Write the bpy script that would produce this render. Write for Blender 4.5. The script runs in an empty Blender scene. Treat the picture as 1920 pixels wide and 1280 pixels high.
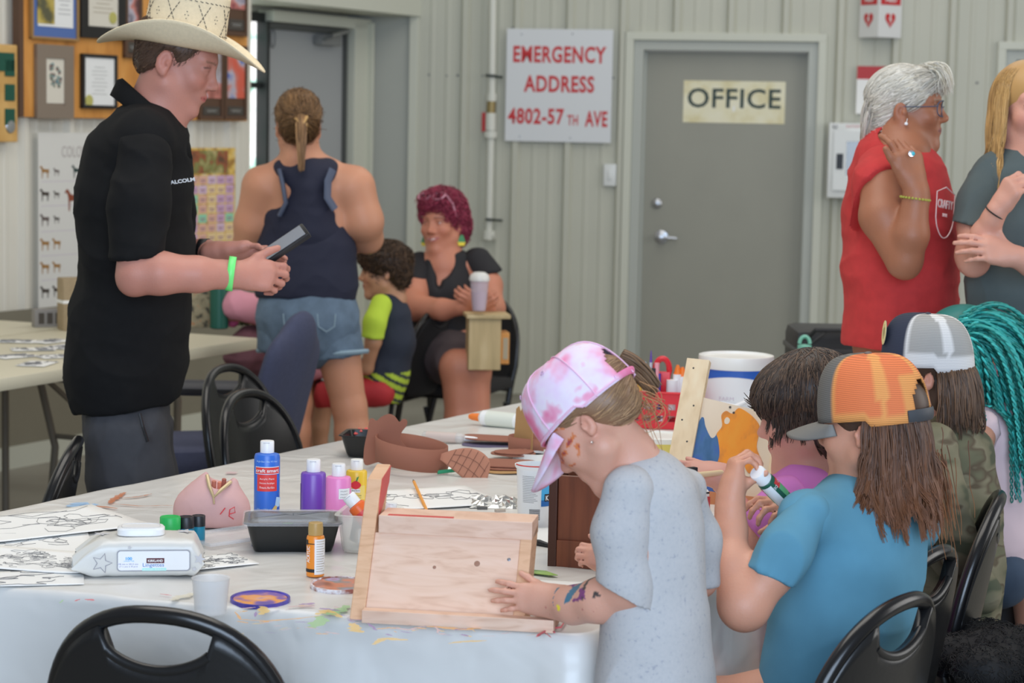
import bpy, bmesh, math, random
import numpy as np
from mathutils import Matrix, Vector
# ------------------------------------------------------------------ camera, world, lights, exposure
SC=bpy.context.scene
COL=SC.collection
FPX=4000.0
CAMZ=1.55
cam_data=bpy.data.cameras.new('camera')
cam=bpy.data.objects.new('camera',cam_data)
COL.objects.link(cam)
cam_data.sensor_width=36.0
cam_data.lens=FPX/1920.0*36.0
cam_data.clip_start=0.05
cam_data.clip_end=100
CAMM=Matrix.Rotation(math.radians(90-5.77),4,'X')@Matrix.Rotation(0.02,4,'Z')
cam.matrix_world=Matrix.Translation((0,0,CAMZ))@CAMM
cam_data.dof.use_dof=True
cam_data.dof.focus_distance=4.15
cam_data.dof.aperture_fstop=6.6
SC.camera=cam
SC.view_settings.view_transform='Standard'
SC.view_settings.look='None'
SC.view_settings.gamma=1.0
SC.view_settings.use_curve_mapping=False
SC.view_settings.exposure=0.0
SC.cycles.max_bounces=6
SC.cycles.diffuse_bounces=3
SC.cycles.glossy_bounces=3
SC.cycles.transmission_bounces=6
SC.cycles.transparent_max_bounces=12
SC.cycles.caustics_reflective=False
SC.cycles.caustics_refractive=False
SC.cycles.use_denoising=True
world=bpy.data.worlds.new('world')
SC.world=world
world.use_nodes=True
bg=world.node_tree.nodes['Background']
bg.inputs[0].default_value=(0.93,0.97,1.0,1)
bg.inputs[1].default_value=0.25
def area(name,loc,target,sx,sy,power,color):
 l=bpy.data.lights.new(name,'AREA')
 l.shape='RECTANGLE';l.size=sx;l.size_y=sy;l.energy=power;l.color=color
 o=bpy.data.objects.new(name,l);COL.objects.link(o)
 o.location=loc
 d=Vector(target)-Vector(loc)
 o.rotation_euler=d.to_track_quat('-Z','Y').to_euler()
 return o
area('bay_door_daylight',(0.5,-3.2,2.3),(0.2,5,0.6),5.0,3.6,455,(0.62,0.78,1.0))
area('side_door_daylight',(6.0,5.5,2.6),(0,7.5,1.0),4.5,3.2,120,(1.0,0.98,0.95))
area('ceiling_light',(-0.5,4.6,4.4),(-0.5,4.8,0),3.4,3.0,93,(1.0,0.95,0.88))
area('ceiling_light_rear',(1.2,9.3,4.4),(0.2,9.9,0),4.5,3.0,52,(1.0,0.96,0.88))
# ------------------------------------------------------------------ placing helpers
_C=np.array(CAMM.to_3x3())
def ray(px,py):
 return _C@np.array([(px-960)/FPX,-(py-640)/FPX,-1.0])
def P(px,py,Y):
 d=ray(px,py);d=d*(Y/d[1]);d[2]+=CAMZ
 return d
def onz(px,py,z=0.74):
 d=ray(px,py);return d*((z-CAMZ)/d[2])+np.array([0,0,CAMZ])
def onplane(px,py,p0,n):
 d=ray(px,py);c=np.array([0,0,CAMZ]);t=np.dot(np.array(p0)-c,n)/np.dot(d,n)
 return c+d*t
def m(rpx,Y):
 return rpx*Y/FPX
def V3(*a):return np.array(a,float)
def unit(v):
 v=np.array(v,float);return v/(np.linalg.norm(v)+1e-12)
def frame(x,y,z,o=(0,0,0)):
 M=Matrix.Identity(4)
 for i, a in enumerate((x,y,z)):
  for j in range(3):M[j][i]=float(a[j])
 for j in range(3):M[j][3]=float(o[j])
 return M
def rotz(a):return Matrix.Rotation(a,4,'Z')
D2R=math.pi/180
ADIR=unit([0.472,0.881,0]);APER=unit([0.881,-0.472,0]) # along the long tables, and across them
# ------------------------------------------------------------------ materials
def lin(c):
 out=[]
 for v in c[:3]:
  v=v/255.0
  out.append(v/12.92 if v<=0.04045 else((v+0.055)/1.055)**2.4)
 return out
def rgb(r,g,b,k=1.25):
 return[min(0.92,v*k)for v in lin((r,g,b))]
_M={}
def mat(name,c=(200,200,200),rough=0.55,metal=0.0,k=1.25,var=0.0,scale=20.0,bump=0.0,bscale=60.0,alpha=1.0,
 trans=0.0,spec=0.5,emit=0.0,attr=False,sheen=0.0,sss=0.0,coat=0.0,stretch=None):
 if name in _M:return _M[name]
 M=bpy.data.materials.new(name);M.use_nodes=True
 N=M.node_tree.nodes;L=M.node_tree.links
 b=N['Principled BSDF']
 col=rgb(*c,k)
 b.inputs['Base Color'].default_value=(*col,1)
 b.inputs['Roughness'].default_value=rough
 b.inputs['Metallic'].default_value=metal
 b.inputs['Specular IOR Level'].default_value=spec
 if alpha<1:b.inputs['Alpha'].default_value=alpha
 if trans:b.inputs['Transmission Weight'].default_value=trans
 if sheen:b.inputs['Sheen Weight'].default_value=sheen
 if coat:b.inputs['Coat Weight'].default_value=coat
 if sss:
  b.inputs['Subsurface Weight'].default_value=sss
  b.inputs['Subsurface Radius'].default_value=(1.0,0.35,0.2)
  b.inputs['Subsurface Scale'].default_value=0.006
 if emit:
  b.inputs['Emission Color'].default_value=(*col,1);b.inputs['Emission Strength'].default_value=emit
 tc=N.new('ShaderNodeTexCoord')
 src=None
 if attr:
  a=N.new('ShaderNodeAttribute');a.attribute_name='Col';src=a.outputs['Color']
  L.new(src,b.inputs['Base Color'])
 if var:
  n=N.new('ShaderNodeTexNoise');n.inputs['Scale'].default_value=scale;n.inputs['Detail'].default_value=4
  vec=tc.outputs['Object']
  if stretch:
   mp=N.new('ShaderNodeMapping');mp.inputs['Scale'].default_value=stretch;L.new(vec,mp.inputs[0]);vec=mp.outputs[0]
  L.new(vec,n.inputs['Vector'])
  r=N.new('ShaderNodeMapRange');r.inputs[3].default_value=1-var;r.inputs[4].default_value=1+var
  r.inputs[1].default_value=0.3;r.inputs[2].default_value=0.7
  L.new(n.outputs[0],r.inputs[0])
  mx=N.new('ShaderNodeMix');mx.data_type='RGBA';mx.blend_type='MULTIPLY';mx.inputs[0].default_value=1
  if src is not None:L.new(src,mx.inputs[6])
  else:mx.inputs[6].default_value=(*col,1)
  L.new(r.outputs[0],mx.inputs[7]);L.new(mx.outputs[2],b.inputs['Base Color'])
 if bump:
  n2=N.new('ShaderNodeTexNoise');n2.inputs['Scale'].default_value=bscale;n2.inputs['Detail'].default_value=3
  L.new(tc.outputs['Object'],n2.inputs['Vector'])
  bp=N.new('ShaderNodeBump');bp.inputs['Strength'].default_value=bump;bp.inputs['Distance'].default_value=0.004
  L.new(n2.outputs[0],bp.inputs['Height']);L.new(bp.outputs[0],b.inputs['Normal'])
 _M[name]=M
 return M
def ramp_mat(name,stops,scale,rough=0.7,detail=3.0,stretch=None,k=1.25,distortion=0.0,wave=False,bump=0.0):
 """noise (or wood ring) pattern pushed through a colour ramp"""
 if name in _M:return _M[name]
 M=bpy.data.materials.new(name);M.use_nodes=True
 N=M.node_tree.nodes;L=M.node_tree.links;b=N['Principled BSDF']
 b.inputs['Roughness'].default_value=rough
 tc=N.new('ShaderNodeTexCoord');vec=tc.outputs['Object']
 if stretch:
  mp=N.new('ShaderNodeMapping');mp.inputs['Scale'].default_value=stretch;L.new(vec,mp.inputs[0]);vec=mp.outputs[0]
 if wave:
  n=N.new('ShaderNodeTexWave');n.inputs['Scale'].default_value=scale;n.inputs['Distortion'].default_value=distortion
  n.inputs['Detail'].default_value=detail;n.inputs['Detail Scale'].default_value=1.2
 else:
  n=N.new('ShaderNodeTexNoise');n.inputs['Scale'].default_value=scale;n.inputs['Detail'].default_value=detail
  n.inputs['Distortion'].default_value=distortion
 L.new(vec,n.inputs['Vector'])
 cr=N.new('ShaderNodeValToRGB');e=cr.color_ramp.elements
 while len(e)<len(stops):e.new(0.5)
 for i, (p,c)in enumerate(stops):
  e[i].position=p;e[i].color=(*rgb(*c,k),1)
 L.new(n.outputs['Fac']if wave else n.outputs[0],cr.inputs[0]);L.new(cr.outputs[0],b.inputs['Base Color'])
 if bump:
  bp=N.new('ShaderNodeBump');bp.inputs['Strength'].default_value=bump;bp.inputs['Distance'].default_value=0.003
  L.new(n.outputs[0],bp.inputs['Height']);L.new(bp.outputs[0],b.inputs['Normal'])
 _M[name]=M
 return M
 # ------------------------------------------------------------------ objects, things, parts
def link(o,parent=None):
 COL.objects.link(o)
 if parent is not None:
  o.parent=parent
  def wm(q):
   return q.matrix_basis.copy()if q.parent is None else wm(q.parent)@q.matrix_parent_inverse@q.matrix_basis
  o.matrix_parent_inverse=wm(parent).inverted()
 return o
def tag(o,label=None,cat=None,group=None,kind=None):
 if label:o['label']=label
 if cat:o['category']=cat
 if group:o['group']=group
 if kind:o['kind']=kind
 return o
def thing(name,label,cat,loc=(0,0,0),group=None):
 o=bpy.data.objects.new(name,None);COL.objects.link(o)
 o.empty_display_size=0.05
 o.location=[float(v)for v in loc]
 return tag(o,label,cat,group)
def copy_tree(o,parent=None):
 c=o.copy();COL.objects.link(c)
 if parent is not None:
  c.parent=parent
 for ch in list(o.children):copy_tree(ch,c)
 return c
def npmesh(name,V,F,material=None,parent=None,smooth=True,colors=None,link_it=True):
 V=np.asarray(V,dtype=np.float32)
 me=bpy.data.meshes.new(name)
 if isinstance(F,np.ndarray):
  n=F.shape[1]
  me.vertices.add(len(V));me.vertices.foreach_set('co',V.ravel())
  me.loops.add(F.size);me.loops.foreach_set('vertex_index',F.astype(np.int32).ravel())
  me.polygons.add(len(F));me.polygons.foreach_set('loop_start',np.arange(0,F.size,n,dtype=np.int32))
 else:
  me.from_pydata(V.tolist(),[],F)
 me.update(calc_edges=True)
 if smooth:me.polygons.foreach_set('use_smooth',np.ones(len(me.polygons),dtype=bool))
 if colors is not None:
  a=me.color_attributes.new('Col','FLOAT_COLOR','POINT')
  c4=np.ones((len(V),4),np.float32);c4[:,:3]=colors
  a.data.foreach_set('color',c4.ravel())
 me.validate()
 if material is not None:me.materials.append(material)
 o=bpy.data.objects.new(name,me)
 if link_it:link(o,parent)
 return o
class MB:
 """collects shapes into one mesh"""
 def __init__(s):s.V=[];s.F=[];s.M=None;s.n=0
 def add(s,verts,faces,M=None):
  vs=[Vector([float(a)for a in v])for v in verts]
  if M is not None:vs=[M@v for v in vs]
  if s.M is not None:vs=[s.M@v for v in vs]
  b=len(s.V);s.V+=[tuple(v)for v in vs];s.F+=[tuple(i+b for i in f)for f in faces]
  return s
 def box(s,c,size,M=None,bev=0.0):
  x, y, z=[a/2 for a in size]
  if bev<=0:
   vs=[(c[0]+i*x,c[1]+j*y,c[2]+k*z)for i in(-1,1)for j in(-1,1)for k in(-1,1)]
   fs=[(0,1,3,2),(4,6,7,5),(0,4,5,1),(2,3,7,6),(0,2,6,4),(1,5,7,3)]
   return s.add(vs,fs,M)
  bm=bmesh.new();bmesh.ops.create_cube(bm,size=1)
  for v in bm.verts:v.co=Vector((c[0]+v.co.x*size[0],c[1]+v.co.y*size[1],c[2]+v.co.z*size[2]))
  bmesh.ops.bevel(bm,geom=list(bm.edges),offset=bev,segments=2,affect='EDGES',profile=0.6)
  bm.verts.index_update()
  s.add([v.co[:]for v in bm.verts],[[v.index for v in f.verts]for f in bm.faces],M);bm.free();return s
 def lathe(s,prof,M=None,seg=28,arc=None,sx=1.0,sy=1.0):
  vs=[];fs=[];n=len(prof)
  for i in range(seg):
   a=2*math.pi*i/seg
   for r, z in prof:vs.append((r*math.cos(a)*sx,r*math.sin(a)*sy,z))
  for i in range(seg):
   j=(i+1)%seg
   for k in range(n-1):fs.append((i*n+k,j*n+k,j*n+k+1,i*n+k+1))
  if prof[0][0]>1e-6:fs.append(tuple(i*n for i in range(seg))[::-1])
  if prof[-1][0]>1e-6:fs.append(tuple(i*n+n-1 for i in range(seg)))
  return s.add(vs,fs,M)
 def tube(s,pts,r,seg=8,closed=False,M=None,flat=1.0,caps=True):
  pts=[Vector([float(a)for a in p])for p in pts];n=len(pts)
  rs=r if hasattr(r,'__len__')else[r]*n
  vs=[];up=None
  for i in range(n):
   a=pts[(i-1)%n]if(closed or i>0)else pts[i]
   b=pts[(i+1)%n]if(closed or i<n-1)else pts[i]
   t=(b-a);t=t.normalized()if t.length>1e-9 else Vector((0,0,1))
   if up is None:
    up=Vector((0,0,1))if abs(t.z)<0.9 else Vector((0,1,0))
   u=(up-t*up.dot(t))
   if u.length<1e-6:u=t.orthogonal()
   u.normalize();w=t.cross(u);up=u
   for k in range(seg):
    an=2*math.pi*k/seg
    vs.append(pts[i]+(w*math.cos(an)*flat+u*math.sin(an))*rs[i])
  fs=[]
  for i in range(n if closed else n-1):
   j=(i+1)%n
   for k in range(seg):
    l=(k+1)%seg
    fs.append((i*seg+k,i*seg+l,j*seg+l,j*seg+k))
  if not closed and caps:
   fs.append(tuple(range(seg))[::-1]);fs.append(tuple((n-1)*seg+k for k in range(seg)))
  return s.add(vs,fs,M)
 def prism(s,poly,z0,z1,M=None):
  n=len(poly)
  vs=[(p[0],p[1],z0)for p in poly]+[(p[0],p[1],z1)for p in poly]
  fs=[tuple(range(n))[::-1],tuple(range(n,2*n))]+[(i,(i+1)%n,n+(i+1)%n,n+i)for i in range(n)]
  return s.add(vs,fs,M)
 def loft(s,rings,closed=True,caps=True,M=None):
  n=len(rings[0]);vs=[p for r in rings for p in r];fs=[]
  for i in range(len(rings)-1):
   for k in range(n if closed else n-1):
    l=(k+1)%n
    fs.append((i*n+k,i*n+l,(i+1)*n+l,(i+1)*n+k))
  if caps and closed:fs.append(tuple(range(n))[::-1]);fs.append(tuple((len(rings)-1)*n+k for k in range(n)))
  return s.add(vs,fs,M)
 def grid(s,fn,nu,nv,M=None):
  vs=[fn(i/nu,j/nv)for i in range(nu+1)for j in range(nv+1)]
  fs=[(i*(nv+1)+j,(i+1)*(nv+1)+j,(i+1)*(nv+1)+j+1,i*(nv+1)+j+1)for i in range(nu)for j in range(nv)]
  return s.add(vs,fs,M)
 def build(s,name,material,parent=None,smooth=False,solid=0.0,bevel=0.0,subsurf=0,edge_split=True):
  me=bpy.data.meshes.new(name);me.from_pydata(s.V,[],s.F);me.validate()
  bm=bmesh.new();bm.from_mesh(me);bmesh.ops.recalc_face_normals(bm,faces=bm.faces);bm.to_mesh(me);bm.free()
  me.materials.append(material)
  o=bpy.data.objects.new(name,me);link(o,parent)
  if smooth:
   me.polygons.foreach_set('use_smooth',np.ones(len(me.polygons),dtype=bool))
   if edge_split:
    try:me.set_sharp_from_angle(angle=math.radians(38))
    except Exception:pass
  if solid:md=o.modifiers.new('solid','SOLIDIFY');md.thickness=solid;md.offset=0
  if bevel:md=o.modifiers.new('bevel','BEVEL');md.width=bevel;md.segments=2;md.limit_method='ANGLE'
  if subsurf:md=o.modifiers.new('sub','SUBSURF');md.levels=subsurf;md.render_levels=subsurf
  return o
def lettering(body,size,M,material,parent,name='lettering',sx=1.0,bold=0.0,ext=0.0008,cyl=None,spacing=1.0,align='CENTER'):
 cu=bpy.data.curves.new('txt','FONT');cu.body=body;cu.size=size;cu.align_x=align;cu.align_y='CENTER'
 cu.offset=bold;cu.extrude=ext;cu.resolution_u=3;cu.space_character=spacing
 t=bpy.data.objects.new('txt',cu);COL.objects.link(t)
 dg=bpy.context.evaluated_depsgraph_get();dg.update()
 me=bpy.data.meshes.new_from_object(t.evaluated_get(dg))
 bpy.data.objects.remove(t);bpy.data.curves.remove(cu)
 for v in me.vertices:
  x, y, z=v.co;x*=sx
  if cyl:
   a=x/cyl;v.co=((cyl+z)*math.sin(a),y,(cyl+z)*math.cos(a)-cyl)
  else:v.co=(x,y,z)
 me.transform(M);me.materials.clear();me.materials.append(material);me.name=name
 o=bpy.data.objects.new(name,me);link(o,parent)
 return o
 # ------------------------------------------------------------------ implicit surfaces (smooth unions) -> mesh
def snoise(p,seed=0):
 x, y, z=p[...,0], p[...,1], p[...,2]
 r=np.random.RandomState(seed);out=0
 for i in range(5):
  a, b, c=r.normal(size=3);q=math.sqrt(a*a+b*b+c*c);ph=r.uniform(0,6.28)
  out=out+np.sin((a*x+b*y+c*z)/q*(1+0.35*i)+ph+0.9*np.sin((b*x-a*y+c*z)/q*0.8+ph*2))
 return out/3.0
class SD:
 def __init__(s):s.ops=[]
 def cone(s,a,b,ra,rb,k=0.012,n=None,f=1.0,op='u'):
  s.ops.append((op,'c',np.array(a,float),np.array(b,float),float(ra),float(rb),k,None if n is None else unit(n),f));return s
 def chain(s,pts,k=0.015,n=None,f=1.0,op='u'):
  """pts: list of (point, radius)"""
  for(a,ra), (b,rb)in zip(pts[:-1],pts[1:]):s.cone(a,b,ra,rb,k,n,f,op)
  return s
 def ell(s,c,r,R=None,k=0.012,op='u'):
  s.ops.append((op,'e',np.array(c,float),np.array(r,float),R,0,k,None,1));return s
 def cut(s,p,n,k=0.0):
  """remove everything on the side n points to"""
  s.ops.append(('cut','p',np.array(p,float),unit(n),None,0,k,None,1));return s
 def mesh(s,h=0.005,pad=0.012):
  lo=np.full(3,1e9);hi=-lo
  for o in s.ops:
   if o[0]!='u':continue
   if o[1]=='c':
    e=max(o[4],o[5])*max(1,o[8]);lo=np.minimum(lo,np.minimum(o[2],o[3])-e);hi=np.maximum(hi,np.maximum(o[2],o[3])+e)
   else:e=max(o[3]);lo=np.minimum(lo,o[2]-e);hi=np.maximum(hi,o[2]+e)
  lo=lo-pad;hi=hi+pad
  n=np.ceil((hi-lo)/h).astype(int)+1
  D=np.full(n,0.06,np.float32)
  ax=[(lo[i]+h*np.arange(n[i])).astype(np.float32)for i in range(3)]
  for o in s.ops:
   op, ty, k=o[0], o[1], o[6]
   if ty=='p':
    d=(ax[0][:,None,None]-o[2][0])*o[3][0]+(ax[1][None,:,None]-o[2][1])*o[3][1]+(ax[2][None,None,:]-o[2][2])*o[3][2]
    D=np.maximum(D,d.astype(np.float32));continue
   if ty=='c':
    e=max(o[4],o[5])*max(1,o[8])+k+3*h+0.01;a=np.minimum(o[2],o[3])-e;b=np.maximum(o[2],o[3])+e
   else:e=max(o[3])+k+3*h+0.01;a=o[2]-e;b=o[2]+e
   i0=np.clip(np.floor((a-lo)/h).astype(int),0,n);i1=np.clip(np.ceil((b-lo)/h).astype(int)+1,0,n)
   if np.any(i1<=i0):continue
   sl=tuple(slice(i0[i],i1[i])for i in range(3))
   X=ax[0][sl[0]][:,None,None];Y=ax[1][sl[1]][None,:,None];Z=ax[2][sl[2]][None,None,:]
   if ty=='c':
    A, B, ra, rb, nn, f=o[2], o[3], o[4], o[5], o[7], o[8]
    px, py, pz=X-A[0], Y-A[1], Z-A[2];ba=B-A
    if nn is not None and f!=1:
     q=(px*nn[0]+py*nn[1]+pz*nn[2])*(1/f-1)
     px=px+q*nn[0];py=py+q*nn[1];pz=pz+q*nn[2]
     ba=ba+nn*(np.dot(ba,nn)*(1/f-1))
    L2=float(np.dot(ba,ba))+1e-12
    t=np.clip((px*ba[0]+py*ba[1]+pz*ba[2])/L2,0,1)
    d=np.sqrt((px-ba[0]*t)**2+(py-ba[1]*t)**2+(pz-ba[2]*t)**2)-(ra+(rb-ra)*t)
   else:
    px, py, pz=X-o[2][0], Y-o[2][1], Z-o[2][2]
    if o[4]is not None:
     R=o[4]
     px, py, pz=(px*R[0][0]+py*R[0][1]+pz*R[0][2],px*R[1][0]+py*R[1][1]+pz*R[1][2],px*R[2][0]+py*R[2][1]+pz*R[2][2])
    r=o[3];q=np.sqrt((px/r[0])**2+(py/r[1])**2+(pz/r[2])**2)
    g=np.sqrt((px/r[0]**2)**2+(py/r[1]**2)**2+(pz/r[2]**2)**2)+1e-9
    d=q*(q-1)/g
   d=d.astype(np.float32);C=D[sl]
   if op=='u':
    hh=np.maximum(k-np.abs(C-d),0)/max(k,1e-6);D[sl]=np.minimum(C,d)-hh*hh*k*0.25
   else:
    d=-d;hh=np.maximum(k-np.abs(C-d),0)/max(k,1e-6);D[sl]=np.maximum(C,d)+hh*hh*k*0.25
  D[0]=D[-1]=0.06;D[:,0]=D[:,-1]=0.06;D[:,:,0]=D[:,:,-1]=0.06
  return surfnet(D,lo,h)
def surfnet(D,lo,h):
 S=D<0
 c=S[:-1,:-1,:-1].astype(np.int8)
 tot=c.copy()
 for i, j, k in[(1,0,0),(0,1,0),(0,0,1),(1,1,0),(1,0,1),(0,1,1),(1,1,1)]:
  tot+=S[i:S.shape[0]-1+i,j:S.shape[1]-1+j,k:S.shape[2]-1+k]
 act=(tot>0)&(tot<8)
 I=np.argwhere(act)
 idx=np.full(act.shape,-1,np.int32);idx[act]=np.arange(len(I))
 pos=np.zeros((len(I),3));cnt=np.zeros(len(I))
 cor=[(0,0,0),(1,0,0),(0,1,0),(1,1,0),(0,0,1),(1,0,1),(0,1,1),(1,1,1)]
 val=[D[I[:,0]+a,I[:,1]+b,I[:,2]+c2]for a,b,c2 in cor]
 for a, b in[(0,1),(2,3),(4,5),(6,7),(0,2),(1,3),(4,6),(5,7),(0,4),(1,5),(2,6),(3,7)]:
  va, vb=val[a], val[b];mk=(va<0)!=(vb<0)
  t=np.where(mk,va/(va-vb+1e-12*(va==vb)),0)
  pa=np.array(cor[a],float);pb=np.array(cor[b],float)
  pos[mk]+=(pa+(pb-pa)*t[:,None])[mk];cnt[mk]+=1
 V=lo+h*(I+pos/cnt[:,None])
 Fs=[]
 sx, sy, sz=S.shape
 e=np.argwhere(S[:-1,1:-1,1:-1]!=S[1:,1:-1,1:-1])+[0,1,1]
 q=np.stack([idx[e[:,0],e[:,1]-1,e[:,2]-1],idx[e[:,0],e[:,1],e[:,2]-1],idx[e[:,0],e[:,1],e[:,2]],idx[e[:,0],e[:,1]-1,e[:,2]]],1)
 ins=S[e[:,0],e[:,1],e[:,2]];q[~ins]=q[~ins][:,::-1];Fs.append(q)
 e=np.argwhere(S[1:-1,:-1,1:-1]!=S[1:-1,1:,1:-1])+[1,0,1]
 q=np.stack([idx[e[:,0]-1,e[:,1],e[:,2]-1],idx[e[:,0]-1,e[:,1],e[:,2]],idx[e[:,0],e[:,1],e[:,2]],idx[e[:,0],e[:,1],e[:,2]-1]],1)
 ins=S[e[:,0],e[:,1],e[:,2]];q[~ins]=q[~ins][:,::-1];Fs.append(q)
 e=np.argwhere(S[1:-1,1:-1,:-1]!=S[1:-1,1:-1,1:])+[1,1,0]
 q=np.stack([idx[e[:,0]-1,e[:,1]-1,e[:,2]],idx[e[:,0],e[:,1]-1,e[:,2]],idx[e[:,0],e[:,1],e[:,2]],idx[e[:,0]-1,e[:,1],e[:,2]]],1)
 ins=S[e[:,0],e[:,1],e[:,2]];q[~ins]=q[~ins][:,::-1];Fs.append(q)
 return V, np.concatenate(Fs)
def vnormals(V,F):
 a=V[F[:,2]]-V[F[:,0]];b=V[F[:,3]]-V[F[:,1]];fn=np.cross(a,b)
 N=np.zeros_like(V)
 for i in range(4):
  for c in range(3):N[:,c]+=np.bincount(F[:,i],fn[:,c],len(V))
 return N/(np.linalg.norm(N,axis=1,keepdims=True)+1e-12)
def relax(V,F,it=2,w=0.5):
 for _ in range(it):
  A=np.zeros_like(V);c=np.zeros(len(V))
  for i in range(4):
   a, b=F[:,i], F[:,(i+1)%4]
   for q in range(3):
    A[:,q]+=np.bincount(a,V[b,q],len(V))+np.bincount(b,V[a,q],len(V))
   c+=np.bincount(a,minlength=len(V))+np.bincount(b,minlength=len(V))
  V=V+w*(A/c[:,None]-V)
 return V
def xf(V,M):
 M=np.array(M);return V@M[:3,:3].T+M[:3,3]
def join(parts):
 """parts: list of (V, F, C)"""
 Vs, Fs, Cs=[], [], [];b=0
 for V, F, C in parts:
  Vs.append(V);Fs.append(F+b);Cs.append(C);b+=len(V)
 return np.concatenate(Vs), np.concatenate(Fs), np.concatenate(Cs)
def cloth(sd,name,material,parent,h=0.006,fold=0.004,ff=(18,18,9),seed=1,colors=None,sm=2):
 V, F=sd.mesh(h);V=relax(V,F,sm)
 if fold:
  N=vnormals(V,F);q=V*np.array(ff)
  w=snoise(q,seed);w=np.sign(w)*np.abs(w)**1.3+0.4*snoise(q*2.3,seed+5)
  V=V+N*(w*fold)[:,None]
 C=colors(V)if colors else None
 return npmesh(name,V,F,material,parent,colors=C)
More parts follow.
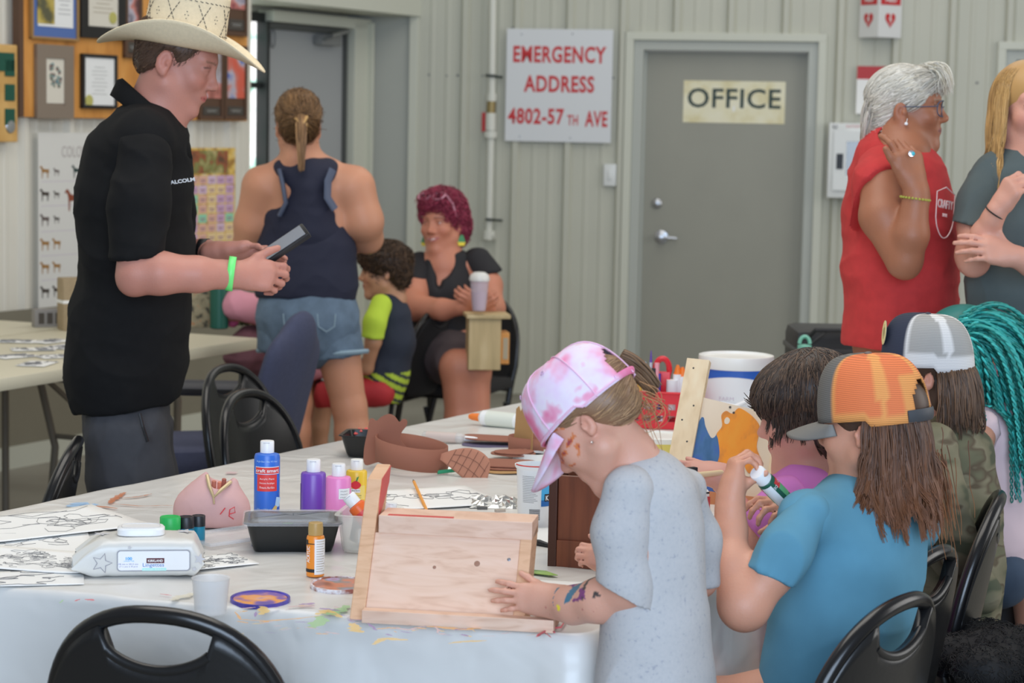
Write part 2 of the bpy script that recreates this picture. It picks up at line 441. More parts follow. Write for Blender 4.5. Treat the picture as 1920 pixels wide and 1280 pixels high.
 # ------------------------------------------------------------------ building people
SKIN=lambda name, c:mat('skin_'+name,c,rough=0.5,attr=True,sss=0.12,bump=0.12,bscale=220,k=1.0)
def headM(o,yaw,pitch=0,roll=0):
 y, p, r=yaw*D2R, pitch*D2R, roll*D2R
 f=V3(math.sin(y)*math.cos(p),math.cos(y)*math.cos(p),-math.sin(p))
 rt=V3(math.cos(y),-math.sin(y),0);up=np.cross(rt,f)
 rt2=rt*math.cos(r)+up*math.sin(r);up2=np.cross(rt2,f)
 return frame(rt2,f,up2,o)
def lp(M,x,y,z):
 v=M@Vector((x,y,z));return np.array(v)
class Body:
 def __init__(s):s.sd=SD();s.heads=[];s.extra=[];s.spots=[]
 def L(s,pts,k=0.02,n=None,f=1.0):
  """limb through pixel stations (px, py, Y, radius in px)"""
  s.sd.chain([(P(a,b,c),m(r,c))for a,b,c,r in pts],k,n,f);return s
 def head(s,o,yaw,pitch=0,roll=0,sc=(1,1,1),child=False,smile=0.0,neck=True,ears=True,fat=0.0,gaze=0.0,lips=1.0):
  M=headM(o,yaw,pitch,roll);sx, sy, sz=sc
  R=np.array(M.to_3x3()).T;g=(sx+sy+sz)/3
  W=lambda x, y, z:lp(M,x*sx,y*sy,z*sz)
  def E(c,r,k=0.012,op='u',rot=None):
   RR=R if rot is None else rot@R
   s.sd.ell(W(*c),(r[0]*sx,r[1]*sy,r[2]*sz),RR,k,op)
  def C(a,b,ra,rb,k=0.012,op='u'):s.sd.cone(W(*a),W(*b),ra*g,rb*g,k,op=op)
  cw=1.0
  E((0,-0.012,0.045),(0.074*cw,0.096*cw,0.08*cw))
  E((0,0.03,-0.022),((0.058+fat)*cw,0.058,0.072),0.03)
  for q in(-1,1):
   C((q*0.052,0.0,-0.055),(q*0.012,0.062,-0.095),0.02+fat,0.015,0.03)
   C((q*0.012,0.078,0.036),(q*0.04,0.066,0.034),0.011,0.01,0.018)
   E((q*0.037,0.058,-0.02),(0.022+fat,0.022,0.022),0.025)
   E((q*0.0125,0.094,-0.027),(0.0075,0.009,0.0065),0.008)
   E((q*0.032,0.088,0.014),(0.016,0.012,0.012),0.014,'s')
   E((q*0.032,0.068,0.013),(0.0145,0.0145,0.0135),0.004)
   C((q*0.019,0.079,0.014),(q*0.032,0.0835,0.021),0.003,0.0032,0.004);C((q*0.032,0.0835,0.021),(q*0.046,0.073,0.015),0.0032,0.003,0.004)
   C((q*0.019,0.079,0.012),(q*0.032,0.081,0.005),0.0028,0.003,0.004);C((q*0.032,0.081,0.005),(q*0.046,0.073,0.011),0.003,0.0028,0.004)
   if ears:
    e_=0.7 if child else 1.0
    E((q*0.077,-0.016,-0.006),(0.009,0.019*e_,0.031*e_),0.004)
    E((q*0.086,-0.012,-0.002),(0.007,0.011*e_,0.02*e_),0.004,'s')
    E((q*0.082,-0.006,-0.006),(0.005,0.005,0.008),0.003)
    E((q*0.079,-0.009,-0.006-0.024*e_),(0.006,0.009*e_,0.011*e_),0.005)
  C((0,0.083,0.022),(0,0.101,-0.018),0.0075,0.0105,0.014)
  E((0,0.104,-0.021),(0.0105,0.0105,0.0095),0.008)
  E((0,0.075,-0.1),(0.02,0.016,0.016),0.02)
  w=0.022+0.008*smile
  E((0,0.078,-0.058),(0.024,0.014,0.018),0.02)
  for q in(-1,1):
   C((0,0.0925,-0.0525),(q*w,0.078,-0.056+0.006*smile),0.0048*lips,0.0025,0.005)
   C((0,0.0905,-0.062),(q*w,0.078,-0.057+0.006*smile),0.006*lips,0.0025,0.005)
  if neck:C((0,-0.02,-0.05),(0,-0.045,-0.12),0.052,0.052,0.03)
  for q in(-1,1):
   s.extra.append((W(q*0.032,0.0695,0.013),0.0135*g,M,gaze))
  s.heads.append((M,np.array(sc),smile))
  s.M=M;s.sc=sc
  return M
 def hand(s,wrist,d,n,size=1.0,thumb=1,curl=((15,20,15),)*4,spread=6,tdir=None,tcurl=(15,20),k=0.006,bend=0,rw=0.024):
  """d: toward the fingers, n: back of the hand, thumb side = d x n * thumb"""
  d=unit(d);n=unit(n-d*np.dot(n,d))if True else n;sdv=np.cross(d,n)*thumb
  z=size;w=np.array(wrist,float)
  kn=[]
  offs=(0.030,0.010,-0.010,-0.029);lens=((0.044,0.026,0.02),(0.048,0.030,0.021),(0.045,0.028,0.02),(0.035,0.021,0.018));pl=(0.088,0.092,0.088,0.08)
  s.tips=[]
  for i in range(4):
   K=w+d*pl[i]*z+sdv*offs[i]*z+n*(0.004-0.003*abs(i-1))*z
   s.sd.cone(w+sdv*offs[i]*0.5*z,K,rw*0.62*z,0.0125*z,0.014*z)
   s.sd.cone(w+d*0.03*z+sdv*offs[i]*0.8*z-n*0.008*z,K-n*0.006*z-d*0.012*z,0.013*z,0.011*z,0.014*z)
   a=0;p=K;sp=(1.5-i)*spread*D2R
   dd=unit(d*math.cos(sp)+sdv*math.sin(sp));r=0.0098 if i<3 else 0.0085
   for j in range(3):
    a+=curl[i][j]*D2R
    e=dd*math.cos(a)-n*math.sin(a);q=p+e*lens[i][j]*z
    s.sd.cone(p,q,r*z,(r-0.0008)*z,k*z if j else 0.006*z);p=q;r-=0.0008
   s.tips.append(p)
  b=w+d*0.022*z+sdv*0.02*z-n*0.006*z
  td=unit(tdir if tdir is not None else d*0.75+sdv*0.6-n*0.25)
  q=b+td*0.046*z;s.sd.cone(b,q,0.0155*z,0.0125*z,0.014*z)
  td2=unit(td+d*math.tan(tcurl[0]*D2R));q2=q+td2*0.034*z;s.sd.cone(q,q2,0.0118*z,0.0105*z,0.006*z)
  td3=unit(td2+d*math.tan(tcurl[1]*D2R));q3=q2+td3*0.026*z;s.sd.cone(q2,q3,0.0105*z,0.009*z,0.005*z)
  s.tips.append(q3);s.sd.cone(w-d*0.03*z,w+d*0.03*z,rw*z*0.95,rw*z*0.85,0.02,n=sdv,f=1.25)
  return s
 def finish(s,parent,skin,h=0.0045,brow=(80,60,45),lip=None,blush=0.25,iris=(70,95,120),extra_paint=None,name='body',sm=1,freck=None):
  V, F=s.sd.mesh(h);V=relax(V,F,sm,0.4)
  base=np.array(rgb(*skin,1.12));C=np.tile(base,(len(V),1))
  C*=(1+0.05*snoise(V*30,3))[:,None]
  red=np.array([1.0,0.62,0.58])
  lipc=np.array(rgb(*(lip or(skin[0]-12,skin[1]*0.74,skin[2]*0.78)),1.12))
  browc=np.array(rgb(*brow,1.1))
  for M, sc, smile in s.heads:
   q=xf(V,M.inverted())/sc
   ax=np.abs(q[:,0]);x, y, z=q[:,0], q[:,1], q[:,2]
   g=lambda cx, cy, cz, rx, ry, rz:np.exp(-(((ax-cx)/rx)**2+((y-cy)/ry)**2+((z-cz)/rz)**2))
   bl=blush*(g(0.042,0.07,-0.022,0.022,0.03,0.018)+0.7*g(0,0.11,-0.02,0.014,0.015,0.014)+0.8*g(0.08,-0.015,-0.005,0.012,0.025,0.035))
   C*=1-np.clip(bl,0,1)[:,None]*(1-red)
   w=0.022+0.008*smile;zc=-0.0572+0.006*smile*(ax/w)**2
   t=np.clip((w+0.003-ax)/0.004,0,1)*np.clip((0.0095*(1-0.6*(ax/w)**2)-np.abs(z-zc))/0.003,0,1)*(y>0.07)
   C=C*(1-t[:,None])+lipc*t[:,None]
   if smile>0.5:
    t2=(np.abs(z-zc)<0.0022)&(ax<0.017)&(y>0.08);C[t2]=rgb(215,205,195)
   else:
    t2=(np.abs(z-zc)<0.0012)&(ax<w)&(y>0.078);C[t2]*=0.5
   t=np.clip((0.0035-np.abs(z-(0.0345-6*(ax-0.032)**2)))/0.002,0,1)*(ax>0.013)*(ax<0.05)*(y>0.055)*0.75
   C=C*(1-t[:,None])+browc*t[:,None]
   t=g(0.032,0.08,0.013,0.014,0.02,0.010)*(y>0.06)*0.25
   C*=1-t[:,None]*np.array([0.6,0.75,0.7])
   t=(np.abs(z-0.0185-0.002+12*(ax-0.032)**2)<0.0022)&(ax>0.017)&(ax<0.048)&(y>0.07)
   C[t]=C[t]*0.35
  if extra_paint:C=extra_paint(V,C)
  parts=[(V,F,C)]
  for c, r, M, gaze in s.extra:
   u=np.linspace(0,math.pi,11);v=np.linspace(0,2*math.pi,17)[:-1]
   U, W=np.meshgrid(u,v,indexing='ij')
   lo=np.stack([np.sin(U)*np.cos(W),np.cos(U),np.sin(U)*np.sin(W)],-1).reshape(-1,3)
   ga=gaze*D2R;Rg=np.array([[math.cos(ga),math.sin(ga),0],[-math.sin(ga),math.cos(ga),0],[0,0,1]])
   ev=xf(lo@Rg.T*r,Matrix(np.array(M)).to_3x3().to_4x4())+c
   ec=np.tile(rgb(215,212,208,1.0),(len(lo),1));an=U.ravel()
   ec[an<0.55]=rgb(*iris,1.0);ec[an<0.22]=(0.01,0.01,0.01)
   ef=np.array([[i*16+j,(i+1)*16+j,(i+1)*16+(j+1)%16,i*16+(j+1)%16]for i in range(10)for j in range(16)])
   parts.append((ev,ef,ec))
  V2, F2, C2=join(parts)
  o=npmesh(name,V2,F2,SKIN('tone',skin),parent,colors=np.clip(C2,0,1))
  return o
def garment(sds,name,material,parent,h=0.006,fold=0.004,ff=(18,18,9),seed=1,colors=None,sm=2):
 parts=[]
 for i, sd in enumerate(sds):
  V, F=sd.mesh(h);V=relax(V,F,sm)
  N=vnormals(V,F)
  if fold:
   q=V*np.array(ff)+i*3.1
   a_=snoise(q,seed);b_=snoise(q*1.9,seed+5);w=0.7*a_+1.1*(0.45-np.sqrt(np.abs(a_+0.5*b_)+0.02))+0.5*(0.4-np.sqrt(np.abs(b_-0.4*a_)+0.02))+0.12*snoise(q*5,seed+9)+0.45
   V=V+N*(w*fold)[:,None]
  parts.append((V,F,colors(V)if colors else np.ones((len(V),3))*0.5))
 V, F, C=join(parts)
 return npmesh(name,V,F,material,parent,colors=C if colors else None)
def gsd(stations,k=0.03,n=None,f=1.0,hem=None,hollow=None):
 """garment piece through pixel stations; hem=(point, outward normal)"""
 s=SD();s.chain([(P(a,b,c),m(r,c))for a,b,c,r in stations],k,n,f)
 if hem is not None:s.cut(*hem)
 if False:
  s.chain([(P(a,b,c),m(r,c))for a,b,c,r in hollow],0.004,n,f,op='s')
 return s
def tubes(paths,r0,r1=None,seg=4):
 """paths (n, k, 3) -> tapered tubes as one mesh (V, F)"""
 n, k, _=paths.shape;r1=r0*0.35 if r1 is None else r1
 T=np.gradient(paths,axis=1);T/=np.linalg.norm(T,axis=2,keepdims=True)+1e-9
 up=np.array([0.31,0.2,0.93]);A=np.cross(T,up);A/=np.linalg.norm(A,axis=2,keepdims=True)+1e-9
 B=np.cross(T,A);t=np.linspace(0,1,k)
 R=(r0*np.ones(n)[:,None]*(1-t**2)+r1*t**2)[...,None]
 rings=[]
 for j in range(seg):
  a=2*math.pi*j/seg;rings.append(paths+(A*math.cos(a)+B*math.sin(a))*R)
 V=np.stack(rings,2).reshape(-1,3)
 i=np.arange(n)[:,None,None]*k*seg;q=np.arange(k-1)[None,:,None]*seg;j=np.arange(seg)[None,None,:];l=(j+1)%seg
 F=np.stack([i+q+j,i+q+l,i+q+seg+l,i+q+seg+j],-1).reshape(-1,4)
 return V, F
def hair_mesh(parts,name,mt,parent):
 """parts: (V, F, base color list, variation) -> one coloured mesh"""
 out=[]
 for V, F, c in parts:out.append((V,F,c))
 V, F, C=join(out)
 return npmesh(name,V,F,mt,parent,colors=np.clip(C,0,1))
HAIR=lambda:mat('hair',(90,70,55),rough=0.42,attr=True,spec=0.4)
def strand_cols(n,k,seg,c0,c1,seed=0,tip=None,per=0.35):
 rs=np.random.RandomState(seed);a=np.array(rgb(*c0,1.1));b=np.array(rgb(*c1,1.1))
 t=rs.uniform(0,1,(n,1,1,1));C=a*(1-t)+b*t;C=C*(1+per*(rs.uniform(-1,1,(n,1,1,1))))
 C=np.tile(C,(1,k,seg,1))
 if tip is not None:
  w=(np.linspace(0,1,k)**1.8)[None,:,None,None];C=C*(1-w)+np.array(rgb(*tip,1.1))*w
 return C.reshape(-1,3)
def comb(V,N,n,length,dirfn,seed=0,lift=0.15,steps=6,keep=None):
 """short strands lying on a surface, following dirfn"""
 rs=np.random.RandomState(seed);idx=np.arange(len(V))
 if keep is not None:idx=idx[keep(V)]
 idx=rs.choice(idx,n);p=V[idx].copy();nn=N[idx]
 L=length*rs.uniform(0.6,1.3,(n,1));out=[p-nn*0.002]
 d=dirfn(p)+rs.normal(0,0.18,(n,3));d=d-nn*np.sum(d*nn,1,keepdims=True);d/=np.linalg.norm(d,axis=1,keepdims=True)+1e-9
 for i in range(1,steps):
  t=i/(steps-1)
  out.append(p+nn*(lift*L*(0.25+0.75*math.sin(t*2.2)))+d*L*t-nn*L*L*5.2*t*t)
 return np.stack(out,1)
def shell(M,sc,ops,cuts=(),h=0.005,world_cuts=()):
 """hair volume in head space: ops (center, radii) added, cuts subtracted"""
 sx, sy, sz=sc;R=np.array(M.to_3x3()).T;s=SD()
 for c, r in ops:s.ell(lp(M,c[0]*sx,c[1]*sy,c[2]*sz),(r[0]*sx,r[1]*sy,r[2]*sz),R,0.02)
 for c, r in cuts:s.ell(lp(M,c[0]*sx,c[1]*sy,c[2]*sz),(r[0]*sx,r[1]*sy,r[2]*sz),R,0.008,'s')
 for p, n in world_cuts:s.cut(p,n)
 V, F=s.mesh(h);V=relax(V,F,1);return V, F, vnormals(V,F)
def roughen(V,N,amp,fr,seed=0):
 return V+N*(amp*snoise(V*fr,seed))[:,None]
def hang(roots,steps,step,coll,d0,seed=0,wav=0.0,drift=(0,0,0),curl=0.0,stiff=0.75):
 rs=np.random.RandomState(seed);p=roots.copy();n=len(p);out=[p.copy()]
 d=d0/(np.linalg.norm(d0,axis=1,keepdims=True)+1e-9);ph=rs.uniform(0,6.28,(n,1));ax=rs.normal(size=(n,3))*[1,1,0.1]
 L=rs.uniform(0.72,1.08,(n,1))
 for i in range(steps):
  g=np.array([0,0,-1.0])+np.array(drift)+ax*wav*np.sin(ph+i*0.7)
  d=d*stiff+g*(1-stiff);d/=np.linalg.norm(d,axis=1,keepdims=True)
  p=p+d*step*L
  for c in coll:
   if c[0]=='e':
    q=(p-c[1])@c[3].T/c[2];l=np.linalg.norm(q,axis=1,keepdims=True);ins=l<1
    p=np.where(ins,c[1]+((q/(l+1e-9))*c[2])@c[3],p)
   else:
    a, b, ra, rb=c[1:];ba=b-a;t=np.clip(((p-a)@ba)/(ba@ba),0,1)[:,None]
    v=p-(a+ba*t);l=np.linalg.norm(v,axis=1,keepdims=True);r=ra+(rb-ra)*t
    p=np.where(l<r,a+ba*t+v/(l+1e-9)*r,p)
  out.append(p.copy())
 return np.stack(out,1)
def clump(PT,ng,pull=0.75,amp=0.006,waves=2.0,seed=0,flip=0.0,out=None):
 rs=np.random.RandomState(seed);n, k, _=PT.shape;g=rs.choice(n,ng,replace=False);G=PT[g];R=PT[:,0]
 near=np.argmin(((R[:,None]-G[None,:,0])**2).sum(-1)+rs.uniform(0,2e-4,(n,ng)),1)
 t=np.linspace(0,1,k)[None,:,None];W=pull*np.clip(t*1.5,0,1)**0.8
 ph=rs.uniform(0,6.28,(ng,1,1));dr=rs.normal(size=(ng,1,3))*[1,1,0.25];am=amp*rs.uniform(0.4,1.5,(ng,1,1))
 G2=G+dr*am*np.sin(t*6.28*waves+ph)*t
 if flip:G2=G2+(np.array(out)if out is not None else dr)*flip*np.clip(t-0.65,0,1)**1.5*rs.uniform(-0.3,1.3,(ng,1,1))*4
 return PT*(1-W)+G2[near]*W
def he(M,sc,c,r,pad=0.0):
 sc=np.array(sc);return('e',lp(M,*(np.array(c)*sc)),np.array(r)*sc+pad,np.array(M.to_3x3()).T)
 # ------------------------------------------------------------------ headwear
CAPV=30
def cap(parent,M,sc,colfn,brimcol,name='cap',opening=False,brim_len=0.075,brim_ang=12,material=None,rim_z=0.03,H=0.11,mesh_look=False,tilt=0,label=None,bw=0.076):
 """baseball cap in head space"""
 Mc=M@Matrix.Translation((0,-0.008*sc[1],rim_z*sc[2]))@Matrix.Rotation(tilt*D2R,4,'X')@Matrix.Diagonal((*sc,1))
 rx, ry=0.0875, 0.114
 V=[];C=[];nu, nv=72, 20
 def pt(t,v):
  a=t*2*math.pi;s_=math.cos(v*math.pi/2)**0.52;zz=math.sin(v*math.pi/2)**0.95
  fr=max(0,math.cos(a));x=rx*math.sin(a)*s_;y=ry*math.cos(a)*(s_ if math.cos(a)<0 else s_**0.85)
  return(x,y,H*zz*(1+0.03*fr)-(0.012 if math.cos(a)<-0.2 else 0)*(1-v)-0.004)
 for i in range(nu):
  for j in range(nv+1):V.append(pt(i/nu,j/nv));C.append(colfn(i/nu,j/nv))
 F=[]
 for i in range(nu):
  for j in range(nv):
   t, v=(i+0.5)/nu, (j+0.5)/nv
   if opening:
    da=abs(t-0.5)*2*math.pi
    if da<0.48 and v<0.42*math.sqrt(max(0,1-(da/0.48)**2)):continue
   l=(i+1)%nu
   F.append((i*(nv+1)+j,i*(nv+1)+j+1,l*(nv+1)+j+1,l*(nv+1)+j))
 V=xf(np.array(V),Mc)
 mt=material or mat('cap_cloth',(200,200,200),rough=0.85,attr=True,bump=0.25,bscale=500)
 o=npmesh(name,V,np.array(F)[:,::-1],mt,parent,colors=np.array(C))
 if label:o['label']=label
 md=o.modifiers.new('solid','SOLIDIFY');md.thickness=0.003;md.offset=1
 b=MB();V2=[];C2=[]
 nu2, nv2=28, 10
 for i in range(nu2+1):
  u=-1+2*i/nu2;a=u*62*D2R
  for j in range(nv2+1):
   v=j/nv2
   bx, by=rx*math.sin(a), ry*math.cos(a)
   ox=bw*math.sin(u*math.pi/2)*1.0;oy=ry*0.42+(brim_len+ry*0.58)*max(0,math.cos(u*math.pi/2))**0.72
   x=bx+(ox-bx)*v;y=by+(oy-by)*v
   z=0.002-0.026*(abs(x)/0.076)**2*(0.35+0.65*v)-math.tan(brim_ang*D2R)*max(0,y-ry*0.5)*0.8-0.006*v*v
   V2.append((x,y,z));C2.append(brimcol(u,v)if callable(brimcol)else brimcol)
 F2=[(i*(nv2+1)+j,(i+1)*(nv2+1)+j,(i+1)*(nv2+1)+j+1,i*(nv2+1)+j+1)for i in range(nu2)for j in range(nv2)]
 br=npmesh('brim',xf(np.array(V2),Mc),np.array(F2),mat('cap_cloth',attr=True),o,colors=np.array(C2))
 md=br.modifiers.new('solid','SOLIDIFY');md.thickness=0.0045;md.offset=0
 bt=MB();bt.lathe([(0.0085,0),(0.008,0.003),(0.004,0.005),(0,0.0055)],Mc@Matrix.Translation((0,0,H-0.005)),14)
 return o, Mc, bt, pt
 # ================================================================== 1. man in cowboy hat
def make_man():
 Y=5.22
 t=thing('person','man in black polo shirt and cream cowboy hat looking down at a tablet','person',(*P(235,700,Y)[:2],0))
 b=Body();sc=(0.98,1.03,0.97)
 M=b.head(P(331,118,Y+0.05),91,21,0,sc,neck=False)
 b.sd.cone(P(308,160,Y+0.05),P(280,245,Y+0.05),m(50,Y),m(58,Y),0.03,n=(0,1,0),f=0.95)
 b.sd.cone(P(312,175,Y+0.05),P(300,240,Y+0.05),m(40,Y),m(48,Y),0.02)
 b.L([(268,300,Y+0.05,66),(258,400,Y+0.05,82),(240,700,Y+0.05,82)],0.04,(0,1,0),1.5)
 # near arm
 b.L([(266,310,Y-0.13,36),(258,420,Y-0.19,38),(258,512,Y-0.22,39)],0.02)
 b.L([(258,514,Y-0.22,37),(300,512,Y-0.22,40),(370,514,Y-0.2,33),(440,514,Y-0.16,24)],0.015)
 b.sd.ell(P(248,528,Y-0.22),(m(24,Y),)*3,None,0.02)
 b.hand(P(442,515,Y-0.16),V3(0.93,0.25,-0.02),V3(0.15,-0.9,0.42),0.92,thumb=-1,
 curl=((22,38,30),(30,48,35),(38,58,40),(45,62,40)),spread=3,tdir=V3(0.72,0.3,0.62),tcurl=(20,25))
 # far arm
 b.L([(300,300,Y+0.25,42),(310,420,Y+0.28,40),(320,490,Y+0.28,34),(380,476,Y+0.18,26),(410,474,Y+0.13,22)],0.02)
 b.hand(P(412,474,Y+0.12),V3(0.96,-0.08,0.12),V3(-0.1,0.62,0.78),0.92,thumb=-1,
 curl=((8,14,10),(10,18,14),(14,22,16),(18,26,18)),spread=3,tdir=V3(0.85,-0.42,0.2),tcurl=(10,5))
 b.finish(t,(186,128,112),0.0042,brow=(110,80,62),blush=0.35,iris=(70,90,105))
 # hair
 ops=[((0,-0.014,0.045),(0.079,0.1,0.083)),((0,-0.05,-0.012),(0.062,0.05,0.05))]
 cuts=[((0,0.105,0.0),(0.1,0.092,0.09)),((0,0.03,-0.075),(0.12,0.088,0.078)),((0.085,-0.008,-0.006),(0.022,0.026,0.036)),((-0.085,-0.008,-0.006),(0.022,0.026,0.036)),((0,-0.02,-0.12),(0.1,0.12,0.055))]
 V, F, N=shell(M,sc,ops,cuts,0.0045)
 fw=-np.array(M.to_3x3())[:,1];dn=-np.array(M.to_3x3())[:,2]
 S=comb(V,N,2600,0.012,lambda p:np.tile(fw*0.5+dn,(len(p),1)),2,0.3,4)
 TV, TF=tubes(S,0.0008)
 hair_mesh([(V,F,np.tile(rgb(74,54,42),(len(V),1))),(TV,TF,strand_cols(2600,4,4,(62,45,34),(112,84,64),1))],'hair',HAIR(),t)
 # polo shirt
 lat=(0,1,0)
 body=gsd([(285,252,Y+0.05,55),(262,300,Y+0.05,92),(256,380,Y+0.05,102),(254,480,Y+0.05,100),(244,600,Y+0.05,101),(236,690,Y+0.05,101),(236,830,Y+0.05,99)],0.05,lat,1.42,
 hem=(P(235,762,Y),unit([0.12,0,-1])),hollow=[(232,770,Y+0.05,90),(232,840,Y+0.05,95)])
 body.cone(P(268,262,Y-0.1),P(268,262,Y+0.2),m(52,Y),m(52,Y),0.05)
 hn=unit(P(258,520,Y)-P(262,440,Y))
 sl=gsd([(270,292,Y-0.13,52),(260,380,Y-0.18,53),(258,560,Y-0.22,54)],0.03,hem=(P(258,484,Y-0.22),unit(hn+V3(0.12,0,0))))
 sl2=gsd([(290,290,Y+0.22,52),(308,380,Y+0.28,52),(314,520,Y+0.29,52)],0.03,hem=(P(318,462,Y+0.28),hn))
 sh=garment([body,sl,sl2],'polo_shirt',mat('black_knit',(17,17,18),rough=0.9,var=0.1,scale=40,spec=0.25),t,0.0065,0.008,(8,8,13),4)
 # collar: two rings around the neck
 mb=MB();rings=[]
 for c, hx, ly in(((290,200),(60,58),0.080),((288,212),(68,68),0.088),((283,238),(76,66),0.108)):
  rr=[]
  for i in range(40):
   a=2*math.pi*i/40;cx=c[0]+hx[0]*math.cos(a);cy=c[1]+hx[1]*math.cos(a)*0.9
   rr.append(tuple(P(cx,cy,Y+0.05+ly*math.sin(a))))
  rings.append(rr)
 mb.loft(rings,caps=False).build('collar',mat('black_knit'),sh,True,solid=0.004)
 mb=MB();mb.tube([P(303,246,Y-0.13),P(301,258,Y-0.135),P(300,273,Y-0.14)],0.0015);mb.tube([P(160,273,Y-0.02),P(166,281,Y-0.05),P(170,284,Y-0.06)],0.0015)
 mb.build('piping',mat('white_thread',(215,215,215)),sh)
 x=unit([0.9,-0.35,0.15]);n=unit([0.42,-0.9,0.05]);yv=np.cross(n,x)
 lettering('MALCOLM',0.017,frame(x,yv,n,P(338,340,Y-0.16)),mat('white_thread'),sh,bold=0.0006)
 # trousers
 tr=SD();tr.chain([(P(232,715,Y+0.05),m(84,Y)),(P(234,800,Y+0.05),m(86,Y))],0.05,lat,1.2)
 for dy, dx in((-0.045,0),(0.17,12)):
  tr.chain([(P(236+dx,810,Y+dy),m(78,Y)),(P(246+dx,900,Y+dy),m(76,Y)),(P(252+dx,1090,Y+dy),m(56,Y)),(P(252+dx,1330,Y+dy),m(44,Y)),(P(252+dx,1385,Y+dy),m(44,Y))],0.03)
 g=garment([tr],'trousers',mat('charcoal_twill',(58,58,62),rough=0.8,var=0.06,scale=60),t,0.008,0.007,(16,16,8),8)
 mb=MB();pts=[P(262,775,Y-0.155),P(268,800,Y-0.16),(P(277,828,Y-0.158))]
 mb.tube(pts,0.004,6);mb.build('pocket_zip',mat('zip_black',(20,20,22),rough=0.3),g)
 for dy in(-0.09,0.19):
  p=P(256,1400,Y+dy);s=SD();s.cone((p[0]-0.05,p[1],0.045),(p[0]+0.14,p[1]-0.02,0.035),0.045,0.035,0.02);s.cut((0,0,0.0),(0,0,-1))
  garment([s],'shoe',mat('shoe_brown',(80,60,45)),t,0.008,0)
  # wristband and watch
 def band(c,ax,r,w,name,mt,yz=1.15):
  mb=MB();ax=unit(ax);u=unit(np.cross(ax,(0,1,0)));v=np.cross(ax,u)
  rings=[[tuple(np.array(c)+ax*s_+(u*math.cos(a)*r*yz+v*math.sin(a)*r))for a in[2*math.pi*i/30 for i in range(30)]]for s_ in(-w/2,0,w/2)]
  return mb.loft(rings,caps=False).build(name,mt,t,True,solid=0.002)
 band(P(433,513,Y-0.165),V3(0.97,0.1,-0.12),m(27,Y),0.017,'wristband',mat('neon_green',(110,235,120),rough=0.4))
 wt=band(P(384,475,Y+0.17),V3(0.97,-0.2,0.05),m(28,Y),0.022,'watch',mat('black_rubber',(22,22,24),rough=0.5),1.0)
 # cowboy hat
 H=headM(P(343,88,Y+0.05),91,9)
 straw=mat('straw',(220,204,172),rough=0.75,bump=0.25,bscale=420,k=1.1,var=0.04,scale=120)
 V=[];nu, nv=96, 26
 def brim(a,v):
  ca, sa=math.cos(a), math.sin(a) # ca: front/back, sa: side
  r0=(0.078,0.102);r1=(0.150,0.208)
  x=sa*(r0[0]+(r1[0]-r0[0])*v);y=ca*(r0[1]+(r1[1]-r0[1])*v)
  z=0.058*(sa**2)*v**1.7-0.026*(ca**2)*v**1.5
  x*=1-0.10*v*sa**2
  return(x,y,z)
 mb=MB();V=[brim(2*math.pi*i/nu,j/12)for i in range(nu)for j in range(13)]
 F=[(i*13+j,((i+1)%nu)*13+j,((i+1)%nu)*13+j+1,i*13+j+1)for i in range(nu)for j in range(12)]
 def crown(a,v):
  ca, sa=math.cos(a), math.sin(a);k=1-0.10*v-0.9*max(0,v-0.8)**1.4*3.0
  x=sa*0.078*k;y=ca*0.102*(1-0.06*v-0.9*max(0,v-0.8)**1.4*3)
  z=0.142*min(1,v/0.86)+0.004*math.sin(min(1,v)*3.1)
  if v>0.8:z-=0.035*((v-0.8)/0.2)**1.2*(1-0.4*abs(sa))
  return(x,y,z)
 hat=mb.add(V,F,H).build('cowboy_hat',straw,t,True,solid=0.003,edge_split=False)
 hat['label']='cream straw cowboy hat'
 V=[crown(2*math.pi*i/nu,j/20)for i in range(nu)for j in range(21)]
 F=[(i*21+j,((i+1)%nu)*21+j,((i+1)%nu)*21+j+1,i*21+j+1)for i in range(nu)for j in range(20)]
 MB().add(V,F,H).build('crown',straw,hat,True,edge_split=False)
 mb=MB()
 def cp(a,v):x, y, z=crown(a,v);return tuple(H@Vector((x*1.012,y*1.012,z)))
 for v0 in(0.22,0.66):
  for i in range(90):
   if i%2==0:mb.tube([cp(2*math.pi*i/90,v0),cp(2*math.pi*(i+1.1)/90,v0+0.012)],0.0009,5)
 for q in range(8):
  a0=2*math.pi*(q+0.35)/8
  for s_ in(-1,1):
   for e in range(7):
    u0=-1+2*e/7;mb.tube([cp(a0+s_*u0*0.17,0.44+u0*0.19),cp(a0+s_*(u0+0.2)*0.17,0.44+(u0+0.2)*0.19)],0.0009,5)
  for da, dv in((0.36,0),(0.40,0.05),(0.40,-0.05),(0.44,0)):
   mb.tube([cp(a0+da,0.44+dv),cp(a0+da+0.025,0.44+dv)],0.0009,5)
 mb.build('stitched_band',mat('dark_thread',(60,52,48)),hat)
make_man()
# the phone / tablet he holds
def make_phone():
 Y=5.17;c=P(532,460,Y)
 l=unit([0.80,0.12,0.56]);n=unit(np.array([-0.5,-0.42,0.78]));n=unit(n-l*np.dot(n,l));w=np.cross(n,l)
 t=thing('tablet','small black tablet held in the hands of the man in cowboy hat','tablet',c)
 M=frame(l,w,n,c)
 MB().box((0,0,0),(0.135,0.075,0.014),M,0.004).build('case',mat('tablet_black',(28,28,30),rough=0.35),t,True)
 MB().box((0,0,0.0073),(0.118,0.062,0.001),M).build('screen',mat('tablet_screen',(120,125,135),rough=0.12,spec=0.8),t)
make_phone()
